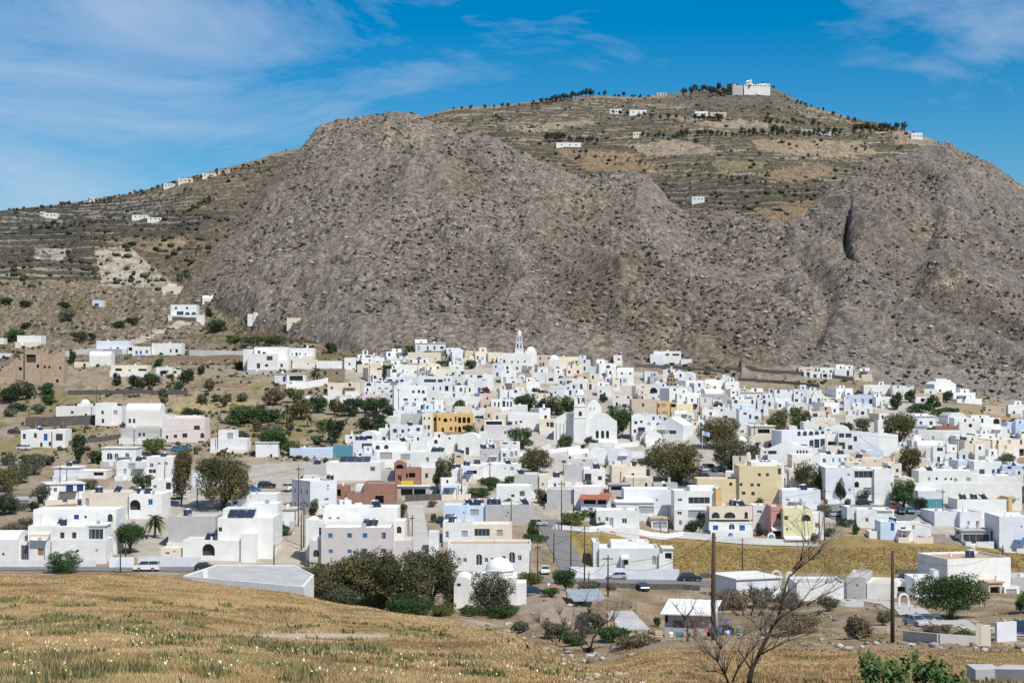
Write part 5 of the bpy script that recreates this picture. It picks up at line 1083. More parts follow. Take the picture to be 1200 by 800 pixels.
# ------------------------------------------------------------------ far houses on the mountain
for (u0, u1, vt, h, c, lab) in (
  (46, 52, 249, 4, 'V', None), (52, 66, 250, 5, 'W', 'white blue-windowed farmhouse on the far upper slope'), (154, 172, 252, 4, 'W', 'long white farm wall house on the far terraces'), (172, 190, 255, 4, 'W', None), (191, 203, 215, 5, 'W', 'white house on the far skyline ridge'), (208, 224, 209, 5, 'C', 'cream house near the top of the far ridge'),
  (236, 252, 203, 5, 'C', None), (255, 268, 199, 4, 'T', None), (104, 110, 232, 4, 'W', None), (715, 729, 128, 6, 'W', 'white house just under the far crest'), (738, 758, 129, 6, 'W', None), (652, 681, 168, 4, 'W', 'long white farm building above the rocky shoulder'), (742, 752, 155, 6, 'C', None), (815, 830, 131, 6, 'W', None), (833, 852, 132, 5, 'T', None), (940, 975, 152, 4, 'G', 'long grey barn among the far trees'),
  (1069, 1082, 156, 8, 'W', 'white house at the brink of the far cliff'), (1072, 1078, 147, 5, 'T', None), (811, 826, 231, 5, 'V', 'lone bluish white chapel hut on the mountain saddle'), (800, 810, 101.5, 5, 'T', None), (770, 782, 109, 4, 'T', None)):
    H([(u0, u1, vt, vt + 5, dict(c=c, D=9, win=[((u0 + u1) / 2 + (u1 - u0) * k, vt + h * F / 2000 / 2 * .9, 1.6, 1.6, 'w') for k in (-.28, .05, .3)]))], h=h, ymin=700, label=lab, detail=False, group='far houses on the mountain', cat='farmhouse', desc='tiny %s hillside house' % WORDS[c])  # far houses like any other, only given a separate category
# ================================================================== landmark buildings
def church():
    P = at_top(696, 487.5, 7.6, 440.); pm = ppm(P.y); root = empty('church', P, R(-4)); root.scale = (1.1,) * 3
    X = lambda u: (u - 696) / pm; Zz = lambda v: float(vslope(v)) * P.y - P.z
    # nave front with a curved gable
    w = MB(); x0, x1 = X(688), X(720.5); zs = Zz(495); n = 20; D = 13
    ops = [(X(u) - x0, .9, 3.2 / pm, 8.2 / pm, True, .7) for u in (699.5, 705.2, 710.4)]
    gd = wall_face(w, (x0, 0, 0), (1, 0, 0), x1 - x0, -3, zs, ops)
    for g in gd: fit_opening(root, (x0, 0, 0), (1, 0, 0), g, 'o', False)
    pf = []
    for k in range(n + 1):
        s = k / n; c = 1 - abs(2 * s - 1); e = .5 - .5 * math.cos(PI * min(1, c * 1.25)); pf.append((x0 + (x1 - x0) * s, zs + e * (Zz(486.8) - zs)))
    for p, q in zip(pf, pf[1:]):
        w.poly([(p[0], 0, zs), (q[0], 0, zs), (q[0], 0, q[1]), (p[0], 0, p[1])] if p[1] > zs + 1e-6 and q[1] > zs + 1e-6 else [(p[0], 0, zs), (q[0], 0, zs), (q[0], 0, q[1])] if p[1] <= zs + 1e-6 else [(p[0], 0, zs), (q[0], 0, zs), (p[0], 0, p[1])])
        w.poly([(p[0], 0, p[1]), (q[0], 0, q[1]), (q[0], .8, q[1]), (p[0], .8, p[1])])
        w.poly([(q[0], .8, zs - .6), (p[0], .8, zs - .6), (p[0], .8, p[1]), (q[0], .8, q[1])])
    w.poly([(x1, 0, -3), (x1, D, -3), (x1, D, zs - .6), (x1, 0, zs - .6)]); w.poly([(x0, D, -3), (x0, 0, -3), (x0, 0, zs - .6), (x0, D, zs - .6)]); w.poly([(x1, D, -3), (x0, D, -3), (x0, D, zs - .6), (x1, D, zs - .6)])
    w.build('nave', MT['W'], root)
    r = MB()
    for k in range(10):
        a, b = PI * k / 10, PI * (k + 1) / 10; f = lambda t_: ((x0 + x1) / 2 - (x1 - x0) / 2 * math.cos(t_), zs - .6 + 1.3 * math.sin(t_)); p, q = f(a), f(b)
        r.poly([(p[0], .803, p[1]), (q[0], .803, q[1]), (q[0], D, q[1]), (p[0], D, p[1])], True)
    r.build('roof', RF['w'], root)
    # taller transept gable behind
    g2 = MB(); xa, xb = X(687), X(703.5); za, zb_ = Zz(483), Zz(473); yy = 4
    pf = [(xa + (xb - xa) * k / 12, za + (zb_ - za) * (math.sin(PI * k / 12) ** .8)) for k in range(13)]
    for p, q in zip(pf, pf[1:]):
        g2.poly([(p[0], yy, 0), (q[0], yy, 0), (q[0], yy, q[1]), (p[0], yy, p[1])]); g2.poly([(p[0], yy, p[1]), (q[0], yy, q[1]), (q[0], yy + 5, q[1]), (p[0], yy + 5, p[1])]); g2.poly([(q[0], yy + 5, 0), (p[0], yy + 5, 0), (p[0], yy + 5, p[1]), (q[0], yy + 5, q[1])])
    g2.poly([(xb, yy, 0), (xb, yy + 5, 0), (xb, yy + 5, za), (xb, yy, za)]); g2.poly([(xa, yy + 5, 0), (xa, yy, 0), (xa, yy, za), (xa, yy + 5, za)])
    g2.build('transept', MT['W'], root)
    wn = MB(); wn.box(X(692) - .2, X(692) + .2, yy - .02, yy + .1, Zz(484), Zz(481)); wn.box(X(696) - .2, X(696) + .2, yy - .02, yy + .1, Zz(484), Zz(481)); wn.build('window', M_gwood, root)
    # bell tower
    t = MB(); tx0, tx1 = X(674.5), X(688) - .01; tw = tx1 - tx0; y0 = -1.2
    levels = [(-3, Zz(492), []), (Zz(492), Zz(480), [(tw * .5, Zz(490), .9, 1.3, True, .25)]), (Zz(480), Zz(468), [(tw * .28, Zz(477), .95, 1.75, True, 1.0), (tw * .72, Zz(477), .95, 1.75, True, 1.0)])]
    for i, (a, b, ops) in enumerate(levels):
        s = .09 * i
        for o, ax in (((tx0 + s, y0 + s, 0), (1, 0, 0)), ((tx1 - s, y0 + s, 0), (0, 1, 0)), ((tx1 - s, y0 + tw - s, 0), (-1, 0, 0)), ((tx0 + s, y0 + tw - s, 0), (0, -1, 0))):
            gd = wall_face(t, o, ax, tw - 2 * s, a, b, ops)
            for g in gd: fit_opening(root, o, ax, g, 'o', False)
        t.box(tx0 - .12 + s, tx1 + .12 - s, y0 - .12 + s, y0 + tw + .12 - s, b, b + .16)
    t.box(tx0 + .7, tx1 - .7, y0 + .7, y0 + tw - .7, Zz(468) + .163, Zz(468) + .7)
    t.build('bell_tower', MT['W'], root)
    dm = MB(); dm.dome((tx0 + tx1) / 2, y0 + tw / 2, Zz(468) + .703, tw * .28, .8, 12, 5); dm.build('dome', MT['W'], root)
    cr = MB(); c = (tx0 + tx1) / 2; cr.box(c - .05, c + .05, y0 + tw / 2 - .05, y0 + tw / 2 + .05, Zz(468) + 1.45, Zz(468) + 2.5); cr.box(c - .3, c + .3, y0 + tw / 2 - .04, y0 + tw / 2 + .04, Zz(468) + 2.0, Zz(468) + 2.1); cr.build('cross', M_rail, root)
    bl = MB()
    for fx in (.28, .72): bl.dome(tx0 + tw * fx, y0 + .55, Zz(477) + .75, .28, .45, 10, 4)
    bl.build('bell', M_brown, root)
    # side aisle with a sloping gable
    s_ = MB(); sx0, sx1 = X(653), X(674.5) - .01; z0, z1 = Zz(497), Zz(487); yb = 1.5
    pts = [(sx0, -3), (sx1, -3), (sx1, z1), (sx0 + (sx1 - sx0) * .55, z1), (sx0 + (sx1 - sx0) * .12, z0 + 1.2), (sx0, z0)]
    s_.poly([(p[0], yb, p[1]) for p in pts]); s_.poly([(p[0], yb + 9, p[1]) for p in pts[::-1]])
    for p, q in zip(pts[1:], pts[2:] + pts[:1]): s_.poly([(p[0], yb, p[1]), (p[0], yb + 9, p[1]), (q[0], yb + 9, q[1]), (q[0], yb, q[1])][::-1])
    for u in (657, 661, 665): s_.box(X(u) - .25, X(u) + .25, yb - .25, yb - .005, -2, Zz(497))
    s_.build('aisle', MT['W'], root)
    st = MB()
    for k in range(6): st.box(X(697), X(721), -.6 - .45 * k, -.6 - .45 * k + .44, -3, .75 - .14 * k)
    st.build('steps', MT['W'], root)
    HOUSES.append(dict(x=P.x, y=P.y - 3, W=70 / pm, D=17, zr=0, u0=0, u1=0, vt=0, root=root, P=P))
    reg(root, 'church', '', P, None, 'white church with a square open belfry and a curved gable over three dark arches', 'belfry church')
church()
def tall_tower():
    P = at_top(608.5, 386, 14.5, 450.); pm = ppm(P.y); root = empty('bell_tower', P)
    zt = 14.5; w = 1.75
    b = MB(); b.box(-w, w, -w, w, -3, zt * .42); b.box(-w - .25, w + .25, -w - .25, w + .25, zt * .42, zt * .44); b.build('base', MT['W'], root)
    z = zt * .44
    for i, (ww, hh) in enumerate(((1.45, 2.7), (1.15, 2.2))):
        t = MB()
        for o, ax in (((-ww, -ww, 0), (1, 0, 0)), ((ww, -ww, 0), (0, 1, 0)), ((ww, ww, 0), (-1, 0, 0)), ((-ww, ww, 0), (0, -1, 0))):
            wall_face(t, o, ax, 2 * ww, z, z + hh, [(ww * .55, z + .25, ww * .6, hh * .72, True, .3), (ww * 1.45, z + .25, ww * .6, hh * .72, True, .3)])
        t.box(-ww - .22, ww + .22, -ww - .22, ww + .22, z + hh, z + hh + .2); t.box(-.3, .3, -.3, .3, z, z + hh - .01)
        t.build('belfry_tier', MT['V'], root); z += hh + .203
    d = MB(); d.cyl(0, 0, z, z + 1.3, .85, 12); d.dome(0, 0, z + 1.3, .95, .9, 14, 6); d.tube([(0, 0, z + 2.1), (0, 0, z + 2.9)], .06, 5); d.build('dome', MT['W'], root)
    reg(root, 'bell tower', '', P, None, 'slender tiered white bell tower rising above the upper village', 'tiered bell tower')
    # its domed church
    H([(588, 623, 414, 432, dict(D=9, c='W', win=[(607, 424, 1.6, 3, 'w'), (615, 423.5, 2, 2, 'k'), (600, 424, 1.6, 3, 'w')]))], h=5.6, ymin=450, label='white upper church hall below the tiered bell tower', name='church', cat='church', group=None)
    H([(615.5, 629, 411.5, 424, dict(D=7, roof='dome', c='W'))], h=6.0, ymin=450, pos=None, label='round white dome beside the tiered bell tower', name='church', cat='church', group=None)
    H([(624, 650, 416, 428, dict(D=8, c='O' if False else 'T', rm='c', win=[(643, 420, 2, 3, 'k'), (633, 420, 2, 3, 'w')]))], h=4.6, ymin=450, label='sandy orange-tinted house behind the upper dome')
    H([(652, 680, 418, 430, dict(D=8, c='C', rm='t'))], h=4.4, ymin=450, label='long cream blank house at the foot of the slip scar')
    H([(643, 656, 421, 434, dict(D=6, roof='dome', c='W'))], h=4.6, ymin=450, label='small white domed chapel beside the long cream blank house', name='chapel', cat='chapel', group=None)
tall_tower()
def dome_chapel():
    P = at(583, 712, 240.); pm = ppm(P.y); root = empty('chapel', P); X = lambda u: (u - 583) / pm; Zz = lambda v: float(vslope(v)) * P.y - P.z
    b = MB(); b.box(X(553), X(606), .5, 8.5, -3, Zz(677)); b.box(X(606) - .01, X(617), 1.2, 6, -3, Zz(684)); b.build('wall', MT['W'], root)
    a = MB(); x0, x1 = X(532), X(553.5); n = 12; cx, r = (x0 + x1) / 2, (x1 - x0) / 2; zz = Zz(685)
    pf = [(cx - r * math.cos(PI * k / n), zz + r * .85 * math.sin(PI * k / n)) for k in range(n + 1)]
    a.poly([(x0, 0, -3), (x1, 0, -3)] + [(p[0], 0, p[1]) for p in pf[::-1]])
    for p, q in zip([(x0, -3)] + pf, pf + [(x1, -3)]): a.poly([(p[0], 0, p[1]), (q[0], 0, q[1]), (q[0], 8, q[1]), (p[0], 8, p[1])])
    a.build('apse', MT['W'], root)
    w = MB(); w.box(X(538) - .3, X(538) + .3, -.05, .2, Zz(686), Zz(683)); w.build('window', M_glass, root)
    c = (X(585), 4.4); d = MB(); d.cyl(c[0], c[1], Zz(677) - .003, Zz(671.5), 16 / pm, 28); d.build('drum', MT['W'], root)
    d = MB(); d.cyl(c[0], c[1], Zz(671.5) - .02, Zz(671.5) + .2, 17.5 / pm, 28); d.build('cornice', M_wfr, root)
    d = MB(); d.dome(c[0], c[1], Zz(671.5) + .2, 16.5 / pm, 13.5 / pm, 32, 10); d.build('dome', MT['W'], root)
    d = MB(); d.box(c[0] - .05, c[0] + .05, c[1] - .05, c[1] + .05, Zz(658), Zz(652)); d.box(c[0] - .28, c[0] + .28, c[1] - .04, c[1] + .04, Zz(655), Zz(654.4)); d.build('cross', M_wfr, root)
    g = MB(); g.poly([(X(553) - .02, .3, Zz(683)), (X(566), .3, Zz(683)), (X(566), .3, Zz(677)), ((X(553) + X(566)) / 2, .3, Zz(668)), (X(553) - .02, .3, Zz(677))]); g.poly([(X(553) - .02, .3, Zz(677)), ((X(553) + X(566)) / 2, .3, Zz(668)), ((X(553) + X(566)) / 2, .9, Zz(668)), (X(553) - .02, .9, Zz(677))]); g.poly([((X(553) + X(566)) / 2, .3, Zz(668)), (X(566), .3, Zz(677)), (X(566), .9, Zz(677)), ((X(553) + X(566)) / 2, .9, Zz(668))]); g.build('gable', MT['W'], root)
    reg(root, 'chapel', '', P, None, 'white chapel with one big round dome behind the brown shrub', 'big-domed chapel')
dome_chapel()
def warehouse():
    z = -29.0; P = Vector((-34, 232, z)); root = empty('warehouse', P)
    pts = []
    for (u, v) in ((214, 675), (253, 662), (345, 662.5), (368, 674), (356, 688)):
        a, k = ray(u, v); y = z / k; pts.append((a * y - P.x, y - P.y))
    w = MB()
    for p, q in zip(pts, pts[1:] + pts[:1]): w.poly([(q[0], q[1], -6), (p[0], p[1], -6), (p[0], p[1], .09), (q[0], q[1], .09)][::-1])
    c = (sum(p[0] for p in pts) / 5, sum(p[1] for p in pts) / 5); inn = [(c[0] + (p[0] - c[0]) * .96, c[1] + (p[1] - c[1]) * .96) for p in pts]
    for (p, q), (a, b) in zip(zip(pts, pts[1:] + pts[:1]), zip(inn, inn[1:] + inn[:1])):
        w.poly([(p[0], p[1], .09), (a[0], a[1], .09), (b[0], b[1], .09), (q[0], q[1], .09)]); w.poly([(a[0], a[1], .09), (a[0], a[1], 0), (b[0], b[1], 0), (b[0], b[1], .09)])
    w.build('wall', MT['W'], root)
    r = MB(); r.poly([(p[0], p[1], 0) for p in inn][::-1]); r.build('roof', RF['d'], root)
    s = MB()
    for k in range(1, 7):
        f = k / 7; a = [inn[0][i] * (1 - f) + inn[4][i] * f for i in (0, 1)]; b = [inn[1][i] * (1 - f) + inn[2][i] * f for i in (0, 1)]; d_ = Vector((b[1] - a[1], a[0] - b[0])).normalized() * .09
        s.poly([(a[0] - d_.x, a[1] - d_.y, .004), (a[0] + d_.x, a[1] + d_.y, .004), (b[0] + d_.x, b[1] + d_.y, .004), (b[0] - d_.x, b[1] - d_.y, .004)])
    s.build('seam', RF['g'], root)
    bx = MB(); bx.box(-9.5, -8.9, 9, 9.6, -.01, 1.0); bx.build('chimney', MT['W'], root)
    reg(root, 'warehouse', '', P, None, 'broad flat white warehouse roof tucked behind the dry grass crest', 'flat-roofed warehouse')
warehouse()
def monastery():
    P = at_top(885, 98, 16, 2200.); pm = ppm(P.y); root = empty('monastery', P); X = lambda u: (u - 885) / pm; Zz = lambda v: float(vslope(v)) * P.y - P.z
    w = MB(); 
    for (a, b, v, y0, y1) in ((873, 889, 98, 0, 30), (889, 904, 97, 2, 34), (876, 884, 95.2, 8, 24), (893, 900, 95.8, 6, 22)): w.box(X(a), X(b), y0 + .01 * a, y1, -30, Zz(v))
    w.build('wall', MT['W'], root)
    w = MB(); w.dome(X(878), 12, Zz(95.2), 4.0, 3.0, 14, 6); w.build('dome', MT['W'], root)
    w = MB(); w.box(X(879.5), X(881.5), 5, 8, Zz(98), Zz(92.5)); w.build('bell_tower', MT['W'], root)
    w = MB(); w.box(X(858.5), X(871), 3, 16, -30, Zz(99.6)); w.box(X(859.5), X(863), 2.5, 12, -30, Zz(98)); w.build('annexe', MT['G'], root)
    w = MB()
    for u in np.arange(874, 905, 3.0): w.box(X(u) - .8, X(u) + .8, -.1 + (1.99 if u > 889 else 0), .5 + (1.9 if u > 889 else 0), Zz(101.2), Zz(99.8))
    w.build('window', M_brown, root)
    reg(root, 'monastery', '', P, None, 'pale monastery with a small dome crowning the mountain summit', 'summit monastery')
monastery()
def ruin():
    P = at(42, 449, 500.); pm = ppm(P.y); root = empty('ruined_fort', P, R(4)); X = lambda u: (u - 42) / pm; Zz = lambda v: float(vslope(v)) * P.y - P.z
    rg = random.Random(4)
    for (a, b, y, tops, ops) in ((12, 75, 0, [424, 421, 416, 411, 418, 409, 410, 415, 412, 410], [(30, 441, 2.5, 4), (40, 435, 2.5, 6), (24, 432, 4, 4), (63, 441, 3, 5), (52, 430, 2.5, 3), (57.5, 430, 2.5, 3), (17, 435, 2, 3), (47, 443, 2, 3), (70, 431, 2.5, 3)]), (30, 48, -1.2, [409, 408.5, 409, 413], [(37, 419.5, 11, 10), (45, 429, 3, 4)]), (-8, 20, -2, [440, 436, 430, 433], []), (52, 76, -4, [441, 439, 442], [(69, 446, 3, 4)])):
        w = MB(); x0, x1 = X(a), X(b); n = len(tops); zl = min(Zz(t_) for t_ in tops) - .6
        gd = wall_face(w, (x0, y, 0), (1, 0, 0), x1 - x0, -3, zl, [(X(u) - x0, Zz(v) - hh / pm / 2, ww / pm, hh / pm, False, .7) for (u, v, ww, hh) in ops])
        for g in gd: fit_opening(root, (x0, y, 0), (1, 0, 0), g, 'o', False)
        xs = []; 
        for i in range(n * 4):
            xx0, xx1 = x0 + (x1 - x0) * i / (n * 4), x0 + (x1 - x0) * (i + 1) / (n * 4); zt = Zz(tops[i // 4]) + rg.uniform(-.9, .9)
            w.box(xx0, xx1, y, y + .8 + rg.uniform(0, .4), zl, max(zl + .05, zt))
        w.poly([(x1, y, -3), (x1, y + 6, -3), (x1, y + 6, zl), (x1, y, zl)]); w.poly([(x0, y + 6, -3), (x0, y, -3), (x0, y, zl), (x0, y + 6, zl)]); w.poly([(x1, y + 6, -3), (x0, y + 6, -3), (x0, y + 6, zl), (x1, y + 6, zl)])
        w.build('masonry', MT['U'], root)
    reg(root, 'ruin', '', P, None, 'ruined brown stone fort with ragged top and dark gaping openings', 'ruined stone fort')
ruin()
def pyramid_belfry():
    P = at_top(786.5, 434, 8.5, 450.); root = empty('stone_belfry', P); m = MB()
    for i, (w, z0, z1) in enumerate(((2.0, -2, 4.2), (1.6, 4.203, 5.6), (1.15, 5.603, 6.8), (.75, 6.803, 7.8))):
        for o, ax in (((-w, -.5, 0), (1, 0, 0)),): gd = wall_face(m, o, ax, 2 * w, z0, z1, [(w * (k + .5) * 2 / 3, z0 + .3 if i else 2.4, w * .34, (z1 - z0) * .6 if i else 1.2, True, .3) for k in range(3)])
        m.poly([(w, -.5, z0), (w, .5, z0), (w, .5, z1), (w, -.5, z1)]); m.poly([(-w, .5, z0), (-w, -.5, z0), (-w, -.5, z1), (-w, .5, z1)]); m.poly([(w, .5, z0), (-w, .5, z0), (-w, .5, z1), (w, .5, z1)]); m.poly([(-w, -.5, z1), (w, -.5, z1), (w, .5, z1), (-w, .5, z1)])
    m.build('masonry', MT['S'], root)
    reg(root, 'belfry', '', P, None, 'brown stepped stone belfry pierced with small arches among white roofs', 'stepped stone belfry')
pyramid_belfry()
def garden_arch(u, vb, w, h, label, colr='W'):
    P = at(u, vb, 240.); pm = ppm(P.y); w, h = w / pm, h / pm; root = empty('garden_arch', P); m = MB(); n = 12; r = w / 2; t_ = .3; pts = []
    for k in range(n + 1):
        a = PI * k / n; pts.append(((r * math.cos(a), h - r + r * math.sin(a)), ((r - t_) * math.cos(a), h - r + (r - t_) * math.sin(a))))
    pts = [((r, -.5), (r - t_, -.5))] + pts + [((-r, -.5), (-r + t_, -.5))]
    for (a, b), (c, d) in zip(pts, pts[1:]):
        m.poly([(b[0], 0, b[1]), (a[0], 0, a[1]), (c[0], 0, c[1]), (d[0], 0, d[1])]); m.poly([(a[0], .5, a[1]), (b[0], .5, b[1]), (d[0], .5, d[1]), (c[0], .5, c[1])]); m.poly([(a[0], 0, a[1]), (a[0], .5, a[1]), (c[0], .5, c[1]), (c[0], 0, c[1])]); m.poly([(b[0], .5, b[1]), (b[0], 0, b[1]), (d[0], 0, d[1]), (d[0], .5, d[1])])
    o = m.build('garden_arch', MT[colr]); o.location = P; bpy.data.objects.remove(root)
    reg(o, 'arch', '', P, None, label)
garden_arch(1059.5, 710, 13, 15, 'white round garden arch at the drive past the near pole')
garden_arch(910, 692, 12, 24, 'large thin white arch beside the hut at the golden field edge')
garden_arch(926, 692, 10, 22, 'thin white arch between the hut and the grey patched block')

# ================================================================== roads, sheets draped on the ground
def road(name, pts, width, mat, lift=.08, ymin=200.):
    P = [at(u, v, ymin) for u, v in pts]; P = [p for p in P if p is not None]
    pl = []
    for a, b in zip(P, P[1:]):
        n = max(2, int((b - a).length / 2)); pl += [a.lerp(b, k / n) for k in range(n)]
    pl.append(P[-1]); V = []; Fc = []; k0 = 5
    for i, p in enumerate(pl):
        d = (pl[min(i + 1, len(pl) - 1)] - pl[max(i - 1, 0)]); s = Vector((d.y, -d.x, 0)).normalized()
        for j in range(k0 + 1):
            q = p + s * (width * (j / k0 - .5)); V.append((q.x, q.y, ground(q.x, q.y) + lift))
    for i in range(len(pl) - 1):
        for j in range(k0): a = i * (k0 + 1) + j; Fc.append((a, a + 1, a + k0 + 2, a + k0 + 1))
    return link(name, mesh_arrays(name, V, Fc, mat), kind='structure')
road('front_road', [(-60, 667), (60, 667), (150, 667.5), (230, 668), (330, 671), (430, 676), (520, 678), (600, 680), (650, 681), (700, 682), (780, 683), (840, 685), (900, 688), (960, 690), (1010, 692)], 6.5, M_asph, .10, 305)
road('concrete_lane', [(486, 592), (488, 605), (491, 625), (495, 645), (499, 662), (502, 676)], 3.8, M_conc, .11, 330)
road('dirt_lane', [(352, 588), (349, 605), (346, 625), (340, 645), (336, 668)], 4.4, M_dirt, .12, 320)
road('side_road', [(640, 610), (648, 622), (652, 632), (660, 645), (668, 660), (676, 680)], 5.5, M_asph, .13, 325)
road('upper_road', [(648, 618), (690, 622), (740, 625), (790, 628), (840, 633), (900, 638), (960, 640)], 4.2, M_conc, .14, 370)
road('parking_lane', [(960, 603), (1000, 598), (1040, 600), (1075, 606)], 12, M_asph, .12, 375)
road('car_park', [(800, 575), (815, 568), (835, 560), (850, 556)], 13, M_asph, .12, 395)
road('near_drive', [(1190, 745), (1150, 738), (1110, 728), (1070, 717), (1048, 708), (1020, 703), (985, 704)], 5.0, M_conc, .10, 190)
road('church_lane', [(620, 530), (640, 522), (660, 515), (690, 522), (720, 524)], 4, M_conc, .12, 430)
road('dirt_track', [(130, 412), (160, 402), (185, 390), (205, 383), (230, 381)], 5.5, M_dirt, .15, 560)

# ================================================================== walls
def wall_run(pts, h, tk, mat, label, name='wall', ymin=250., desc='', group='walls'):
    P = [at(u, v, ymin) for u, v in pts]; P = [p for p in P if p is not None]
    if len(P) < 2: return
    c = P[len(P) // 2].copy(); m = MB(); pl = []
    for a, b in zip(P, P[1:]):
        n = max(1, int((b - a).length / 4)); pl += [a.lerp(b, k / n) for k in range(n)]
    pl.append(P[-1])
    for a, b in zip(pl, pl[1:]):
        d = (b - a).normalized(); s = Vector((d.y, -d.x, 0)).normalized() * tk / 2
        za, zb = ground(a.x, a.y) - c.z, ground(b.x, b.y) - c.z; A, B_ = a - c, b - c
        Q = [(A.x - s.x, A.y - s.y), (A.x + s.x, A.y + s.y), (B_.x + s.x, B_.y + s.y), (B_.x - s.x, B_.y - s.y)]; zz = [za, za, zb, zb]
        lo = [(q[0], q[1], z - 1.5) for q, z in zip(Q, zz)]; hi = [(q[0], q[1], z + h) for q, z in zip(Q, zz)]
        m.poly(hi[::-1] if False else hi)
        for k in (0, 1, 2, 3): j = (k + 1) % 4; m.poly([lo[k], lo[j], hi[j], hi[k]])
    o = m.build(name, mat); o.location = c
    reg(o, 'wall', desc, c, group, label)
wall_run([(-20, 664), (60, 664), (112, 664.5)], 1.3, .25, MT['W'], 'low white boundary wall before the large stepped house on the front road', ymin=312)
wall_run([(128, 665), (157, 665)], 2.0, .25, MT['V'], 'short white gate wall by the clipped round tree', ymin=312)
wall_run([(162, 664), (215, 664.5), (235, 665)], 1.9, .25, MT['V'], 'bluish white road wall behind the white van', ymin=312)
wall_run([(668, 677), (697, 678), (796, 680)], 2.2, .3, MT['V'], 'white plinth wall under the field bungalow', ymin=318)
wall_run([(745, 625), (800, 629), (830, 632), (880, 636), (918, 638)], 1.1, .3, MT['W'], 'long low white wall along the top of the golden field', ymin=362)
wall_run([(652, 621), (690, 623), (745, 625)], 1.0, .3, MT['W'], 'low white kerb wall below the grey-doored cottage', ymin=362)
wall_run([(335, 458), (360, 455), (384, 450)], 2.4, .4, MT['W'], 'sloping white garden wall in the upper village', ymin=450)
wall_run([(30, 500), (70, 499), (112, 497)], 3.0, .5, MT['D'], 'long dark stone retaining wall below the small-domed chapel', ymin=450, name='stone_wall')
wall_run([(75, 523), (110, 518), (142, 514)], 1.4, .5, MT['D'], 'dark stone wall climbing towards the pinkish hillside house', ymin=430, name='stone_wall')
wall_run([(75, 418), (120, 415), (143, 415)], 2.2, .4, MT['G'], 'grey concrete wall running from the ruined stone fort', ymin=520)
wall_run([(222, 417), (250, 417), (288, 417)], 2.4, .4, MT['G'], 'grey concrete yard wall beside the turreted house', ymin=500)
wall_run([(165, 424), (215, 424), (285, 423)], 2.0, .4, MT['S'], 'long sandy stone terrace wall below the long blue-doored house', ymin=500, name='stone_wall')
wall_run([(202, 376), (220, 377), (236, 376)], 2.0, .5, MT['D'], 'dark stone terrace wall under the hillside villa', ymin=560, name='stone_wall')
wall_run([(96, 452), (140, 451), (200, 449)], 1.7, .6, MT['U'], None, ymin=470, name='stone_wall', desc='brown dry terrace wall on the olive slope')
wall_run([(80, 463), (150, 462), (220, 462)], 1.5, .6, MT['D'], None, ymin=470, name='stone_wall', desc='brown dry terrace wall on the olive slope')
wall_run([(120, 474), (180, 472), (240, 470)], 1.6, .6, MT['U'], None, ymin=450, name='stone_wall', desc='brown dry terrace wall on the olive slope')
wall_run([(215, 456), (250, 455), (290, 453)], 1.2, .6, MT['S'], None, ymin=470, name='stone_wall', desc='brown dry terrace wall on the olive slope')
wall_run([(850, 434), (890, 436), (940, 439), (1000, 446)], 1.3, .6, MT['D'], 'long dark stone wall along the mountain foot above the village', ymin=560, name='stone_wall')
wall_run([(865, 446), (905, 449), (960, 454)], 1.2, .6, MT['D'], 'dark stone field wall among thorn bushes above the pale upper houses', ymin=520, name='stone_wall')
wall_run([(745, 430), (790, 432), (850, 438)], 1.1, .6, MT['D'], 'dark stone wall under the lone upper villa', ymin=560, name='stone_wall')
wall_run([(700, 689), (740, 690), (800, 691), (820, 692)], 1.0, .5, MT['D'], 'rough dark stone wall lining the front road verge', ymin=290, name='stone_wall')
wall_run([(820, 677), (860, 677), (900, 676)], .9, .5, MT['D'], 'low rubble wall at the lower edge of the golden field', ymin=320, name='stone_wall')
wall_run([(1060, 751), (1100, 754), (1145, 757)], .9, .35, MT['G'], 'long low grey concrete wall beside the near pole', ymin=140)
wall_run([(1147, 757), (1158, 757)], 2.1, .5, MT['C'], 'broken standing slab of pale plastered wall at the drive', ymin=140)
wall_run([(1167, 753), (1190, 751)], 2.0, .3, MT['V'], 'short white yard wall by the drive at the frame edge', ymin=160)
wall_run([(965, 708), (990, 710), (1012, 711)], .8, .3, MT['W'], 'low white kerb wall before the grey patched block', ymin=240)
wall_run([(508, 655), (513, 686)], 1.3, .25, MT['W'], 'white lane wall beside the narrow shed', ymin=330)
wall_run([(1050, 673), (1100, 672), (1112, 670)], .9, .5, MT['D'], 'dark low stone wall behind the white cube hut', ymin=320, name='stone_wall')
wall_run([(475, 588), (495, 587), (515, 586)], 1.5, .5, MT['D'], 'grey rubble wall at the top of the concrete lane', ymin=385, name='stone_wall')
wall_run([(510, 512), (540, 511), (560, 514)], 1.3, .5, MT['S'], 'brown rubble terrace wall below the ochre arcades', ymin=440, name='stone_wall')
wall_run([(690, 524), (720, 525), (748, 523)], 1.3, .3, MT['W'], 'white churchyard wall under the three dark church arches', ymin=430)
wall_run([(693, 538), (728, 537), (766, 537)], 2.0, .3, MT['V'], 'long curved pale wall below the churchyard', ymin=420)
wall_run([(640, 532), (662, 529), (680, 527)], 1.2, .3, MT['W'], 'low white wall beside the church aisle', ymin=430)
wall_run([(608, 535), (630, 531), (645, 524)], 1.0, .3, MT['W'], 'low white wall climbing the lane to the church', ymin=430)
wall_run([(0, 447), (40, 455), (78, 457)], 1.6, .6, MT['U'], 'pale rubble wall below the ruined stone fort', ymin=470, name='stone_wall')
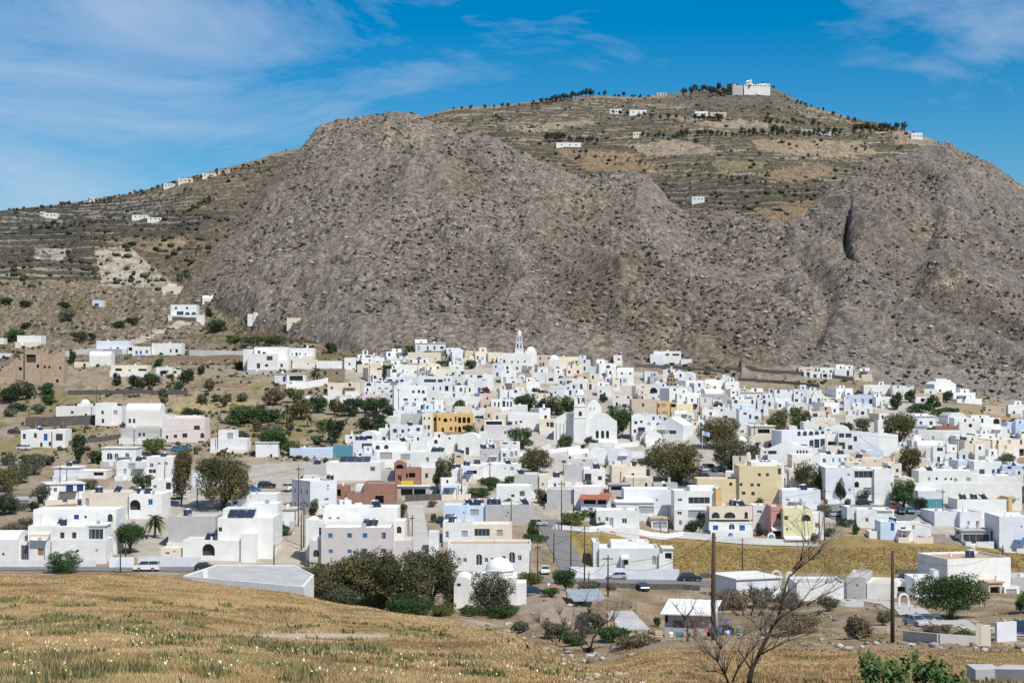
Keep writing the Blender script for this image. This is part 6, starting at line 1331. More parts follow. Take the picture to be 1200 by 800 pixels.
# arched street signs of the lodgings by the upper road
def shrine_sign(u, vb, w, h, inner, label):
    P = at(u, vb, 365.); pm = ppm(P.y); w, h = w / pm, h / pm; root = empty('roadside_sign', P)
    def slab(r, hh, y0, y1):
        m = MB(); n = 10; pf = [(r, -.3)] + [(r * math.cos(PI * k / n), hh - r + r * math.sin(PI * k / n)) for k in range(n + 1)] + [(-r, -.3)]
        m.poly([(p[0], y0, p[1]) for p in pf[::-1]][::-1]); m.poly([(p[0], y1, p[1]) for p in pf[::-1]])
        for p, q in zip(pf, pf[1:] + pf[:1]): m.poly([(p[0], y0, p[1]), (p[0], y1, p[1]), (q[0], y1, q[1]), (q[0], y0, q[1])])
        return m
    slab(w / 2, h, 0, .3).build('surround', MT['W'], root)
    o = slab(w * .34, h * .8, -.06, -.004).build('panel', inner, root)
    m = MB(); m.box(-w * .24, w * .24, -.09, -.064, h * .28, h * .36); m.box(-w * .2, w * .2, -.09, -.064, h * .42, h * .48); m.dome(0, -.07, h * .55, w * .12, .1, 8, 3); m.build('lettering', M_wfr, root)
    reg(root, 'sign', '', P, 'arched signs along the upper road', label)
shrine_sign(856, 633.5, 7.5, 11.5, M_blue, 'white arched roadside sign with a blue panel before the blue-doored cream house')
shrine_sign(904, 637, 9, 13, M_teal, 'white arched roadside sign with a green panel before the rose-pink house')
P = at(825, 631, 365.); m = MB(); m.box(-.55, .55, 0, .08, .5, 1.25); m.box(-.5, -.42, .002, .078, -.4, .5); m.box(.42, .5, .002, .078, -.4, .5); o = m.build('notice_board', M_blue); o.location = P; reg(o, 'notice board', '', P, None, 'small blue notice board at the top edge of the golden field')
# ================================================================== trees and shrubs: kind, u, v foot, width, height (photo pixels), description
T = tree
# the brown thicket in front of the rosy grey house
for (k, u, vb, w, h, lab) in (('rust', 385, 712, 78, 50, 'brown feathery tree at the warehouse end of the roadside thicket'), ('tam', 425, 714, 74, 62, 'tall olive-brown tree in the roadside thicket before the rosy grey house'), ('rust', 470, 716, 66, 64, 'russet-brown tree in the middle of the roadside thicket'),
                         ('rust', 505, 714, 60, 62, 'dark russet tree of the thicket at the foot of the concrete lane'), ('rust', 527, 712, 30, 34, 'small russet tree ending the thicket beside the big-domed chapel'), ('pale', 392, 718, 60, 30, 'grey-green low tree in front of the roadside thicket')):
    T(k, u, vb, w, h, '', lab, ymin=235, trunk=.15, group='trees of the roadside thicket', dens=1.25)
for (k, u, vb, w, h, lab) in (('lime', 440, 716, 34, 20, 'bright green bush at the foot of the roadside thicket'), ('green', 487, 721, 52, 20, 'wide clipped green bush in front of the russet trees'), ('lime', 520, 722, 26, 15, 'low green bush at the end of the dry grass crest'), ('green', 465, 720, 22, 22, 'deep green bush between olive-brown and russet trees')):
    T(k, u, vb, w, h, '', lab, cat='bush', ymin=225, trunk=0)
T('rust', 577, 722, 46, 50, '', 'round brown shrub standing against the big-domed chapel', cat='shrub', ymin=215, trunk=0, dens=1.2)
T('dark', 602, 708, 16, 30, '', 'slim dark green tree beside the big-domed chapel', ymin=235, trunk=.1)
T('green', 590, 724, 40, 14, '', 'low green bush under the round brown shrub', cat='bush', ymin=215, trunk=0)
T('green', 550, 722, 26, 12, '', 'low green bush before the chapel apse', cat='bush', ymin=215, trunk=0)
T('green', 74, 672, 38, 24, '', 'leafy green bush before the large stepped house', cat='bush', ymin=300, trunk=0, dens=1.3)
T('green', 152, 648, 36, 34, '', 'clipped round dark green tree beside the large stepped house', ymin=322, trunk=.3, dens=1.5)
T('tam', 213, 594, 24, 64, '', 'tall narrow grey-brown tree of the pair behind the blank grey building', ymin=380, trunk=.12)
T('tam', 262, 596, 66, 58, '', 'broad drooping grey-brown tree of the pair behind the blank grey building', ymin=380, trunk=.16, dens=1.2)
T('rust', 167, 572, 26, 17, '', 'reddish-brown bush between the white two-part house and the cream arched house', cat='bush', ymin=380, trunk=0)
T('pale', 48, 590, 22, 19, '', 'grey-green round tree before the navy-shuttered house', ymin=380, trunk=.15)
T('pale', 106, 573, 18, 10, '', 'dry bush beside the navy-shuttered house', cat='bush', ymin=390, trunk=0)
for (u, vb, w, h, k) in ((8, 603, 26, 26, 'dark'), (5, 576, 30, 26, 'tam'), (22, 566, 26, 24, 'pale'), (38, 556, 24, 22, 'pale'), (44, 546, 24, 14, 'tam'), (30, 541, 14, 9, 'green'), (58, 545, 12, 10, 'dark'), (15, 626, 34, 12, 'dry'), (32, 620, 22, 14, 'pale'), (10, 545, 18, 12, 'pale'), (40, 600, 12, 12, 'dark'), (22, 598, 30, 8, 'dry')):
    T(k, u, vb, w, h, dict(dark='dark green shrub', tam='olive-brown shrub', pale='grey-green shrub', green='fresh green shrub', dry='dry straw-brown shrub')[k] + ' on the stony plot', cat='shrub', ymin=360, trunk=0)
T('dark', 92, 543, 16, 33, '', 'pointed dark conifer on the slope below the blue-doored hillside house', ymin=420, trunk=.08)
T('lime', 180, 533, 27, 19, '', 'rounded yellow-green tree beside the pinkish hillside house', ymin=420, trunk=.15)
T('green', 112, 543, 16, 14, '', 'light green shrub beside the pointed conifer', cat='shrub', ymin=420, trunk=0)
# olive slope on the left
for i, (u, vb, w, h, k) in enumerate(((10, 472, 26, 18, 'dark'), (27, 468, 26, 20, 'dark'), (20, 482, 24, 10, 'dark'), (55, 463, 16, 14, 'green'), (57, 475, 18, 12, 'green'), (45, 485, 16, 12, 'pale'), (12, 488, 18, 10, 'pale'), (85, 425, 9, 14, 'green'), (137, 452, 10, 14, 'dark'), (160, 456, 18, 15, 'dark'), (178, 452, 20, 14, 'dark'), (200, 447, 10, 8, 'green'), (219, 450, 20, 16, 'dark'), (236, 438, 9, 10, 'dark'), (192, 476, 13, 20, 'pale'), (176, 461, 7, 8, 'pale'), (210, 458, 14, 12, 'pale'), (237, 473, 12, 12, 'pale'), (253, 471, 10, 9, 'pale'), (267, 471, 9, 9, 'pale'), (284, 471, 12, 10, 'pale'), (224, 490, 26, 12, 'dark'), (262, 478, 10, 12, 'pale'), (245, 459, 14, 14, 'dry'), (281, 433, 14, 9, 'green'), (186, 430, 11, 9, 'green'), (18, 400, 24, 12, 'green'), (79, 376, 20, 14, 'pale'), (31, 384, 12, 6, 'dark'), (93, 398, 22, 9, 'dark'), (75, 361, 18, 6, 'dark'), (8, 357, 16, 8, 'dark'), (30, 360, 16, 6, 'dark'), (108, 399, 9, 8, 'dark'), (140, 384, 16, 7, 'dark'), (155, 380, 20, 8, 'dark'), (245, 372, 9, 12, 'dark'), (254, 388, 22, 14, 'dark'), (295, 404, 26, 9, 'green'), (320, 404, 32, 10, 'green'), (388, 414, 14, 12, 'dark'), (275, 402, 18, 10, 'lime'), (360, 412, 14, 6, 'green'))):
    T(k, u, vb, w, h, dict(dark='dark green round shrub', green='green shrub', pale='grey-green olive shrub', dry='dry brown shrub', lime='yellow-green shrub')[k] + ' on the terraced slope', cat='shrub', ymin=430, trunk=0)
# grove below the upper left houses
for i, (u, vb, w, h, k, nm) in enumerate(((283, 497, 34, 22, 'green', 0), (303, 496, 24, 18, 'green', 0), (318, 494, 22, 14, 'dark', 0), (322, 475, 26, 20, 'dry', 0), (345, 472, 22, 16, 'lime', 0), (352, 492, 26, 24, 'tam', 0), (372, 484, 26, 20, 'green', 0), (392, 486, 16, 18, 'tam', 0), (410, 488, 26, 20, 'dark', 0), (428, 484, 22, 16, 'green', 0), (442, 488, 26, 22, 'green', 0), (437, 508, 34, 24, 'dark', 0), (456, 490, 16, 12, 'dark', 0), (447, 512, 22, 16, 'green', 0), (320, 533, 36, 28, 'green', 1), (341, 533, 22, 16, 'lime', 1), (392, 519, 22, 26, 'dark', 1), (381, 505, 20, 14, 'lime', 1), (318, 510, 26, 12, 'pale', 1), (340, 505, 12, 8, 'pale', 1), (302, 505, 12, 14, 'pale', 1), (372, 521, 14, 9, 'green', 1))):
    T(k, u, vb, w, h, dict(dark='dark green tree', green='leafy green tree', tam='olive-brown tree', lime='yellow-green tree', pale='grey-green tree', dry='brownish tree')[k] + ' in the village grove', ymin=400, trunk=.12)
for (u, vb, h) in ((371, 450, 26), (305, 492, 24), (336, 497, 22), (360, 500, 20), (378, 512, 18), (479, 421, 22), (324, 459, 14)):
    palm(u, vb, h, 'shaggy palm tree of the upper village', ymin=400)
palm(181, 630, 37, '', 'tall palm with drooping brown-green fronds beside the blank grey building', ymin=330, spread=.4)
# trees among the houses
for (k, u, vb, w, h, lab) in (('green', 455, 443, 16, 14, 'round green tree behind the dark cypress'), ('green', 538, 482, 15, 13, 'square clipped green tree in the upper village'), ('dark', 421, 433, 9, 10, 'dark small tree against the taller white cube'), ('boug', 529, 458, 9, 8, 'crimson bougainvillea on the white wall of the upper lane'), ('boug', 569, 462, 13, 7, 'crimson bougainvillea over a white terrace beside the sandy block'), ('boug', 591, 464, 12, 6, 'crimson bougainvillea hanging by the sandy tower house'), ('boug', 449, 457, 6, 12, 'crimson climber at the foot of the cypress'),
    ('green', 570, 449, 12, 6, 'low green shrub on an upper roof terrace'), ('green', 520, 429, 24, 6, 'green hedge along the upper cream house'), ('green', 552, 432, 16, 10, 'green bush below the sandy upper houses'), ('dark', 615, 482, 26, 18, 'dark green tree leading the row beside the church'), ('dark', 638, 490, 22, 22, 'darkest green tree behind the belfry church'), ('tam', 652, 486, 22, 22, 'brownish tree behind the belfry church'), ('green', 667, 486, 18, 20, 'fresh green tree touching the belfry tower'), ('rust', 636, 465, 16, 8, 'reddish shrub above the church trees'), ('green', 654, 460, 12, 6, 'small hedge on a white terrace above the church trees'),
    ('green', 723, 514, 32, 38, 'big round dark green tree against the church gable'), ('green', 610, 526, 28, 22, 'leafy green tree before the rosy grey terrace house'), ('tam', 627, 555, 36, 30, 'leaning olive-brown tree below the belfry church'), ('green', 661, 527, 18, 16, 'low green palm-like shrub at the church foot'), ('green', 690, 522, 10, 10, 'small green tree before the church arches'), ('green', 582, 482, 12, 12, 'green bush in front of the columned white house'), ('green', 552, 514, 17, 15, 'dark leafy bush beside the ochre arcades'), ('dry', 547, 527, 22, 12, 'dry thicket on the rubble terrace'), ('green', 644, 466, 7, 6, 'tiny green tree above the church trees'),
    ('tam', 787, 568, 66, 48, 'huge round golden-brown tree in the village centre'), ('tam', 843, 526, 46, 36, 'tall brown twin tree above the car park'), ('rust', 857, 552, 44, 34, 'dark russet tree beside the car park'), ('rust', 880, 544, 22, 20, 'small russet tree joining the car park russet tree'), ('tam', 911, 512, 26, 30, 'dark brown half of the twin trees before the teal-windowed building'), ('lime', 936, 502, 26, 24, 'olive-green half of the twin trees before the teal-windowed building'),
    ('rust', 951, 577, 38, 32, 'round russet tree behind the pale yellow house'), ('dark', 985, 588, 12, 26, 'small upright dark tree before the tall blank bluish house'), ('tam', 1054, 522, 40, 36, 'broad brown tree above the lavender house'), ('tam', 1067, 562, 28, 36, 'leaning brown tree beside the sandy cream house'), ('green', 1059, 596, 30, 32, 'round green tree over the parked cars'), ('dark', 1079, 597, 17, 13, 'dark clipped bush beside the turquoise shop'), ('green', 1187, 594, 32, 24, 'spreading dark green tree at the frame edge past the ochre-ended hall'), ('dark', 1030, 531, 22, 16, 'dark green tree hiding the lavender house corner'), ('tam', 521, 574, 20, 36, 'tall grey-brown tree beside the cream lower front'), ('dark', 513, 575, 11, 24, 'narrow dark cypress-like tree beside the grey-brown tree'),
    ('rust', 993, 508, 14, 12, 'reddish tree behind the teal-windowed building'), ('rust', 1011, 504, 18, 12, 'dark reddish tree behind the lavender house'), ('dark', 1050, 480, 16, 18, 'very dark tree at the field corner below the pale blue house'), ('green', 1066, 472, 14, 14, 'green tree beside the sandy house below the mountain'), ('green', 1094, 480, 16, 16, 'green tree before the sandy house below the mountain'), ('green', 1109, 472, 14, 12, 'green tree past the sandy house below the mountain'), ('green', 1078, 484, 30, 12, 'wide green thicket below the mountain foot'), ('green', 1108, 488, 34, 10, 'wide dark hedge at the edge of the brown field'), ('dark', 1188, 500, 12, 8, 'dark tree at the edge of the brown field'), ('pale', 1178, 553, 26, 20, 'bare grey tree beside the light blue low house'),
    ('dark', 578, 549, 8, 6, 'dark small bush by the long low white house'), ('pale', 634, 590, 16, 16, 'grey-green olive beside the side road'), ('green', 575, 568, 26, 9, 'green hedge patch behind the blue-and-grey house'), ('green', 560, 583, 30, 11, 'green garden bushes behind the light blue half house'), ('green', 597, 568, 14, 9, 'small green bush by the dark veranda'), ('lime', 672, 618, 30, 16, 'green garden trees before the grey-doored cottage'), ('green', 690, 606, 20, 8, 'green pergola vine before the terracotta cafe'), ('green', 703, 618, 12, 6, 'small clipped bush in front of the grey-doored cottage'), ('green', 812, 624, 16, 14, 'green bush before the glass-fronted villa'), ('dark', 822, 622, 9, 20, 'slim dark tree before the glass-fronted villa'), ('green', 850, 624, 12, 10, 'green bush between blue window and blue door'), ('dark', 890, 628, 8, 14, 'narrow dark shrub before the small bluish white house'),
    ('pale', 967, 606, 18, 14, 'grey-green shrub beside the pale yellow house'), ('green', 994, 617, 22, 8, 'low green hedge beside the light blue shack'), ('green', 1003, 626, 8, 12, 'green upright bush beside the light blue shack'), ('green', 955, 635, 9, 10, 'dark green bush at the corner of the pale yellow house'), ('green', 972, 628, 14, 9, 'green bush at the top corner of the golden field'), ('green', 1116, 612, 10, 10, 'green bush against the sloping workshop wall'), ('dark', 1009, 588, 20, 16, 'dark leafy tree beside the open stair'), ('pale', 1080, 634, 12, 6, 'grey shrub at the field wall'), ('green', 1058, 633, 9, 5, 'green weed clump at the foot of the light blue shack'), ('green', 625, 630, 16, 20, 'green hanging shrub beside the side road'), ('green', 628, 634, 28, 7, 'low green hedge on a white terrace beside the side road'), ('pale', 508, 612, 8, 10, 'grey-green bush at the lane head'), ('tam', 471, 606, 12, 14, 'dry grey bush at the lane head by the rosy grey house'), ('green', 331, 628, 20, 12, 'green garden bush beside the dirt lane'), ('pale', 368, 604, 12, 18, 'pale straggly tree at the foot of the tall bluish cube house')):
    bush = any(q in lab for q in ('bush', 'shrub', 'hedge', 'bougain', 'climber', 'thicket', 'vine', 'weed'))
    T(k, u, vb, w, h, '', lab, cat='bush' if bush else 'tree', ymin=360 if vb > 590 else 400, trunk=0 if bush else .08, dens=1.15 if w > 30 else 1)
# cypress
def cypress(u, vb, w, h, lab):
    P = at(u, vb, 430.); pm = ppm(P.y); w, h = w / pm, h / pm; root = empty('cypress', P)
    link('crown', leaf_mesh('crown', [(0, 0, h * (.12 + .8 * k / 8), w * .5 * math.sin(PI * (.25 + .75 * (k + .6) / 9)) ** .8 + .05, w * .5 * math.sin(PI * (.25 + .75 * (k + .6) / 9)) ** .8 + .05, h * .1) for k in range(9)], 420, .3, KIND['dark'], 5), root)
    m = MB(); m.tube([(0, 0, -.5), (0, 0, h * .8)], [.15, .05], 6); m.build('trunk', M_bark, root); reg(root, 'cypress', '', P, None, lab)
cypress(449.5, 452, 4, 28, 'thin dark cypress standing alone among the upper white houses')
# right front
T('green', 1114, 726, 80, 48, '', 'spreading round dark green roadside tree shading the drive', ymin=230, trunk=.24, nb=18, dens=1.35, lm='round roadside tree')
for (k, u, vb, w, h, lab) in (('dry', 1006, 748, 30, 24, 'grey dry bush beside the near pole'), ('pale', 1036, 733, 18, 15, 'grey-green bush on the verge before the garden arch'), ('dry', 1098, 746, 30, 13, 'dry straw bush behind the low concrete wall'), ('green', 1130, 750, 28, 10, 'dense green bush against the low concrete wall'), ('pale', 970, 715, 26, 16, 'grey bush beside the grey patched block'), ('pale', 893, 712, 30, 22, 'grey-green tall bush before the broad-roofed hut'), ('dry', 862, 714, 44, 22, 'tangled purple-brown thicket beside the workshop'), ('pale', 925, 712, 34, 18, 'grey tangled bush behind the bare tree'), ('dry', 930, 742, 60, 22, 'brown bramble heap below the bare tree'), ('green', 935, 732, 40, 12, 'dark green bramble patch behind the bare tree'),
    ('lime', 622, 690, 30, 17, 'yellow-green roadside tree before the parked white car'), ('green', 663, 692, 28, 24, 'leafy green tree at the side road corner'), ('pale', 690, 695, 28, 14, 'dry green bush beside the road junction pole'), ('green', 645, 700, 20, 10, 'low green bush on the earthen bank'), ('green', 770, 735, 8, 12, 'small bright bush at the workshop corner'), ('pale', 715, 692, 12, 8, 'grey bush on the road verge'), ('pale', 690, 742, 34, 22, 'grey-green scrub before the old stone yard'), ('green', 720, 752, 36, 16, 'dark green scrub below the old stone yard'), ('pale', 650, 748, 30, 18, 'tangled scrub on the bank edge'), ('green', 672, 757, 30, 14, 'green weeds on the bank edge'), ('dry', 745, 758, 50, 12, 'brown bramble strip below the workshop'), ('pale', 610, 742, 20, 12, 'grey weeds where the grass crest ends'), ('green', 1200, 718, 20, 24, 'green shrub beside the parked jeep'), ('dark', 1012, 700, 14, 9, 'small dark bush beside the grey stepped hut'), ('pale', 1030, 698, 12, 8, 'green bush in the yard behind the near pole')):
    bush = 'tree' not in lab.split(' before')[0].split(' at ')[0].split(' behind')[0].split(' below')[0]
    T(k, u, vb, w, h, '', lab, cat='bush' if bush else 'tree', ymin=120 if vb > 735 else 200, trunk=0 if bush else .2, dens=.9 if k == 'dry' else 1.1)

# a bare tree close by, lower right
def bare_tree(u, vb, branches, label, ymin=30., seed=1, twigs=60, pxw=4.5):
    P = at(u, vb, ymin); pm = ppm(P.y); root = empty('bare_tree', P); rg = random.Random(seed); m = MB()
    L = lambda q, d: Vector(((q[0] - u) / pm, d, (vb - q[1]) / pm))
    ends = []
    for br in branches:
        d0, d1, r0 = br[0]; pts = br[1]; n = len(pts)
        P3 = [L(p, d0 + (d1 - d0) * i / (n - 1)) for i, p in enumerate(pts)]
        m.tube(P3, [max(.012, .78 * r0 * (1 - .8 * i / (n - 1)) / pm) for i in range(n)], 7)
        ends += [(P3[i], P3[i] - P3[i - 1], r0 * (1 - .8 * i / (n - 1)) / pm) for i in range(1, n)]
    m.build('trunk', M_dark_bark, root)
    tw = MB()
    for i in range(twigs):
        p, d, r = rg.choice(ends); d = d.normalized() + Vector((rg.uniform(-1, 1), rg.uniform(-1, 1), rg.uniform(-.2, .9))) * .9; ln = rg.uniform(.35, 1.0)
        a = p - d * 0; b = a + d.normalized() * ln; c = b + (d + Vector((rg.uniform(-.5, .5), rg.uniform(-.5, .5), rg.uniform(-.3, .4)))).normalized() * ln * .8
        tw.tube([a, b, c], [max(.008, min(r * .5, .02)), .009, .005], 4)
        for k in range(2):
            e = b.lerp(c, rg.random()); f = e + Vector((rg.uniform(-1, 1), rg.uniform(-1, 1), rg.uniform(-.4, 1))).normalized() * ln * .5; tw.tube([e, f], [.006, .004], 3)
    tw.build('twigs', M_grey_bark, root)
    reg(root, 'bare tree', '', P, None, label)
bare_tree(876, 808, [((0, .3, 4.2), [(876, 812), (881, 786), (890, 768), (899, 750), (907, 735), (918, 725), (930, 717), (946, 711)]), ((0, -.6, 2.0), [(907, 735), (912, 722), (917, 700), (922, 678), (930, 668), (945, 657), (955, 648), (960, 638)]), ((.1, .8, 1.5), [(899, 750), (893, 742), (905, 728), (912, 716)]),
    ((0, -.8, 1.3), [(930, 668), (936, 658), (938, 640), (939, 632)]), ((0, 1.0, 1.2), [(946, 711), (965, 702), (985, 698)]), ((0, -.9, 1.4), [(890, 768), (905, 758), (920, 748), (934, 742)]), ((.2, 1.2, 1.4), [(881, 786), (868, 765), (874, 752), (884, 744)]), ((0, .5, 1.0), [(936, 711), (952, 694), (970, 688)])],
    'leafless dark tree leaning over the near dry slope', ymin=40, seed=3, twigs=110)
bare_tree(845, 808, [((0, .3, 2.6), [(858, 812), (850, 792), (842, 778), (832, 770)]), ((0, -.5, 1.6), [(858, 800), (864, 784), (872, 770), (880, 758)]), ((.2, .8, 1.4), [(842, 778), (846, 764), (842, 752), (846, 742)]), ((0, -.6, 1.2), [(850, 792), (838, 786), (828, 784)])], 'short grey leafless tree beside the leaning dark tree', ymin=40, seed=8, twigs=90)
bare_tree(700, 765, [((0, .3, 2.2), [(690, 768), (695, 750), (704, 735), (712, 720)]), ((0, -.5, 1.8), [(697, 768), (684, 750), (682, 735), (690, 718), (686, 705)]), ((.2, .8, 1.6), [(704, 735), (716, 728), (724, 712)]), ((0, -.6, 1.4), [(690, 768), (676, 752), (668, 738), (672, 722)]), ((.3, 1, 1.4), [(712, 768), (722, 748), (720, 730), (730, 712)])], 'straggly grey bare tree before the old stone yard', ymin=60, seed=12, twigs=120)
bare_tree(800, 752, [((0, .3, 2.0), [(806, 752), (806, 738), (802, 724)]), ((0, -.5, 1.4), [(802, 724), (792, 712), (796, 704)]), ((.2, .6, 1.4), [(802, 728), (812, 715), (816, 706)])], 'small bare tree standing before the workshop front', ymin=130, seed=14, twigs=40)

bare_tree(880, 722, [((0, .3, 1.6), [(872, 722), (868, 708), (858, 696)]), ((0, -.5, 1.6), [(880, 722), (884, 706), (880, 690)]), ((.2, .8, 1.6), [(890, 722), (898, 706), (908, 694)]), ((0, .6, 1.4), [(866, 722), (854, 712), (846, 702)])], 'wide purple-brown leafless thicket between the workshop and the broad-roofed hut', ymin=200, seed=22, twigs=420)
bare_tree(925, 738, [((0, .3, 1.4), [(915, 738), (906, 728), (896, 722)]), ((0, -.5, 1.4), [(925, 738), (930, 724), (926, 714)]), ((.2, .8, 1.4), [(935, 738), (946, 728), (958, 722)])], 'low tangle of leafless stems below the grey patched block', ymin=180, seed=23, twigs=300)
bare_tree(655, 752, [((0, .3, 1.4), [(648, 752), (640, 738), (632, 730)]), ((0, -.5, 1.4), [(655, 752), (660, 734), (656, 720)]), ((.2, .8, 1.4), [(662, 752), (674, 738), (682, 728)])], 'grey leafless bush at the edge of the dirt bank', ymin=120, seed=24, twigs=200)
# fig sprays in the lower right corner
def fig():
    P = at(1050, 806, 35.); pm = ppm(P.y); root = empty('fig_shrub', P); rg = random.Random(2); V = []; Fc = []; cs = []; m = MB()
    tips = []
    for i in range(64):
        u = rg.uniform(1000, 1128); top = np.interp(u, [1000, 1010, 1018, 1030, 1050, 1070, 1090, 1112, 1128], [770, 758, 762, 772, 770, 768, 768, 778, 790]) + rg.uniform(0, 16)
        b = Vector(((u - 1050) / pm * .7, rg.uniform(-1.2, 1.2), -.6)); t_ = Vector(((u - 1050) / pm, rg.uniform(-1.4, 1.4), max(.1, (806 - top) / pm))); mid = (b + t_) / 2 + Vector((rg.uniform(-.1, .1), 0, .1))
        m.tube([b, mid, t_], [.02, .014, .007], 5)
        for k in range(15):
            q = mid.lerp(t_, (k + 1) / 15) + Vector((rg.uniform(-.09, .09), rg.uniform(-.09, .09), rg.uniform(-.05, .08)))
            nrm = Vector((rg.uniform(-.7, .7), rg.uniform(-1, .3), rg.uniform(.2, 1))).normalized(); t1 = nrm.orthogonal().normalized(); t1.rotate(Matrix.Rotation(rg.uniform(0, 6.28), 3, nrm)); t2 = nrm.cross(t1); s = rg.uniform(.075, .125)
            n0 = len(V)
            for (x, y) in ((0, -.9), (.55, -.5), (.75, .1), (.35, .25), (0, 1.0), (-.35, .25), (-.75, .1), (-.55, -.5)): V.append(tuple(q + t1 * (x * s) + t2 * (y * s) + nrm * (.25 * s * abs(x))))
            Fc += [(n0, n0 + 1, n0 + 2, n0 + 3), (n0, n0 + 3, n0 + 4, n0 + 5), (n0, n0 + 5, n0 + 6, n0 + 7)]
            c = rg.choice([(.06, .13, .03), (.09, .17, .04), (.04, .09, .022), (.12, .19, .05)]); cs += [c] * 8
    link('foliage', mesh_arrays('foliage', V, Fc, M_leaf, cs), root); m.build('stem', M_bark, root)
    reg(root, 'shrub', '', P, None, 'bright green broad-leaved fig shrub in the nearest dry grass')
fig()

# ================================================================== stuff: dry grass, wild flowers, mountain scrub and boulders
def grass(name, N_, ymin, ymax, hfun, cols, seed, acc=None, pw=1.0, blades=5, wf=.0011):
    rs = np.random.RandomState(seed); V = []; Fq = []; Cc = []
    y = (rs.uniform(0, 1, N_) ** pw) * (ymax - ymin) + ymin; u = rs.uniform(-120, 1320, N_); x = (u - 600) / F * y + rs.normal(0, .1, N_)
    vv = 400 - F * (-y * sp + ground_v(x, y) * cp) / (y * cp)
    keep = np.ones(N_, bool) if acc is None else acc(x, y, u, vv, rs)
    x, y = x[keep], y[keep]; n = len(x); z = ground_v(x, y)
    pt = fbm(x / 6, y / 8, 4, seed) * 1.3
    cols = np.array(cols); ci = np.clip(((pt + 1) / 2 * len(cols) + rs.normal(0, .55, n)).astype(int), 0, len(cols) - 1)
    allV = []; allC = []
    for b in range(blades):
        h = hfun(x, y, rs) * rs.uniform(.6, 1.25, n); w = np.maximum(wf * y, .006) * rs.uniform(.7, 1.5, n); a = rs.uniform(0, 6.28, n); ln = rs.uniform(.1, .55, n) * h
        bx, by = x + rs.normal(0, .09, n), y + rs.normal(0, .09, n); la = rs.uniform(0, 6.28, n)
        v0 = np.stack([bx - np.cos(a) * w, by - np.sin(a) * w, z - .03], 1); v1 = np.stack([bx + np.cos(a) * w, by + np.sin(a) * w, z - .03], 1); v2 = np.stack([bx + np.cos(la) * ln, by + np.sin(la) * ln, z + h], 1)
        allV.append(np.stack([v0, v1, v2], 1).reshape(-1, 3)); allC.append(np.repeat(cols[ci] * rs.uniform(.72, 1.28, (n, 1)), 3, 0))
    V = np.concatenate(allV); Fq = np.arange(len(V)).reshape(-1, 3)
    return link(name, mesh_arrays(name, V, Fq, M_leaf, np.concatenate(allC)), kind='stuff')
STRAW = [(.30, .215, .105), (.40, .275, .135), (.50, .355, .18), (.53, .385, .205), (.58, .44, .245), (.46, .32, .15), (.37, .26, .13), (.43, .34, .16)]
def acc_field(x, y, u, v, rs):
    p = np.abs(v - (744 + (u - 370) ** 2 * .00009)) < 3.2
    return ~(p & (np.abs(u - 372) < 88)) & ~((np.abs(v - (738 + (u - 585) * .5)) < 18) & (u > 588) & (u < 780) & (rs.rand(len(u)) < .9) & (y < 110))
g = grass('dry_grass', 230000, 20, 128, lambda x, y, rs: .035 + .085 * np.clip(fbm(x / 6, y / 9, 3, 81) * 1.4 + .1, 0, 1), STRAW, 101, acc_field, 1.15, wf=.00042)
g = grass('slope_grass', 52000, 48, 300, lambda x, y, rs: .04 + .16 * np.clip(fbm(x / 5, y / 8, 3, 83) + .2, 0, 1), [(q[0] * .72, q[1] * .68, q[2] * .66) for q in STRAW], 102, lambda x, y, u, v, rs: (u > 560) & (v > 697) & (pnoise(x / 9, y / 9, 5) > -.35) & ~((u > 610) & (u < 700) & (v < 735)) & ~((u > 960) & (v < 742)), 1.2, wf=.0006)
g = grass('field_stubble', 26000, 332, 395, lambda x, y, rs: .13 + 0 * x, [(.33, .225, .075), (.29, .20, .065), (.38, .27, .105), (.25, .175, .06)], 103, lambda x, y, u, v, rs: poly_mask([(672, 630), (800, 634), (880, 642), (970, 642), (1080, 640), (1220, 650), (1220, 684), (1100, 674), (920, 669), (800, 672), (698, 662)], u, v), 1.0, wf=.0007)
GREEN = [(.20, .185, .075), (.24, .215, .095), (.15, .155, .06), (.28, .23, .11), (.12, .135, .05)]
g = grass('green_weeds', 110000, 20, 80, lambda x, y, rs: .05 + .15 * rs.rand(len(x)) ** 2, GREEN, 104, lambda x, y, u, v, rs: (fbm(x / 1.3, y / 1.9, 3, 53) + .5 * fbm(x / 9, y / 9, 2, 54) > .42 + .012 * np.maximum(y - 45, 0)) & acc_field(x, y, u, v, rs), 1.0)
def flowers(name, n, ymin, ymax, col_, r, seed):
    rs = np.random.RandomState(seed); y = rs.uniform(ymin, ymax, n); u = rs.uniform(-80, 760, n); x = (u - 600) / F * y
    k = (fbm(x / 2.4, y / 3.2, 3, 91) > .22); x, y = x[k], y[k]; n = len(x); z = ground_v(x, y) + rs.uniform(.12, .26, n)
    V = []; ang = np.linspace(0, 2 * PI, 7)[:-1]
    tl = rs.normal(0, .5, (n, 2)); rr = r * rs.uniform(.6, 1.3, n)
    P_ = np.stack([np.stack([x + rr * math.cos(a), y + rr * math.sin(a) * .8, z + rr * (math.cos(a) * tl[:, 0] + math.sin(a) * (.8 + tl[:, 1]))], 1) for a in ang], 1)
    V = P_.reshape(-1, 3); b = np.arange(n)[:, None] * 6; Fq = np.concatenate([b + np.array([[0, 1, 2, 3]]), b + np.array([[0, 3, 4, 5]])])
    link(name, mesh_arrays(name, V, Fq, M_leaf, np.repeat(np.array([col_]) * rs.uniform(.85, 1.1, (n, 1)), 6, 0)), kind='stuff')
flowers('wild_daisies', 800, 22, 46, (.60, .54, .22), .014, 3)
flowers('pale_wildflowers', 700, 22, 60, (.70, .68, .58), .014, 4)

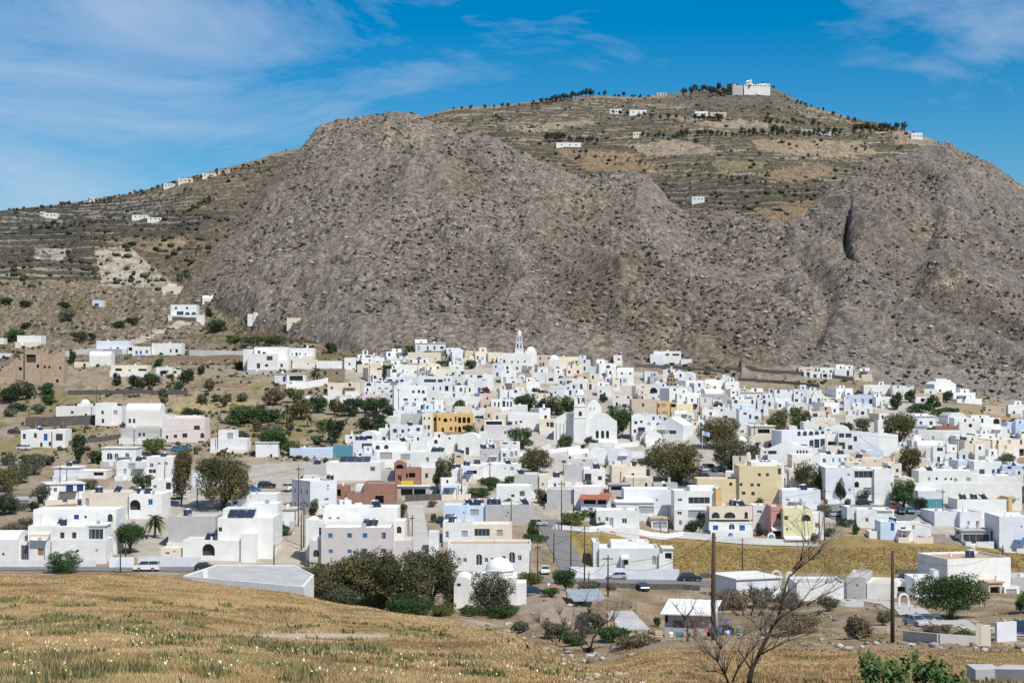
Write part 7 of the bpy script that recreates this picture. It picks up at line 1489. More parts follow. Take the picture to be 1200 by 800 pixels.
def blobs_stuff(name, xs, ys, sz, cols, seed, squash=.7, sink=.25, mat=None, jag=.3):
    """many small irregular lumps lying on the ground"""
    rs = np.random.RandomState(seed); n = len(xs)
    bm = bmesh.new(); bmesh.ops.create_icosphere(bm, subdivisions=1, radius=1); bv = np.array([v.co[:] for v in bm.verts]); bf = np.array([[v.index for v in f.verts] for f in bm.faces]); bm.free()
    z = ground_v(xs, ys); jit = 1 + rs.uniform(-jag, jag, (n, len(bv), 1)); rot = rs.uniform(0, 6.28, n); c, s = np.cos(rot), np.sin(rot)
    st = rs.uniform(.7, 1.4, (n, 1)); B = bv[None] * jit; X_ = (B[..., 0] * c[:, None] - B[..., 1] * s[:, None]) * st; Y_ = B[..., 0] * s[:, None] + B[..., 1] * c[:, None]
    V = np.stack([xs[:, None] + X_ * sz[:, None], ys[:, None] + Y_ * sz[:, None], z[:, None] + (B[..., 2] * squash + squash - sink) * sz[:, None]], -1).reshape(-1, 3)
    Fq = (bf[None] + (np.arange(n) * len(bv))[:, None, None]).reshape(-1, 3); cols = np.array(cols); cc = cols[rs.randint(0, len(cols), n)] * rs.uniform(.75, 1.25, (n, 1))
    link(name, mesh_arrays(name, V, Fq, mat or M_leaf, np.repeat(cc, len(bv), 0)), kind='stuff')
rs = np.random.RandomState(77)
def pick_terrain(n, mask, seed):
    rs = np.random.RandomState(seed); idx = np.nonzero((mask & (np.abs(Ug - 600) < 760)).ravel())[0]; w = (Yg.ravel()[idx] ** 0); j = rs.choice(idx, n, replace=True)
    return Xg.ravel()[j] + rs.normal(0, .5, n), Yg.ravel()[j] + rs.normal(0, .8, n)
x, y = pick_terrain(12000, (rk & (slope > .05) & (rr_ < .5 + .8 * (dens_ - .5))), 1); q = np.random.RandomState(5).rand(len(x))
blobs_stuff('mountain_scrub', x, y, .22 + .75 * q ** 6 + .2 * q, [(.06, .055, .033), (.08, .066, .042), (.05, .05, .03), (.10, .08, .052)], 5, .75, .2)
x, y = pick_terrain(9000, (rk & (slope > .05) & (dens_ > .35)), 2); q = np.random.RandomState(6).rand(len(x))
blobs_stuff('mountain_boulders', x, y, .2 + .9 * q ** 7 + .22 * q, [(.30, .265, .22), (.38, .34, .285), (.24, .21, .17), (.33, .285, .235), (.42, .375, .315)], 6, .6, .25, jag=.38)
x, y = pick_terrain(4500, (bk & (slope > .02) & (Yg < 2500)), 3); q = np.random.RandomState(7).rand(len(x))
blobs_stuff('hillside_scrub', x, y, .5 + 1.9 * q ** 3, [(.045, .05, .028), (.06, .06, .033), (.035, .042, .022)], 7, .8, .2)
x, y = pick_terrain(5200, ((which == 0) & (Yg > 470) & (Yg < 980) & (~dense) & (fbm(Xg / 26, Yg / 34, 3, 48) > -.02)), 4); q = np.random.RandomState(8).rand(len(x))
blobs_stuff('slope_scrub', x, y, .2 + .8 * q ** 4, [(.06, .06, .033), (.09, .08, .045), (.045, .055, .025), (.13, .10, .06)], 8, .8, .2)
x, y = pick_terrain(2600, ((which == 0) & (Yg > 128) & (Yg < 330) & (Ug > 560)), 6); q = np.random.RandomState(9).rand(len(x))
blobs_stuff('rubble', x, y, .08 + .42 * q ** 5, [(.42, .37, .30), (.30, .25, .19), (.5, .46, .40), (.2, .17, .13)], 9, .6, .25)
x, y = pick_terrain(600, ((Yg > 40) & (Yg < 112) & (Ug > 588) & (Ug < 770) & (np.abs(Vg - (738 + (Ug - 585) * .5)) < 17)), 8); q = np.random.RandomState(10).rand(len(x))
blobs_stuff('bank_stones', x, y, .015 + .03 * q + .13 * q ** 7, [(.36, .29, .20), (.28, .22, .15), (.42, .35, .27)], 10, .6, .25)
# lines of far trees along the mountain terraces and on the skyline
def far_tree_meshes():
    out = []
    for i in range(4):
        r_ = random.Random(i); out.append((leaf_mesh('crown', [(0, 0, 3.4, 1.8, 1.8, 1.9)] + [(r_.uniform(-1.3, 1.3), r_.uniform(-1.3, 1.3), r_.uniform(2.4, 5), 1.1, 1.1, 1.2) for _ in range(4)], 170, .5, [(.03, .036, .022), (.042, .046, .028), (.024, .03, .018)], i), ))
    m = MB(); m.tube([(0, 0, -1), (0, 0, 3)], [.25, .15], 5)
    return out, m.mesh('trunk', M_bark)
FM, FT = far_tree_meshes(); rg = random.Random(21); nfar = 0
for (u0, v0, u1, v1, n, sc_) in ((636, 120, 690, 112, 16, 1.15), (690, 112, 760, 114, 11, 1.0), (540, 128, 636, 122, 9, .8), (640, 164, 700, 166, 15, 1.2), (742, 160, 800, 162, 10, 1.2), (800, 158, 910, 158, 22, 1.0), (815, 141, 845, 141, 9, 1.2), (900, 143, 960, 146, 12, 1.0), (905, 156, 985, 158, 16, 1.3), (1000, 155, 1060, 152, 16, 1.3), (800, 110, 862, 105, 16, 1.2), (835, 112, 870, 108, 14, 1.3), (868, 104, 908, 103, 8, .8), (925, 117, 1000, 141, 12, .8), (870, 152, 960, 160, 8, 1), (60, 243, 130, 235, 14, .8), (130, 232, 230, 209, 12, .8), (225, 212, 310, 190, 16, .8), (100, 262, 200, 250, 10, .8), (215, 250, 250, 235, 12, 1.), (20, 268, 120, 262, 9, .8), (720, 134, 800, 140, 10, 1), (690, 180, 790, 200, 8, .9), (820, 205, 900, 215, 9, .8)):
    for i in range(n):
        s = (i + rg.uniform(-.4, .4)) / max(1, n - 1); u, v = u0 + (u1 - u0) * s, v0 + (v1 - v0) * s + rg.uniform(-.8, .8)
        P = at(u, v + 1.5, 1000.)
        if P is None:
            ys, zs, a = line(round(u), 1000.); i_ = int(np.argmax(zs / ys)); P = Vector((a * ys[i_], ys[i_], zs[i_]))
        k = sc_ * rg.uniform(.55, 1.35) * P.y / 2000 * 1.15
        root = bpy.data.objects.new('far_tree', None); COL.objects.link(root); root.location = P; root.scale = (k, k, k * rg.uniform(.85, 1.2)); root.rotation_euler = (0, 0, rg.uniform(0, 6))
        link('crown', FM[rg.randrange(4)][0], root); link('trunk', FT, root)
        reg(root, 'tree', '', P, 'far trees on the mountain', 'small dark far tree on a mountain terrace' if v > 128 else 'small dark far tree along the mountain crest'); nfar += 1
print('far trees', nfar)
# ------------------------------------------------------------------ the rest of the dense village
ZONE = [(424, 422), (480, 412), (560, 424), (640, 428), (720, 438), (760, 446), (830, 450), (900, 464), (1000, 470), (1060, 475), (1130, 498), (1206, 508), (1206, 585), (1090, 570), (960, 590), (820, 590), (760, 604), (690, 604), (640, 600), (560, 590), (520, 590), (440, 560), (395, 545), (430, 512), (440, 470)]
HOLES = [[(474, 590), (512, 590), (520, 690), (478, 690)], [(470, 570), (525, 570), (525, 610), (470, 610)], [(950, 590), (1100, 575), (1100, 620), (950, 620)], [(632, 560), (665, 560), (665, 625), (632, 625)], [(840, 555), (870, 540), (870, 600), (840, 600)], [(424, 474), (470, 474), (470, 520), (424, 520)], [(1020, 472), (1120, 478), (1120, 500), (1020, 492)], [(606, 478), (665, 470), (665, 488), (606, 488)], [(640, 468), (752, 468), (772, 562), (640, 548)],
         [(500, 505), (600, 505), (600, 524), (500, 524)], [(560, 500), (665, 505), (640, 548), (600, 548)], [(815, 500), (880, 490), (890, 545), (815, 545)], [(890, 478), (955, 478), (955, 505), (890, 505)], [(755, 515), (830, 515), (830, 565), (755, 565)], [(800, 545), (850, 545), (850, 570), (800, 570)], [(1125, 482), (1206, 488), (1206, 500), (1125, 496)]]
inp = lambda P, u, v: bool(poly_mask(P, np.array([float(u)]), np.array([float(v)]))[0])
ZL = [(362, 590), (440, 590), (440, 612), (362, 612)]
HOLES += [[(322, 575), (362, 575), (362, 670), (322, 670)], [(295, 556), (350, 556), (350, 590), (295, 590)], [(155, 600), (195, 600), (195, 660), (155, 660)]]
nfill = 0; v = 411.0; rg = random.Random(11)
while v < 645 and nfill < 190:
    u = (64 if v > 545 else 428) + rg.uniform(0, 14)
    while u < 1204:
        P = at(u, v, 345.)
        ok = P is not None and (inp(ZONE, u, v) or inp(ZL, u, v)) and not any(inp(hh, u, v) for hh in HOLES)
        wm = rg.uniform(6, 14); D = rg.uniform(5, 7.5)
        if ok:
            pm = ppm(P.y); hw = wm * pm / 2
            st = rg.choice([1, 1, 1, 1.1, 1.8])
            if not overlap(P.x, P.y, wm, D, .35) and not any(abs(P.x - tx) < (wm + tw) / 2 * .8 and P.y - 1 < ty < P.y + D + 1 for tx, ty, tw, th_ in TREES):
                c = rg.choice('WWWWWWWWWVVCCTQ' + 'GL' * (rg.random() < .25)); h = 2.8 * st + rg.uniform(-.2, .4); roof = rg.choice(['flat'] * 9 + ['vaultx', 'vault', 'slab', 'dome' if rg.random() < .15 else 'flat'])
                nb_ = rg.choice([2, 3, 3, 4]) if wm > 7 else rg.choice([1, 2, 2]); cuts = sorted(rg.uniform(.2, .8) for _ in range(nb_ - 1)); ed = [0] + cuts + [1]; bl = []
                for k in range(nb_):
                    a, b = u - hw + 2 * hw * ed[k], u - hw + 2 * hw * ed[k + 1]
                    if b - a < 1.9 * pm: continue
                    hk = h if not bl else rg.choice([2.4, 2.7, 3.0, 4.6, h]); dy = 0 if not bl else rg.uniform(-1.6, 1.6); cc = c if rg.random() < .75 else rg.choice('WWCV')
                    bl.append((a, b, v - hk * pm, v, dict(c=cc, D=D - max(0, dy) - .3, dy=dy, auto='w', roof=roof if not bl else rg.choice(['flat', 'flat', 'flat', 'vault']), rm='c' if cc in 'CTQ' else rg.choice('wwwcg'), st=max(1, round(hk / 2.9)), chim=rg.choice([0, 0, 0, .2, -.25]))))
                    if rg.random() < .28 and b - a > 3.5 * pm:
                        m_ = (b - a) * rg.uniform(.35, .6); a2 = a + rg.random() * (b - a - m_)
                        bl.append((a2, a2 + m_, v - (hk + rg.uniform(1.3, 2.2)) * pm, v - hk * pm, dict(c=cc, D=max(2.2, D * .4), dy=dy + rg.uniform(1.5, 2.6), win=[(a2 + m_ * rg.uniform(.3, .7), v - (hk + .9) * pm, 2.5, 4, rg.choice('wkbed'))])))
                for q in bl:
                    if q[4].get('roof') in ('vault', 'vaultx', 'dome', 'gable'): q[4]['chim'] = 0
                sm_ = len(bl) < 3 and wm < 9 and st < 1.5
                if bl: H(bl, yaw=rg.choice([-16, -8, 0, 0, 0, 9, 18]), pos=P, D=D, **(dict(cat='dwelling', group='small houses of the village', desc='small %s outbuilding' % WORDS[c]) if sm_ else {})); nfill += 1  # fill houses too; the smaller ones only carry a separate category
        u += wm * (pm if P is not None else 3.5) + rg.uniform(1, 7) if ok else 9
    v += 4.2
print('houses', len([t for t in THINGS if 'house' in t['cat']]), 'fill', nfill)

# yards and roof clutter of the houses (parts of each house)
rg = random.Random(23)
for t_ in [q for q in THINGS if q['cat'] in ('house', 'vaulted house', 'dwelling')]:
    hs = [h for h in HOUSES if h['root'] is t_['o']]
    if not hs or t_['p'].y > 900: continue
    h0 = hs[0]; yw = t_['o'].rotation_euler.z
    for h in hs:
        if h['W'] < 3.2 or h['D'] < 3.2: continue
        lx, ly = h['x'] - h['P'].x, h['y'] - h['P'].y; lz = h['zr'] - h['P'].z
        for k in range(rg.choice([0, 1, 1, 2])):
            a, b, c = rg.uniform(.3, .9), rg.uniform(.3, .9), rg.uniform(.35, 1.0); cx = lx + rg.uniform(-.3, .3) * h['W'] * .7; cy_ = ly + h['D'] * rg.uniform(.35, .7); m = MB(); m.box(cx - a / 2, cx + a / 2, cy_ - b / 2, cy_ + b / 2, lz - .01, lz + c); m.build('vent', rg.choice([MT['W'], MT['W'], MT['G'], M_rail]), t_['o'])
        if rg.random() < .3:
            cx = lx + rg.uniform(-.3, .3) * h['W'] * .7; cy_ = ly + h['D'] * .5; z = rg.uniform(1.6, 2.6); m = MB(); m.tube([(cx, cy_, lz - .01), (cx, cy_, lz + z)], .03, 4); m.box(cx - .5, cx + .5, cy_ - .02, cy_ + .02, lz + z * .9, lz + z * .9 + .05); m.build('aerial', M_rail, t_['o'])
    W = h0['W'] * .96; d = rg.uniform(2.4, 4.2)
    if rg.random() < .8 and not any(q['root'] is not t_['o'] and abs(h0['x'] - q['x']) < (W + q['W']) / 2 + .3 and h0['y'] - d - .5 < q['y'] + q['D'] and q['y'] < h0['y'] for q in HOUSES) and not any(q['root'] is t_['o'] and q['y'] < h0['y'] - .9 for q in HOUSES) and h0['y'] - d > 338 and not (h0['y'] < 372 and h0['u0'] > 640):
        m = MB(); hh = rg.uniform(.7, 1.4); a, b = -W / 2, W / 2; g_ = W * rg.uniform(.2, .5); lo = -4
        m.box(a, a + .2, -d, -.02, lo, hh); m.box(b - .2, b, -d, -.02, lo, hh); m.box(a + .2, a + g_, -d, -d + .2, lo, hh); m.box(a + g_ + 1.1, b - .2, -d, -d + .2, lo, hh); m.box(a + .2, b - .2, -d + .2, -.02, lo, .04); m.build('yard_wall', MT[rg.choice('WWWWVCG')], t_['o'])
        if rg.random() < .35:
            p = MB(); x0 = rg.uniform(-.45, .1) * W; x1 = x0 + W * .35
            for x in (x0, x1): p.box(x, x + .12, -d + .3, -d + .42, .04, 2.4)
            p.box(x0 - .1, x1 + .2, -d + .1, -.03, 2.4, 2.5); p.build('pergola', rg.choice([M_wfr, M_wood, M_awn, M_blue, M_rail]), t_['o'])
rg = random.Random(17); nb_ = 0
for i in range(900):
    if nb_ >= 64: break
    u, v = rg.uniform(430, 1200), rg.uniform(425, 600); P = at(u, v, 400.)
    if P is None or not (inp(ZONE, u, v) or (v > 550 and u > 400 and P.y < 440 and P.y > 395)) or overlap(P.x, P.y - .8, 1.6, 1.6, .2) or any(abs(P.x - q[0]) < 3 and abs(P.y - q[1]) < 3 for q in TREES): continue
    k = rg.choice(['green', 'dark', 'pale', 'lime', 'tam', 'boug' if rg.random() < .3 else 'green']); w = rg.uniform(1.2, 3.4) * ppm(P.y)
    tree(k, u, v, w, w * rg.uniform(.6, 1.1), dict(green='leafy green garden bush', dark='dark green garden bush', pale='grey-green garden bush', lime='yellow-green garden bush', tam='olive-brown garden bush', boug='crimson bougainvillea bush')[k], cat='bush', pos=P, trunk=0); nb_ += 1
# ================================================================== vehicles
PAINT = {k: mat_plain('car_paint_' + n, c, .3, .04, 1., spec=.6) for k, n, c in (('w', 'white', (.72, .72, .70)), ('s', 'silver', (.42, .44, .46)), ('k', 'black', (.025, .027, .032)), ('n', 'navy', (.02, .035, .09)), ('b', 'blue', (.04, .16, .36)), ('r', 'red', (.38, .03, .03)), ('g', 'dark_green', (.03, .09, .075)), ('t', 'teal', (.03, .22, .30)))}
M_tyre = mat_plain('tyre_rubber', (.025, .025, .025), .9, .1, 2.)
M_rim = mat_plain('wheel_rim', (.45, .45, .46), .4, .1, 2., metal=.7)
M_lamp = mat_plain('headlamp_lens', (.75, .76, .74), .15, .05, 2.)
M_tail = mat_plain('tail_lamp', (.35, .02, .02), .3, .05, 2.)
PROFILE = {  # side outline (x, z) of body, then of the glasshouse
 'hatchback': ([(-2.0, .32), (2.0, .32), (2.02, .62), (1.9, .82), (1.05, .96), (-1.7, 1.0), (-2.0, .92), (-2.05, .6)], [(1.0, .95), (.35, 1.46), (-1.35, 1.48), (-1.85, .98)], 1.72),
 'suv': ([(-2.25, .40), (2.25, .40), (2.28, .75), (2.15, 1.0), (1.1, 1.12), (-2.05, 1.15), (-2.28, 1.0), (-2.3, .65)], [(1.05, 1.1), (.45, 1.68), (-1.75, 1.72), (-2.15, 1.13)], 1.84),
 'van': ([(-2.4, .38), (2.4, .38), (2.42, .8), (2.25, 1.05), (1.6, 1.25), (-2.35, 1.3), (-2.42, .9)], [(1.55, 1.22), (1.0, 1.92), (-2.2, 1.95), (-2.37, 1.28)], 1.86),
 'pickup': ([(-2.5, .45), (2.45, .45), (2.48, .8), (2.3, 1.02), (1.15, 1.12), (-2.5, 1.1)], [(1.1, 1.1), (.5, 1.66), (-.55, 1.68), (-.75, 1.1)], 1.78),
}
def car(kind, colr, u, v, head, label, ymin=250., tex=None):
    P = at(u, v, ymin)
    if P is None: return
    body, cab, wd = PROFILE[kind]; root = empty('parked_car' if kind != 'pickup' else 'pickup_truck', P, R(head)); paint = PAINT[colr]
    def extr(pf, w, inset_top, m):
        zt = max(p[1] for p in pf); zb = min(p[1] for p in pf); n = len(pf)
        def yy(p, s): return s * (w / 2 - inset_top * ((p[1] - zb) / (zt - zb)))
        m.poly([(p[0], yy(p, -1), p[1]) for p in pf]); m.poly([(p[0], yy(p, 1), p[1]) for p in pf[::-1]])
        for p, q in zip(pf, pf[1:] + pf[:1]): m.poly([(p[0], yy(p, -1), p[1]), (p[0], yy(p, 1), p[1]), (q[0], yy(q, 1), q[1]), (q[0], yy(q, -1), q[1])])
    m = MB(); extr(body, wd, .08, m)
    # roof panel and pillars are paint, the glass sits between them
    (a, b, c, d) = cab; zt = b[1]; wi = wd / 2 - .2
    m.box(c[0] + .02, b[0] - .02, -wi, wi, zt - .06, zt + .02)
    for x0, x1 in ((a, b), (((a[0] + d[0]) / 2, a[1]), ((b[0] + c[0]) / 2, b[1])), (d, c)):
        for s in (-1, 1): m.tube([(x0[0], s * (wd / 2 - .1), x0[1]), (x1[0], s * (wi + .01), x1[1])], .055, 4)
    bo = m.build('body', paint, root); mod = bo.modifiers.new('soft', 'BEVEL'); mod.width = .05; mod.segments = 2; mod.limit_method = 'ANGLE'
    g = MB(); extr([(p[0] * .985, p[1] - .02) for p in cab], wd - .14, .12, g); g.build('window', M_glass, root)
    if kind == 'pickup':
        k = MB(); k.box(-2.44, -.8, -.72, .72, 1.11, 1.14); k.build('cargo_bed', M_tyre, root)
    for wx in (-1.28 if kind != 'pickup' else -1.6, 1.3):
        for s in (-1, 1):
            w = MB(); r = .32 if kind == 'hatchback' else .37; y = s * (wd / 2 - .1)
            w.tube([(wx, y - .11, r), (wx, y + .11, r)], r, 14); o = w.build('wheel', M_tyre, root)
            w = MB(); w.tube([(wx, y + s * .09, r), (wx, y + s * .13, r)], r * .58, 10); w.build('rim', M_rim, o)
    for s in (-1, 1):
        h = MB(); fx = body[2][0]; h.box(fx - .16, fx + .02, s * (wd / 2 - .42) - .16, s * (wd / 2 - .42) + .16, body[2][1] - .02, body[2][1] + .14); h.build('headlight', M_lamp, root)
        h = MB(); bx = body[-1][0]; h.box(bx - .02, bx + .14, s * (wd / 2 - .3) - .1, s * (wd / 2 - .3) + .1, body[-1][1] + .05, body[-1][1] + .25); h.build('tail_light', M_tail, root)
    reg(root, 'car' if kind != 'pickup' else 'pickup truck', '', P, 'parked cars', label)
for a in (('van', 'w', 172, 669, 180, 'white van on the front road by the short white gate wall', 310), ('hatchback', 'k', 241, 668, 0, 'black car half hidden behind the warehouse roof edge', 310), ('hatchback', 's', 723, 679, 180, 'silver hatchback at the plinth wall of the field bungalow', 318), ('suv', 'k', 809, 681, 0, 'black estate car on the front road past the field bungalow', 318), ('hatchback', 'n', 753, 692, -80, 'dark navy car parked nose-on among the dark stones', 285),
  ('hatchback', 'w', 639, 672, -90, 'white car parked nose-on beside the tan-roofed house', 318), ('hatchback', 'n', 623, 697, 20, 'dark blue car behind the yellow-green roadside tree', 270), ('hatchback', 's', 1073, 733, -70, 'silver car under the round roadside tree', 225), ('suv', 'n', 1197, 744, 180, 'navy jeep at the frame edge beside the short white yard wall', 170), ('suv', 'n', 1060, 683, 180, 'dark car behind the small white shed', 300),
  ('suv', 'k', 313, 572, 0, 'black jeep parked on the bare yard behind the dirt lane', 380), ('van', 'w', 341, 575, 60, 'white van at the head of the dirt lane', 380), ('hatchback', 'b', 296, 577, 0, 'blue car behind the low white house with one blue window', 380), ('hatchback', 'r', 1045, 601, -100, 'red car in the row under the round green tree', 370), ('hatchback', 'k', 1056, 602, -95, 'black car between red and teal cars', 370), ('hatchback', 't', 1067, 602, -95, 'teal car at the end of the row under the round green tree', 370),
  ('hatchback', 's', 978, 606, 180, 'silver car behind the low white house with a garden screen', 370), ('hatchback', 'w', 990, 600, 40, 'white car at the edge of the parking lane', 370), ('suv', 'n', 811, 554, 30, 'navy jeep first in the car park under the golden-brown tree', 400), ('hatchback', 's', 824, 553, 30, 'silver car between dark cars in the car park', 400), ('hatchback', 'k', 822, 561, 200, 'black car in the front of the car park', 400), ('suv', 'k', 832, 551, 30, 'black jeep in the rear of the car park', 400), ('hatchback', 'g', 842, 553, 30, 'dark green car beside the dark russet tree', 400),
  ('suv', 'k', 778, 495, 0, 'dark jeep in front of the ochre-fronted house', 440), ('hatchback', 'k', 800, 494, 0, 'dark car below the pale yellow house with a blue door', 440), ('hatchback', 's', 199, 527, 0, 'silver car first below the pinkish hillside house', 420), ('hatchback', 'b', 209, 529, 0, 'blue car in the middle below the pinkish hillside house', 420), ('hatchback', 't', 218, 528, 0, 'teal car last below the pinkish hillside house', 420), ('hatchback', 'k', 17, 508, 0, 'dark car on the slope before the blue-doored hillside house', 430), ('hatchback', 'w', 28, 527, 160, 'white car before the blue-doored hillside house', 420),
  ('suv', 'k', 448, 512, 10, 'black jeep under the grove beside the teal-windowed white house', 420), ('hatchback', 'n', 516, 581, 0, 'navy car beside the brick shop house', 390), ('hatchback', 's', 516, 480, 0, 'silver car below the tall plain white house', 440), ('hatchback', 'w', 668, 614, -60, 'white car at the pergola of the terracotta cafe', 370), ('hatchback', 's', 631, 616, 0, 'pale car in the yard beside the side road', 370), ('hatchback', 'k', 284, 511, 0, 'dark car beside the low white wings house', 430), ('van', 'w', 1128, 632, 60, 'white van beside the dark glass pavilion', 370), ('hatchback', 'r', 1024, 586, 20, 'red car at the foot of the open stair', 395), ('hatchback', 'k', 1012, 591, 10, 'black car under the dark leafy tree', 390)):
    car(*a)

# a small blue tractor and an orange loader frame in the workshop yard
def tractor(u, v, label):
    P = at(u, v, 235.); root = empty('tractor', P, R(200)); m = MB(); m.box(-.2, 1.7, -.38, .38, .75, 1.35); m.box(-1.2, -.2, -.5, .5, .6, 1.1); m.box(1.7, 1.78, -.3, .3, .8, 1.3); m.build('body', PAINT['b'], root)
    c = MB()
    for x in (-1.15, -.15):
        for y in (-.55, .55): c.tube([(x, y, 1.1), (x, y, 2.3)], .045, 5)
    c.box(-1.3, .05, -.68, .68, 2.3, 2.4); c.build('canopy', PAINT['b'], root)
    s = MB(); s.box(-1.0, -.55, -.3, .3, 1.1, 1.25); s.box(-1.05, -.92, -.3, .3, 1.25, 1.7); s.build('seat', M_tyre, root)
    for x, r, w in ((-.75, .75, .4), (1.25, .42, .25)):
        for s_ in (-1, 1):
            k = MB(); y = s_ * .8; k.tube([(x, y - w / 2, r), (x, y + w / 2, r)], r, 16); o = k.build('wheel', M_tyre, root); k = MB(); k.tube([(x, y + s_ * w * .45, r), (x, y + s_ * w * .56, r)], r * .55, 12); k.build('rim', PAINT['b'], o)
    e = MB(); e.tube([(1.0, .25, 1.35), (1.0, .25, 2.1)], .04, 6); e.build('exhaust', M_tyre, root)
    reg(root, 'tractor', '', P, None, label)
tractor(845, 749, 'blue tractor parked beside the sheet-roofed workshop')
def loader(u, v):
    P = at(u, v, 230.); root = empty('loader_frame', P, R(-20)); m = MB()
    for y in (-.5, .5): m.tube([(-.9, y, 0), (-.9, y, 2.0), (.2, y, 2.1), (.9, y, .7), (1.2, y, .2)], .11, 6)
    m.tube([(-.9, -.5, 1.9), (-.9, .5, 1.9)], .09, 6); m.tube([(.2, -.5, 2.1), (.2, .5, 2.1)], .09, 6); m.box(-1.3, -.7, -.6, .6, -.1, .25); m.build('arm', M_or := mat_plain('orange_machine_paint', (.58, .13, .03), .5, .1, 2.), root)
    b = MB(); b.poly([(1.1, -.8, .1), (1.1, .8, .1), (1.7, .8, .0), (1.7, -.8, .0)]); b.box(1.05, 1.12, -.8, .8, .1, .8); b.build('bucket', M_or, root)
    reg(root, 'loader', '', P, None, 'orange loader frame standing in front of the workshop windows')
loader(822, 748)
# clutter of the workshop yard
for i, (u, v, kind, c, lab) in enumerate(((796, 748, 'crate', 'X', 'small turquoise crate on the workshop forecourt'), (805, 749, 'crate', 'P', 'rose-red crate on the workshop forecourt'), (786, 748, 'drum', 'W', 'white drum by the workshop door'), (852, 747, 'drum', 'L', 'pale blue drum next to the blue tractor'), (772, 746, 'crate', 'T', 'sandy box at the workshop corner'), (866, 742, 'drum', 'X', 'turquoise drum in the thicket by the tractor'), (643, 690, 'drum', 'W', 'white drum on the earthen bank by the road'), (690, 764, 'tyre', 'k', 'dark discarded tyre heap piece on the bank edge'))):
    P = at(u, v, 120. if kind == 'tyre' else 230.)
    m = MB()
    if kind == 'crate':
        for z in (0, .28, .56): m.box(-.5, .5, -.4, -.36, z, z + .2); m.box(-.5, .5, .36, .4, z, z + .2); m.box(-.5, -.46, -.36, .36, z, z + .2); m.box(.46, .5, -.36, .36, z, z + .2)
        for x in (-.47, .43):
            for y in (-.355, .315): m.box(x, x + .04, y, y + .04, -.1, .8)
        m.box(-.455, .455, -.355, .355, .02, .06); m.box(-.4, .4, -.3, .3, .061, .5)
    elif kind == 'drum': m.tube([(0, 0, -.1), (0, 0, .28), (0, 0, .3), (0, 0, .32), (0, 0, .6), (0, 0, .62), (0, 0, .64), (0, 0, .92)], [.3, .3, .32, .3, .3, .32, .3, .3], 14)
    else:
        for k in range(16):
            a, b = 2 * PI * k / 16, 2 * PI * (k + 1) / 16
            m.poly([(.5 * math.cos(a), .5 * math.sin(a), 0), (.5 * math.cos(b), .5 * math.sin(b), 0), (.5 * math.cos(b), .5 * math.sin(b), .25), (.5 * math.cos(a), .5 * math.sin(a), .25)]); m.poly([(.5 * math.cos(a), .5 * math.sin(a), .25), (.5 * math.cos(b), .5 * math.sin(b), .25), (.28 * math.cos(b), .28 * math.sin(b), .25), (.28 * math.cos(a), .28 * math.sin(a), .25)])
    o = m.build(kind if kind != 'tyre' else 'old_tyre', M_tyre if c == 'k' else MT[c]); o.location = P; reg(o, kind, '', P, None, lab)
# sheets of scrap roofing and an old stone yard in the middle foreground
def slab_yard():
    P = at(718, 724, 230.); pm = ppm(P.y); root = empty('stone_shelter', P, R(-6)); rg = random.Random(6); m = MB(); W_, D_ = 52 / pm, 9
    for x0, x1, y0, y1, h in ((-W_ / 2, W_ / 2, 0, .6, 1.3), (-W_ / 2, -W_ / 2 + .6, .603, D_, 1.5), (W_ / 2 - .6, W_ / 2, .603, D_, 1.2), (-W_ / 2 + .603, W_ / 2 - .603, D_ - .6, D_, 1.6)):
        n = 8
        for k in range(n):
            if x1 - x0 > y1 - y0: a, b = x0 + (x1 - x0) * k / n, x0 + (x1 - x0) * (k + 1) / n; m.box(a, b, y0, y1, -2.5, h + rg.uniform(-.25, .25))
            else: a, b = y0 + (y1 - y0) * k / n, y0 + (y1 - y0) * (k + 1) / n; m.box(x0, x1, a, b, -2.5, h + rg.uniform(-.25, .25))
    m.build('masonry', MT['S'], root)
    reg(root, 'ruin', '', P, None, 'tumbledown stone yard among scrub below the front road')
slab_yard()
def sheet_roof(u, v, w, d, mat, label, h=1.1):
    P = at(u, v, 215.); pm = ppm(P.y); w = w / pm; root = empty('sheet_roof_shelter', P, R(8)); m = MB(); n = 14
    for k in range(n):
        a, b = -w / 2 + w * k / n, -w / 2 + w * (k + 1) / n; q = .07 * (k % 2)
        m.poly([(a, 0, h + q), (b, 0, h + .07 - q), (b, d, h + .9 + .07 - q), (a, d, h + .9 + q)]); m.poly([(a, 0, h - .06), (b, 0, h - .06), (b, 0, h + .07 - q), (a, 0, h + q)])
    m.build('roof', mat, root); p = MB()
    for x in (-w / 2 + .2, 0, w / 2 - .2):
        for y in (.2, d - .3): p.box(x - .06, x + .06, y - .06, y + .06, -1.5, h + .9 * y / d - .02)
    p.build('post', M_wood, root); reg(root, 'shelter', '', P, None, label)
sheet_roof(692, 712, 40, 8, mat_plain('weathered_blue_sheet', (.33, .38, .43), .7, .25, .8), 'pale blue corrugated shelter roof on the earthen bank')
sheet_roof(745, 742, 34, 11, RF['d'], 'whitish corrugated lean-to roof lying low before the workshop', .5)

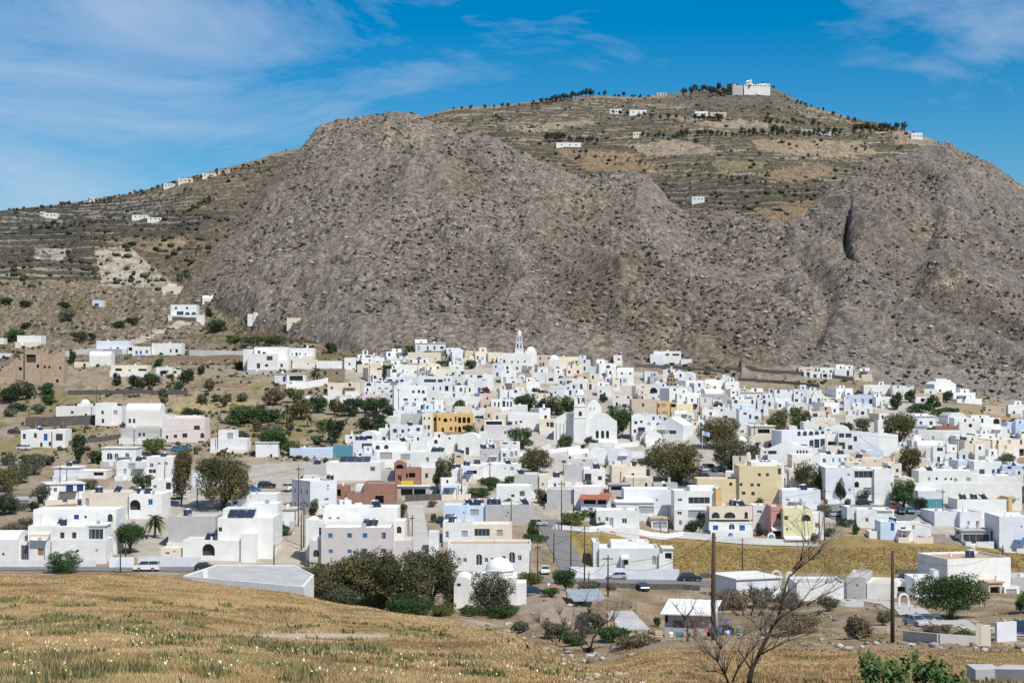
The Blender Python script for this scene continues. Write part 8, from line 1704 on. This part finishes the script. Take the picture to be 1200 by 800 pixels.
# ================================================================== utility poles
def pole(u, vt, vb, ymin=300., arm=0, label=None, r=.11):
    P = at(u, vb, ymin)
    if P is None: return
    h = float(vslope(vt)) * P.y - P.z; root = empty('utility_pole', P); m = MB(); m.tube([(0, 0, -1), (0, 0, h * .5), (.04, 0, h)], [r * 1.25, r * 1.05, r * .8], 8); m.build('pole', M_wood, root)
    if arm:
        c = MB(); c.box(-arm, arm, -.06, .06, h - .75, h - .6); c.build('crossarm', M_wood, root)
        for x in (-arm * .85, -arm * .3, arm * .4, arm * .85): i = MB(); i.tube([(x, 0, h - .6), (x, 0, h - .42)], .05, 6); i.build('insulator', M_rail, root)
    else:
        c = MB(); c.box(-.05, .25, -.05, .05, h - .5, h - .44); c.tube([(.22, 0, h - .44), (.22, 0, h - .3)], .04, 6); c.build('bracket', M_rail, root)
    reg(root, 'pole', 'tall dark wooden pole' if h > 9 else 'wooden pole with crossarm' if arm else 'thin wooden pole', P, 'utility poles', label)
for a in ((836, 624, 750, 120, 0, 'thick near wooden pole rising before the workshop', .17), (1046, 645, 753, 120, 0, 'thick near wooden pole rising before the grey stepped hut', .17), (712.5, 650, 699, 260, .95, 'T-shaped wooden pole on the road verge before the field bungalow', .13)): pole(*a)
for (u, vt, vb, arm) in ((685, 616, 683, 0), (658, 563, 622, .8), (672, 573, 606, 0), (669, 613, 668, 0), (649, 624, 660, 0), (621, 645, 694, 0), (630, 637, 680, .5), (623, 668, 694, 0), (349.5, 546, 618, .6), (356, 585, 642, .5), (353, 602, 645, 0), (321, 638, 666, 0), (435.5, 630, 662, .5), (454, 638, 662, 0), (483, 603, 655, .5), (70, 545, 588, .6), (78, 550, 572, 0), (141, 640, 672, 0), (147, 632, 664, 0), (599, 588, 622, 0), (541, 548, 584, 0), (574, 541, 565, .5), (870, 630, 668, 0), (1105, 573, 612, .5), (1175, 638, 664, 0), (1122, 513, 548, .8), (948, 470, 505, 0), (966, 572, 634, .4), (884, 496, 526, 0), (467, 455, 488, .6), (113, 452, 490, 0), (34, 470, 494, 0), (157, 503, 524, 0), (255, 497, 530, .4), (177, 385, 425, 0), (403, 415, 438, 0), (433, 420, 462, .5), (783, 592, 626, 0), (231, 560, 598, 0), (193, 540, 570, 0), (742, 560, 580, 0), (727, 552, 578, 0), (500, 425, 447, 0), (822, 545, 572, 0), (894, 470, 492, 0), (1000, 425, 450, 0), (1073, 448, 470, 0), (990, 452, 476, 0), (820, 462, 486, 0), (690, 670, 690, 0)):
    pole(u, vt, vb, 300. if vb > 600 else 380., arm)
def cable(a, b, sag, label):
    m = MB(); n = 14; c = (a + b) / 2; pts = [a.lerp(b, k / n) - Vector((0, 0, sag * 4 * (k / n) * (1 - k / n))) - c for k in range(n + 1)]
    m.tube(pts, .022, 4); o = m.build('power_cable', M_tyre); o.location = c; reg(o, 'cable', '', c, None, label)
def ptop(u, vt, vb, ymin): P = at(u, vb, ymin); return Vector((P.x, P.y, float(vslope(vt)) * P.y - .25))
cable(ptop(1046, 646, 753, 120), ptop(1175, 640, 664, 300), 2.2, 'thin power line from the near pole past the tall blank house')
cable(ptop(836, 625, 750, 120), ptop(712.5, 651, 699, 260), 2.5, 'thin power line between the near pole and the T-shaped pole')
cable(ptop(349.5, 547, 618, 300), ptop(356, 586, 642, 300), .8, 'thin power line along the dirt lane')

wall_run([(1138, 799), (1168, 799), (1215, 800)], .55, 1.2, MT['G'], 'low pale concrete trough wall in the nearest corner beside the fig shrub', ymin=40)
pl_ = [t_ for t_ in THINGS if t_['cat'] == 'pole' and t_['p'].y > 300]; done = set()
for t_ in pl_:
    near = sorted((q for q in pl_ if q is not t_ and 8 < (q['p'] - t_['p']).length < 70), key=lambda q: (q['p'] - t_['p']).length)[:1]
    for q in near:
        ky = frozenset((id(q), id(t_)))
        if ky in done: continue
        done.add(ky); tops = [w_['p'] + Vector((0, 0, max(v_[2] for v_ in next(c_ for c_ in w_['o'].children if c_.name.startswith('pole')).bound_box) - .5)) for w_ in (t_, q)]
        m = MB(); c = (tops[0] + tops[1]) / 2; m.tube([tops[0].lerp(tops[1], k / 10) - Vector((0, 0, 3.2 * (k / 10) * (1 - k / 10))) - c for k in range(11)], .03, 4); o = m.build('power_cable', M_tyre); o.location = c; reg(o, 'cable', 'thin sagging power line', c, 'power lines')
# ================================================================== things on roofs
def on_roof(u, v):
    best = min((h for h in HOUSES if h['u0'] - 3 <= u <= h['u1'] + 3 and h['vt'] > 0), key=lambda h: abs(h['vt'] - v - 1) + (0 if h['vt'] - 9 < v < h['vt'] + 6 else 30), default=None)
    if best is None or abs(best['vt'] - v) > 14: return None
    z = best['zr'] + .02; k = ray(u, v)[1]; y = z / k if abs(k) > 1e-4 else best['y'] + best['D'] / 2
    y = min(max(y, best['y'] + best['D'] * .3), best['y'] + best['D'] * .7) if best['D'] > 2 else best['y']
    return Vector((ray(u, 400)[0] * y, y, z))
SH_P = None
def heater_meshes():
    p = MB(); t_ = R(38); c, s = math.cos(t_), math.sin(t_)
    for x0 in (-1.0, .03):
        pts = [(x0, 0, .12), (x0 + .97, 0, .12), (x0 + .97, 1.9 * c, .12 + 1.9 * s), (x0, 1.9 * c, .12 + 1.9 * s)]
        p.poly(pts); lo = [(q[0], q[1] + .06, q[2] - .08) for q in pts]; p.poly(lo[::-1])
        for k in range(4): j = (k + 1) % 4; p.poly([pts[k], lo[k], lo[j], pts[j]])
    tk = MB(); zz = .12 + 1.9 * s + .15; yy = 1.9 * c + .2; tk.tube([(-1.0, yy, zz), (-.95, yy, zz), (.95, yy, zz), (1.0, yy, zz)], [.18, .28, .28, .18], 14)
    f = MB()
    for x in (-.9, .9): f.tube([(x, yy, 0), (x, yy, zz - .25)], .03, 5); f.tube([(x, .05, .0), (x, yy - .1, 1.9 * s - .02)], .025, 5); f.tube([(x, .05, 0.02), (x, yy, .02)], .025, 5)
    return p.mesh('panel', M_panel), tk.mesh('tank', M_tank), f.mesh('stand', M_rail)
HM = heater_meshes(); HN = 0
def heater(u, v, P=None, sc_=1.0):
    P = P or on_roof(u, v)
    if P is None: return
    root = empty('solar_water_heater', P, R(RNG.uniform(-25, 35))); root.scale = (sc_ * .85,) * 3
    for nm, me in zip(('panel', 'tank', 'stand'), HM): link(nm, me, root)
    reg(root, 'solar heater', 'rooftop solar water heater', P, 'solar water heaters on roofs')
for (u, v) in ((74, 607), (117, 577), (137, 576), (160, 577), (173, 577), (221, 604), (245, 632), (387, 562), (429, 607), (437, 607), (443, 593), (552, 591), (559, 591), (575, 591), (583, 591), (1128, 585), (1141, 585), (1154, 585), (480, 499), (421, 515), (427, 515), (474, 518), (508, 530), (516, 530), (565, 490), (547, 546), (895, 545), (903, 545), (858, 592), (652, 557), (567, 526), (578, 526), (741, 641), (1136, 653), (372, 542), (617, 591), (1045, 613), (942, 574), (985, 532), (1006, 537), (1128, 515), (700, 549), (741, 546), (1090, 553), (530, 612), (870, 593), (360, 567)): heater(u, v)
fill = [h for h in HOUSES if h['y'] > 400 and h['D'] > 4 and h['vt'] > 0]; rg = random.Random(31); rg.shuffle(fill)
for h in fill[:44]:
    heater(0, 0, Vector((h['x'] + rg.uniform(-.2, .2) * h['W'], h['y'] + h['D'] * .5, h['zr'] + .02)), rg.uniform(.8, 1.05))
def solar_array(u0, u1, v, rows, label, tilt=14):
    A, B_ = on_roof(u0 + 2, v), on_roof(u1 - 2, v)
    if A is None or B_ is None: print('no array', label); return
    c = (A + B_) / 2; w = abs(B_.x - A.x); root = empty('solar_array', Vector((c.x, c.y - 1.6, c.z + .35)), R(0)); p = MB(); n = max(3, int(w / 1.6)); t_ = R(tilt)
    for k in range(n):
        for r_ in range(rows):
            x0, x1 = -w / 2 + w * k / n + .03, -w / 2 + w * (k + 1) / n - .03; y0, y1 = r_ * 1.7, r_ * 1.7 + 1.64
            p.poly([(x0, y0 * math.cos(t_), y0 * math.sin(t_)), (x1, y0 * math.cos(t_), y0 * math.sin(t_)), (x1, y1 * math.cos(t_), y1 * math.sin(t_)), (x0, y1 * math.cos(t_), y1 * math.sin(t_))])
    p.build('panel', M_panel, root); f = MB(); L = rows * 1.7
    for x in (-w / 2 + .2, 0, w / 2 - .2): f.tube([(x, .1, -.35), (x, .1, .0)], .04, 5); f.tube([(x, L * math.cos(t_), -.35), (x, L * math.cos(t_), L * math.sin(t_) - .03)], .04, 5); f.tube([(x, 0, -.04), (x, L * math.cos(t_), L * math.sin(t_) - .04)], .03, 5)
    f.build('stand', M_rail, root); reg(root, 'solar array', '', c, None, label)
solar_array(267, 302, 606, 2, 'sloping solar panel canopy on the terrace of the tall white house', 24)
solar_array(396, 436, 548, 3, 'dark field of solar panels before the long white house')
# red canopies and a flag
def canopy(u, v, w, d, mat, label, ymin=430.):
    P = at(u, v + 8, ymin); pm = ppm(P.y); z = float(vslope(v)) * P.y - P.z; w = w / pm; root = empty('canopy', P); m = MB(); n = 8
    for k in range(n):
        a, b = PI * k / n, PI * (k + 1) / n; m.poly([(-w / 2 * math.cos(a), 0, z + .9 * math.sin(a)), (-w / 2 * math.cos(b), 0, z + .9 * math.sin(b)), (-w / 2 * math.cos(b), d, z + .9 * math.sin(b)), (-w / 2 * math.cos(a), d, z + .9 * math.sin(a))], True)
    m.poly([(-w / 2 * math.cos(PI * k / n), 0, z + .9 * math.sin(PI * k / n)) for k in range(n + 1)]); m.build('cloth', mat, root); p = MB()
    for x in (-w / 2, w / 2):
        for y in (0, d): p.tube([(x, y, -.5), (x, y, z)], .05, 5)
    p.build('post', M_rail, root); reg(root, 'canopy', '', P, None, label)
canopy(884, 476, 14, 3.5, M_red, 'dark red rounded canopy beside the blue roof room'); canopy(676, 443, 7, 3, M_red, 'small crimson canopy among the upper white roofs')
P = at(823, 536, 420.); root = empty('flagpole', P); m = MB(); m.tube([(0, 0, -.5), (0, 0, 7.6)], [.06, .04], 6); m.build('pole', M_wfr, root); reg(root, 'flagpole', '', P, None, 'white flagpole in front of the tall brown twin tree')
fm = MB(); W2, H2, nx = 2.1, 1.35, 9; stp = MB()
for i in range(nx):
    f = lambda s: (s * W2 + .05, .12 * math.sin(s * 7), 7.5 - s * .55)
    a, b = f(i / nx), f((i + 1) / nx)
    for k in range(9):
        z0, z1 = -H2 * k / 9, -H2 * (k + 1) / 9; canton = i < 4 and k < 5; cross = canton and (k == 2 or i in (1, 2) and False)
        blue = (k % 2 == 0 and not canton) or (canton and not (k == 2 or i == 1))
        (fm if blue else stp).poly([(a[0], a[1], a[2] + z1), (b[0], b[1], b[2] + z1), (b[0], b[1], b[2] + z0), (a[0], a[1], a[2] + z0)])
fl = fm.build('flag', mat_plain('flag_blue_cloth', (.05, .16, .48), .8, .05, 1.)); fl.location = P; stp.build('stripes', M_wfr, fl); reg(fl, 'flag', '', P, None, 'blue and white striped flag with a white cross on the flagpole')
# the shop sign and awning of the brick shop
P = at(483, 581.5, 390.); pm = ppm(P.y); m = MB(); m.box(-8 / pm, 6 / pm, 0, .15, 0, .95); o = m.build('shop_sign', M_yel); o.location = (P.x - .8, P.y - 3.4, float(vslope(569)) * P.y + .5); reg(o, 'sign', '', P, None, 'long yellow sign board over the brick shop front')

# ================================================================== labels
ORD = ['', 'second', 'third', 'fourth', 'fifth', 'sixth', 'seventh', 'eighth', 'ninth', 'tenth', 'eleventh', 'twelfth', 'thirteenth', 'fourteenth', 'fifteenth', 'sixteenth']
LM = [t_ for t_ in THINGS if t_['lm']]
groups = {}
for t_ in THINGS:
    if t_['label']: t_['o']['label'] = t_['label']; continue
    p = t_['p'].xy; L = sorted(LM, key=lambda l: (l['p'].xy - p).length); A = L[0]; d = p - A['p'].xy
    if d.length < .5: A = L[1]; d = p - A['p'].xy
    cand = []
    for B in L[1:26]:
        if B is A: continue
        e = B['p'].xy - A['p'].xy
        if e.length > d.length * .8: cand.append((-(d.normalized().dot(e.normalized())) + .0004 * e.length, B))
    B = min(cand, key=lambda q: q[0])[1]
    groups.setdefault((t_['desc'], A['lm'], B['lm']), []).append((d.length, t_))
for (ds, a, b), mem in groups.items():
    mem.sort(key=lambda q: q[0])
    for i, (_, t_) in enumerate(mem):
        lab = '%s, %s from %s towards %s' % (ds, ORD[i] if i < len(ORD) else 'number %d' % (i + 1), a, b) if i else ('%s, first from %s towards %s' % (ds, a, b) if len(mem) > 1 else '%s, from %s towards %s' % (ds, a, b))
        w = lab.split()
        if len(w) > 16:
            for cut in ('with a ', ' stepped', ' wide', ' narrow', 'wide ', 'narrow '):
                lab = lab.replace(cut, 'with ' if cut == 'with a ' else '', 1)
                if len(lab.split()) <= 16: break
        t_['o']['label'] = lab
from collections import Counter
cnt = Counter(t_['o']['label'] for t_ in THINGS); dup = [k for k, n in cnt.items() if n > 1]
print('DUP', len(dup), dup[:6]); print('LONG', [k for k in cnt if len(k.split()) > 16][:5]); print('things', len(THINGS), 'objs', len(bpy.data.objects), Counter(t_['cat'] for t_ in THINGS).most_common(12))
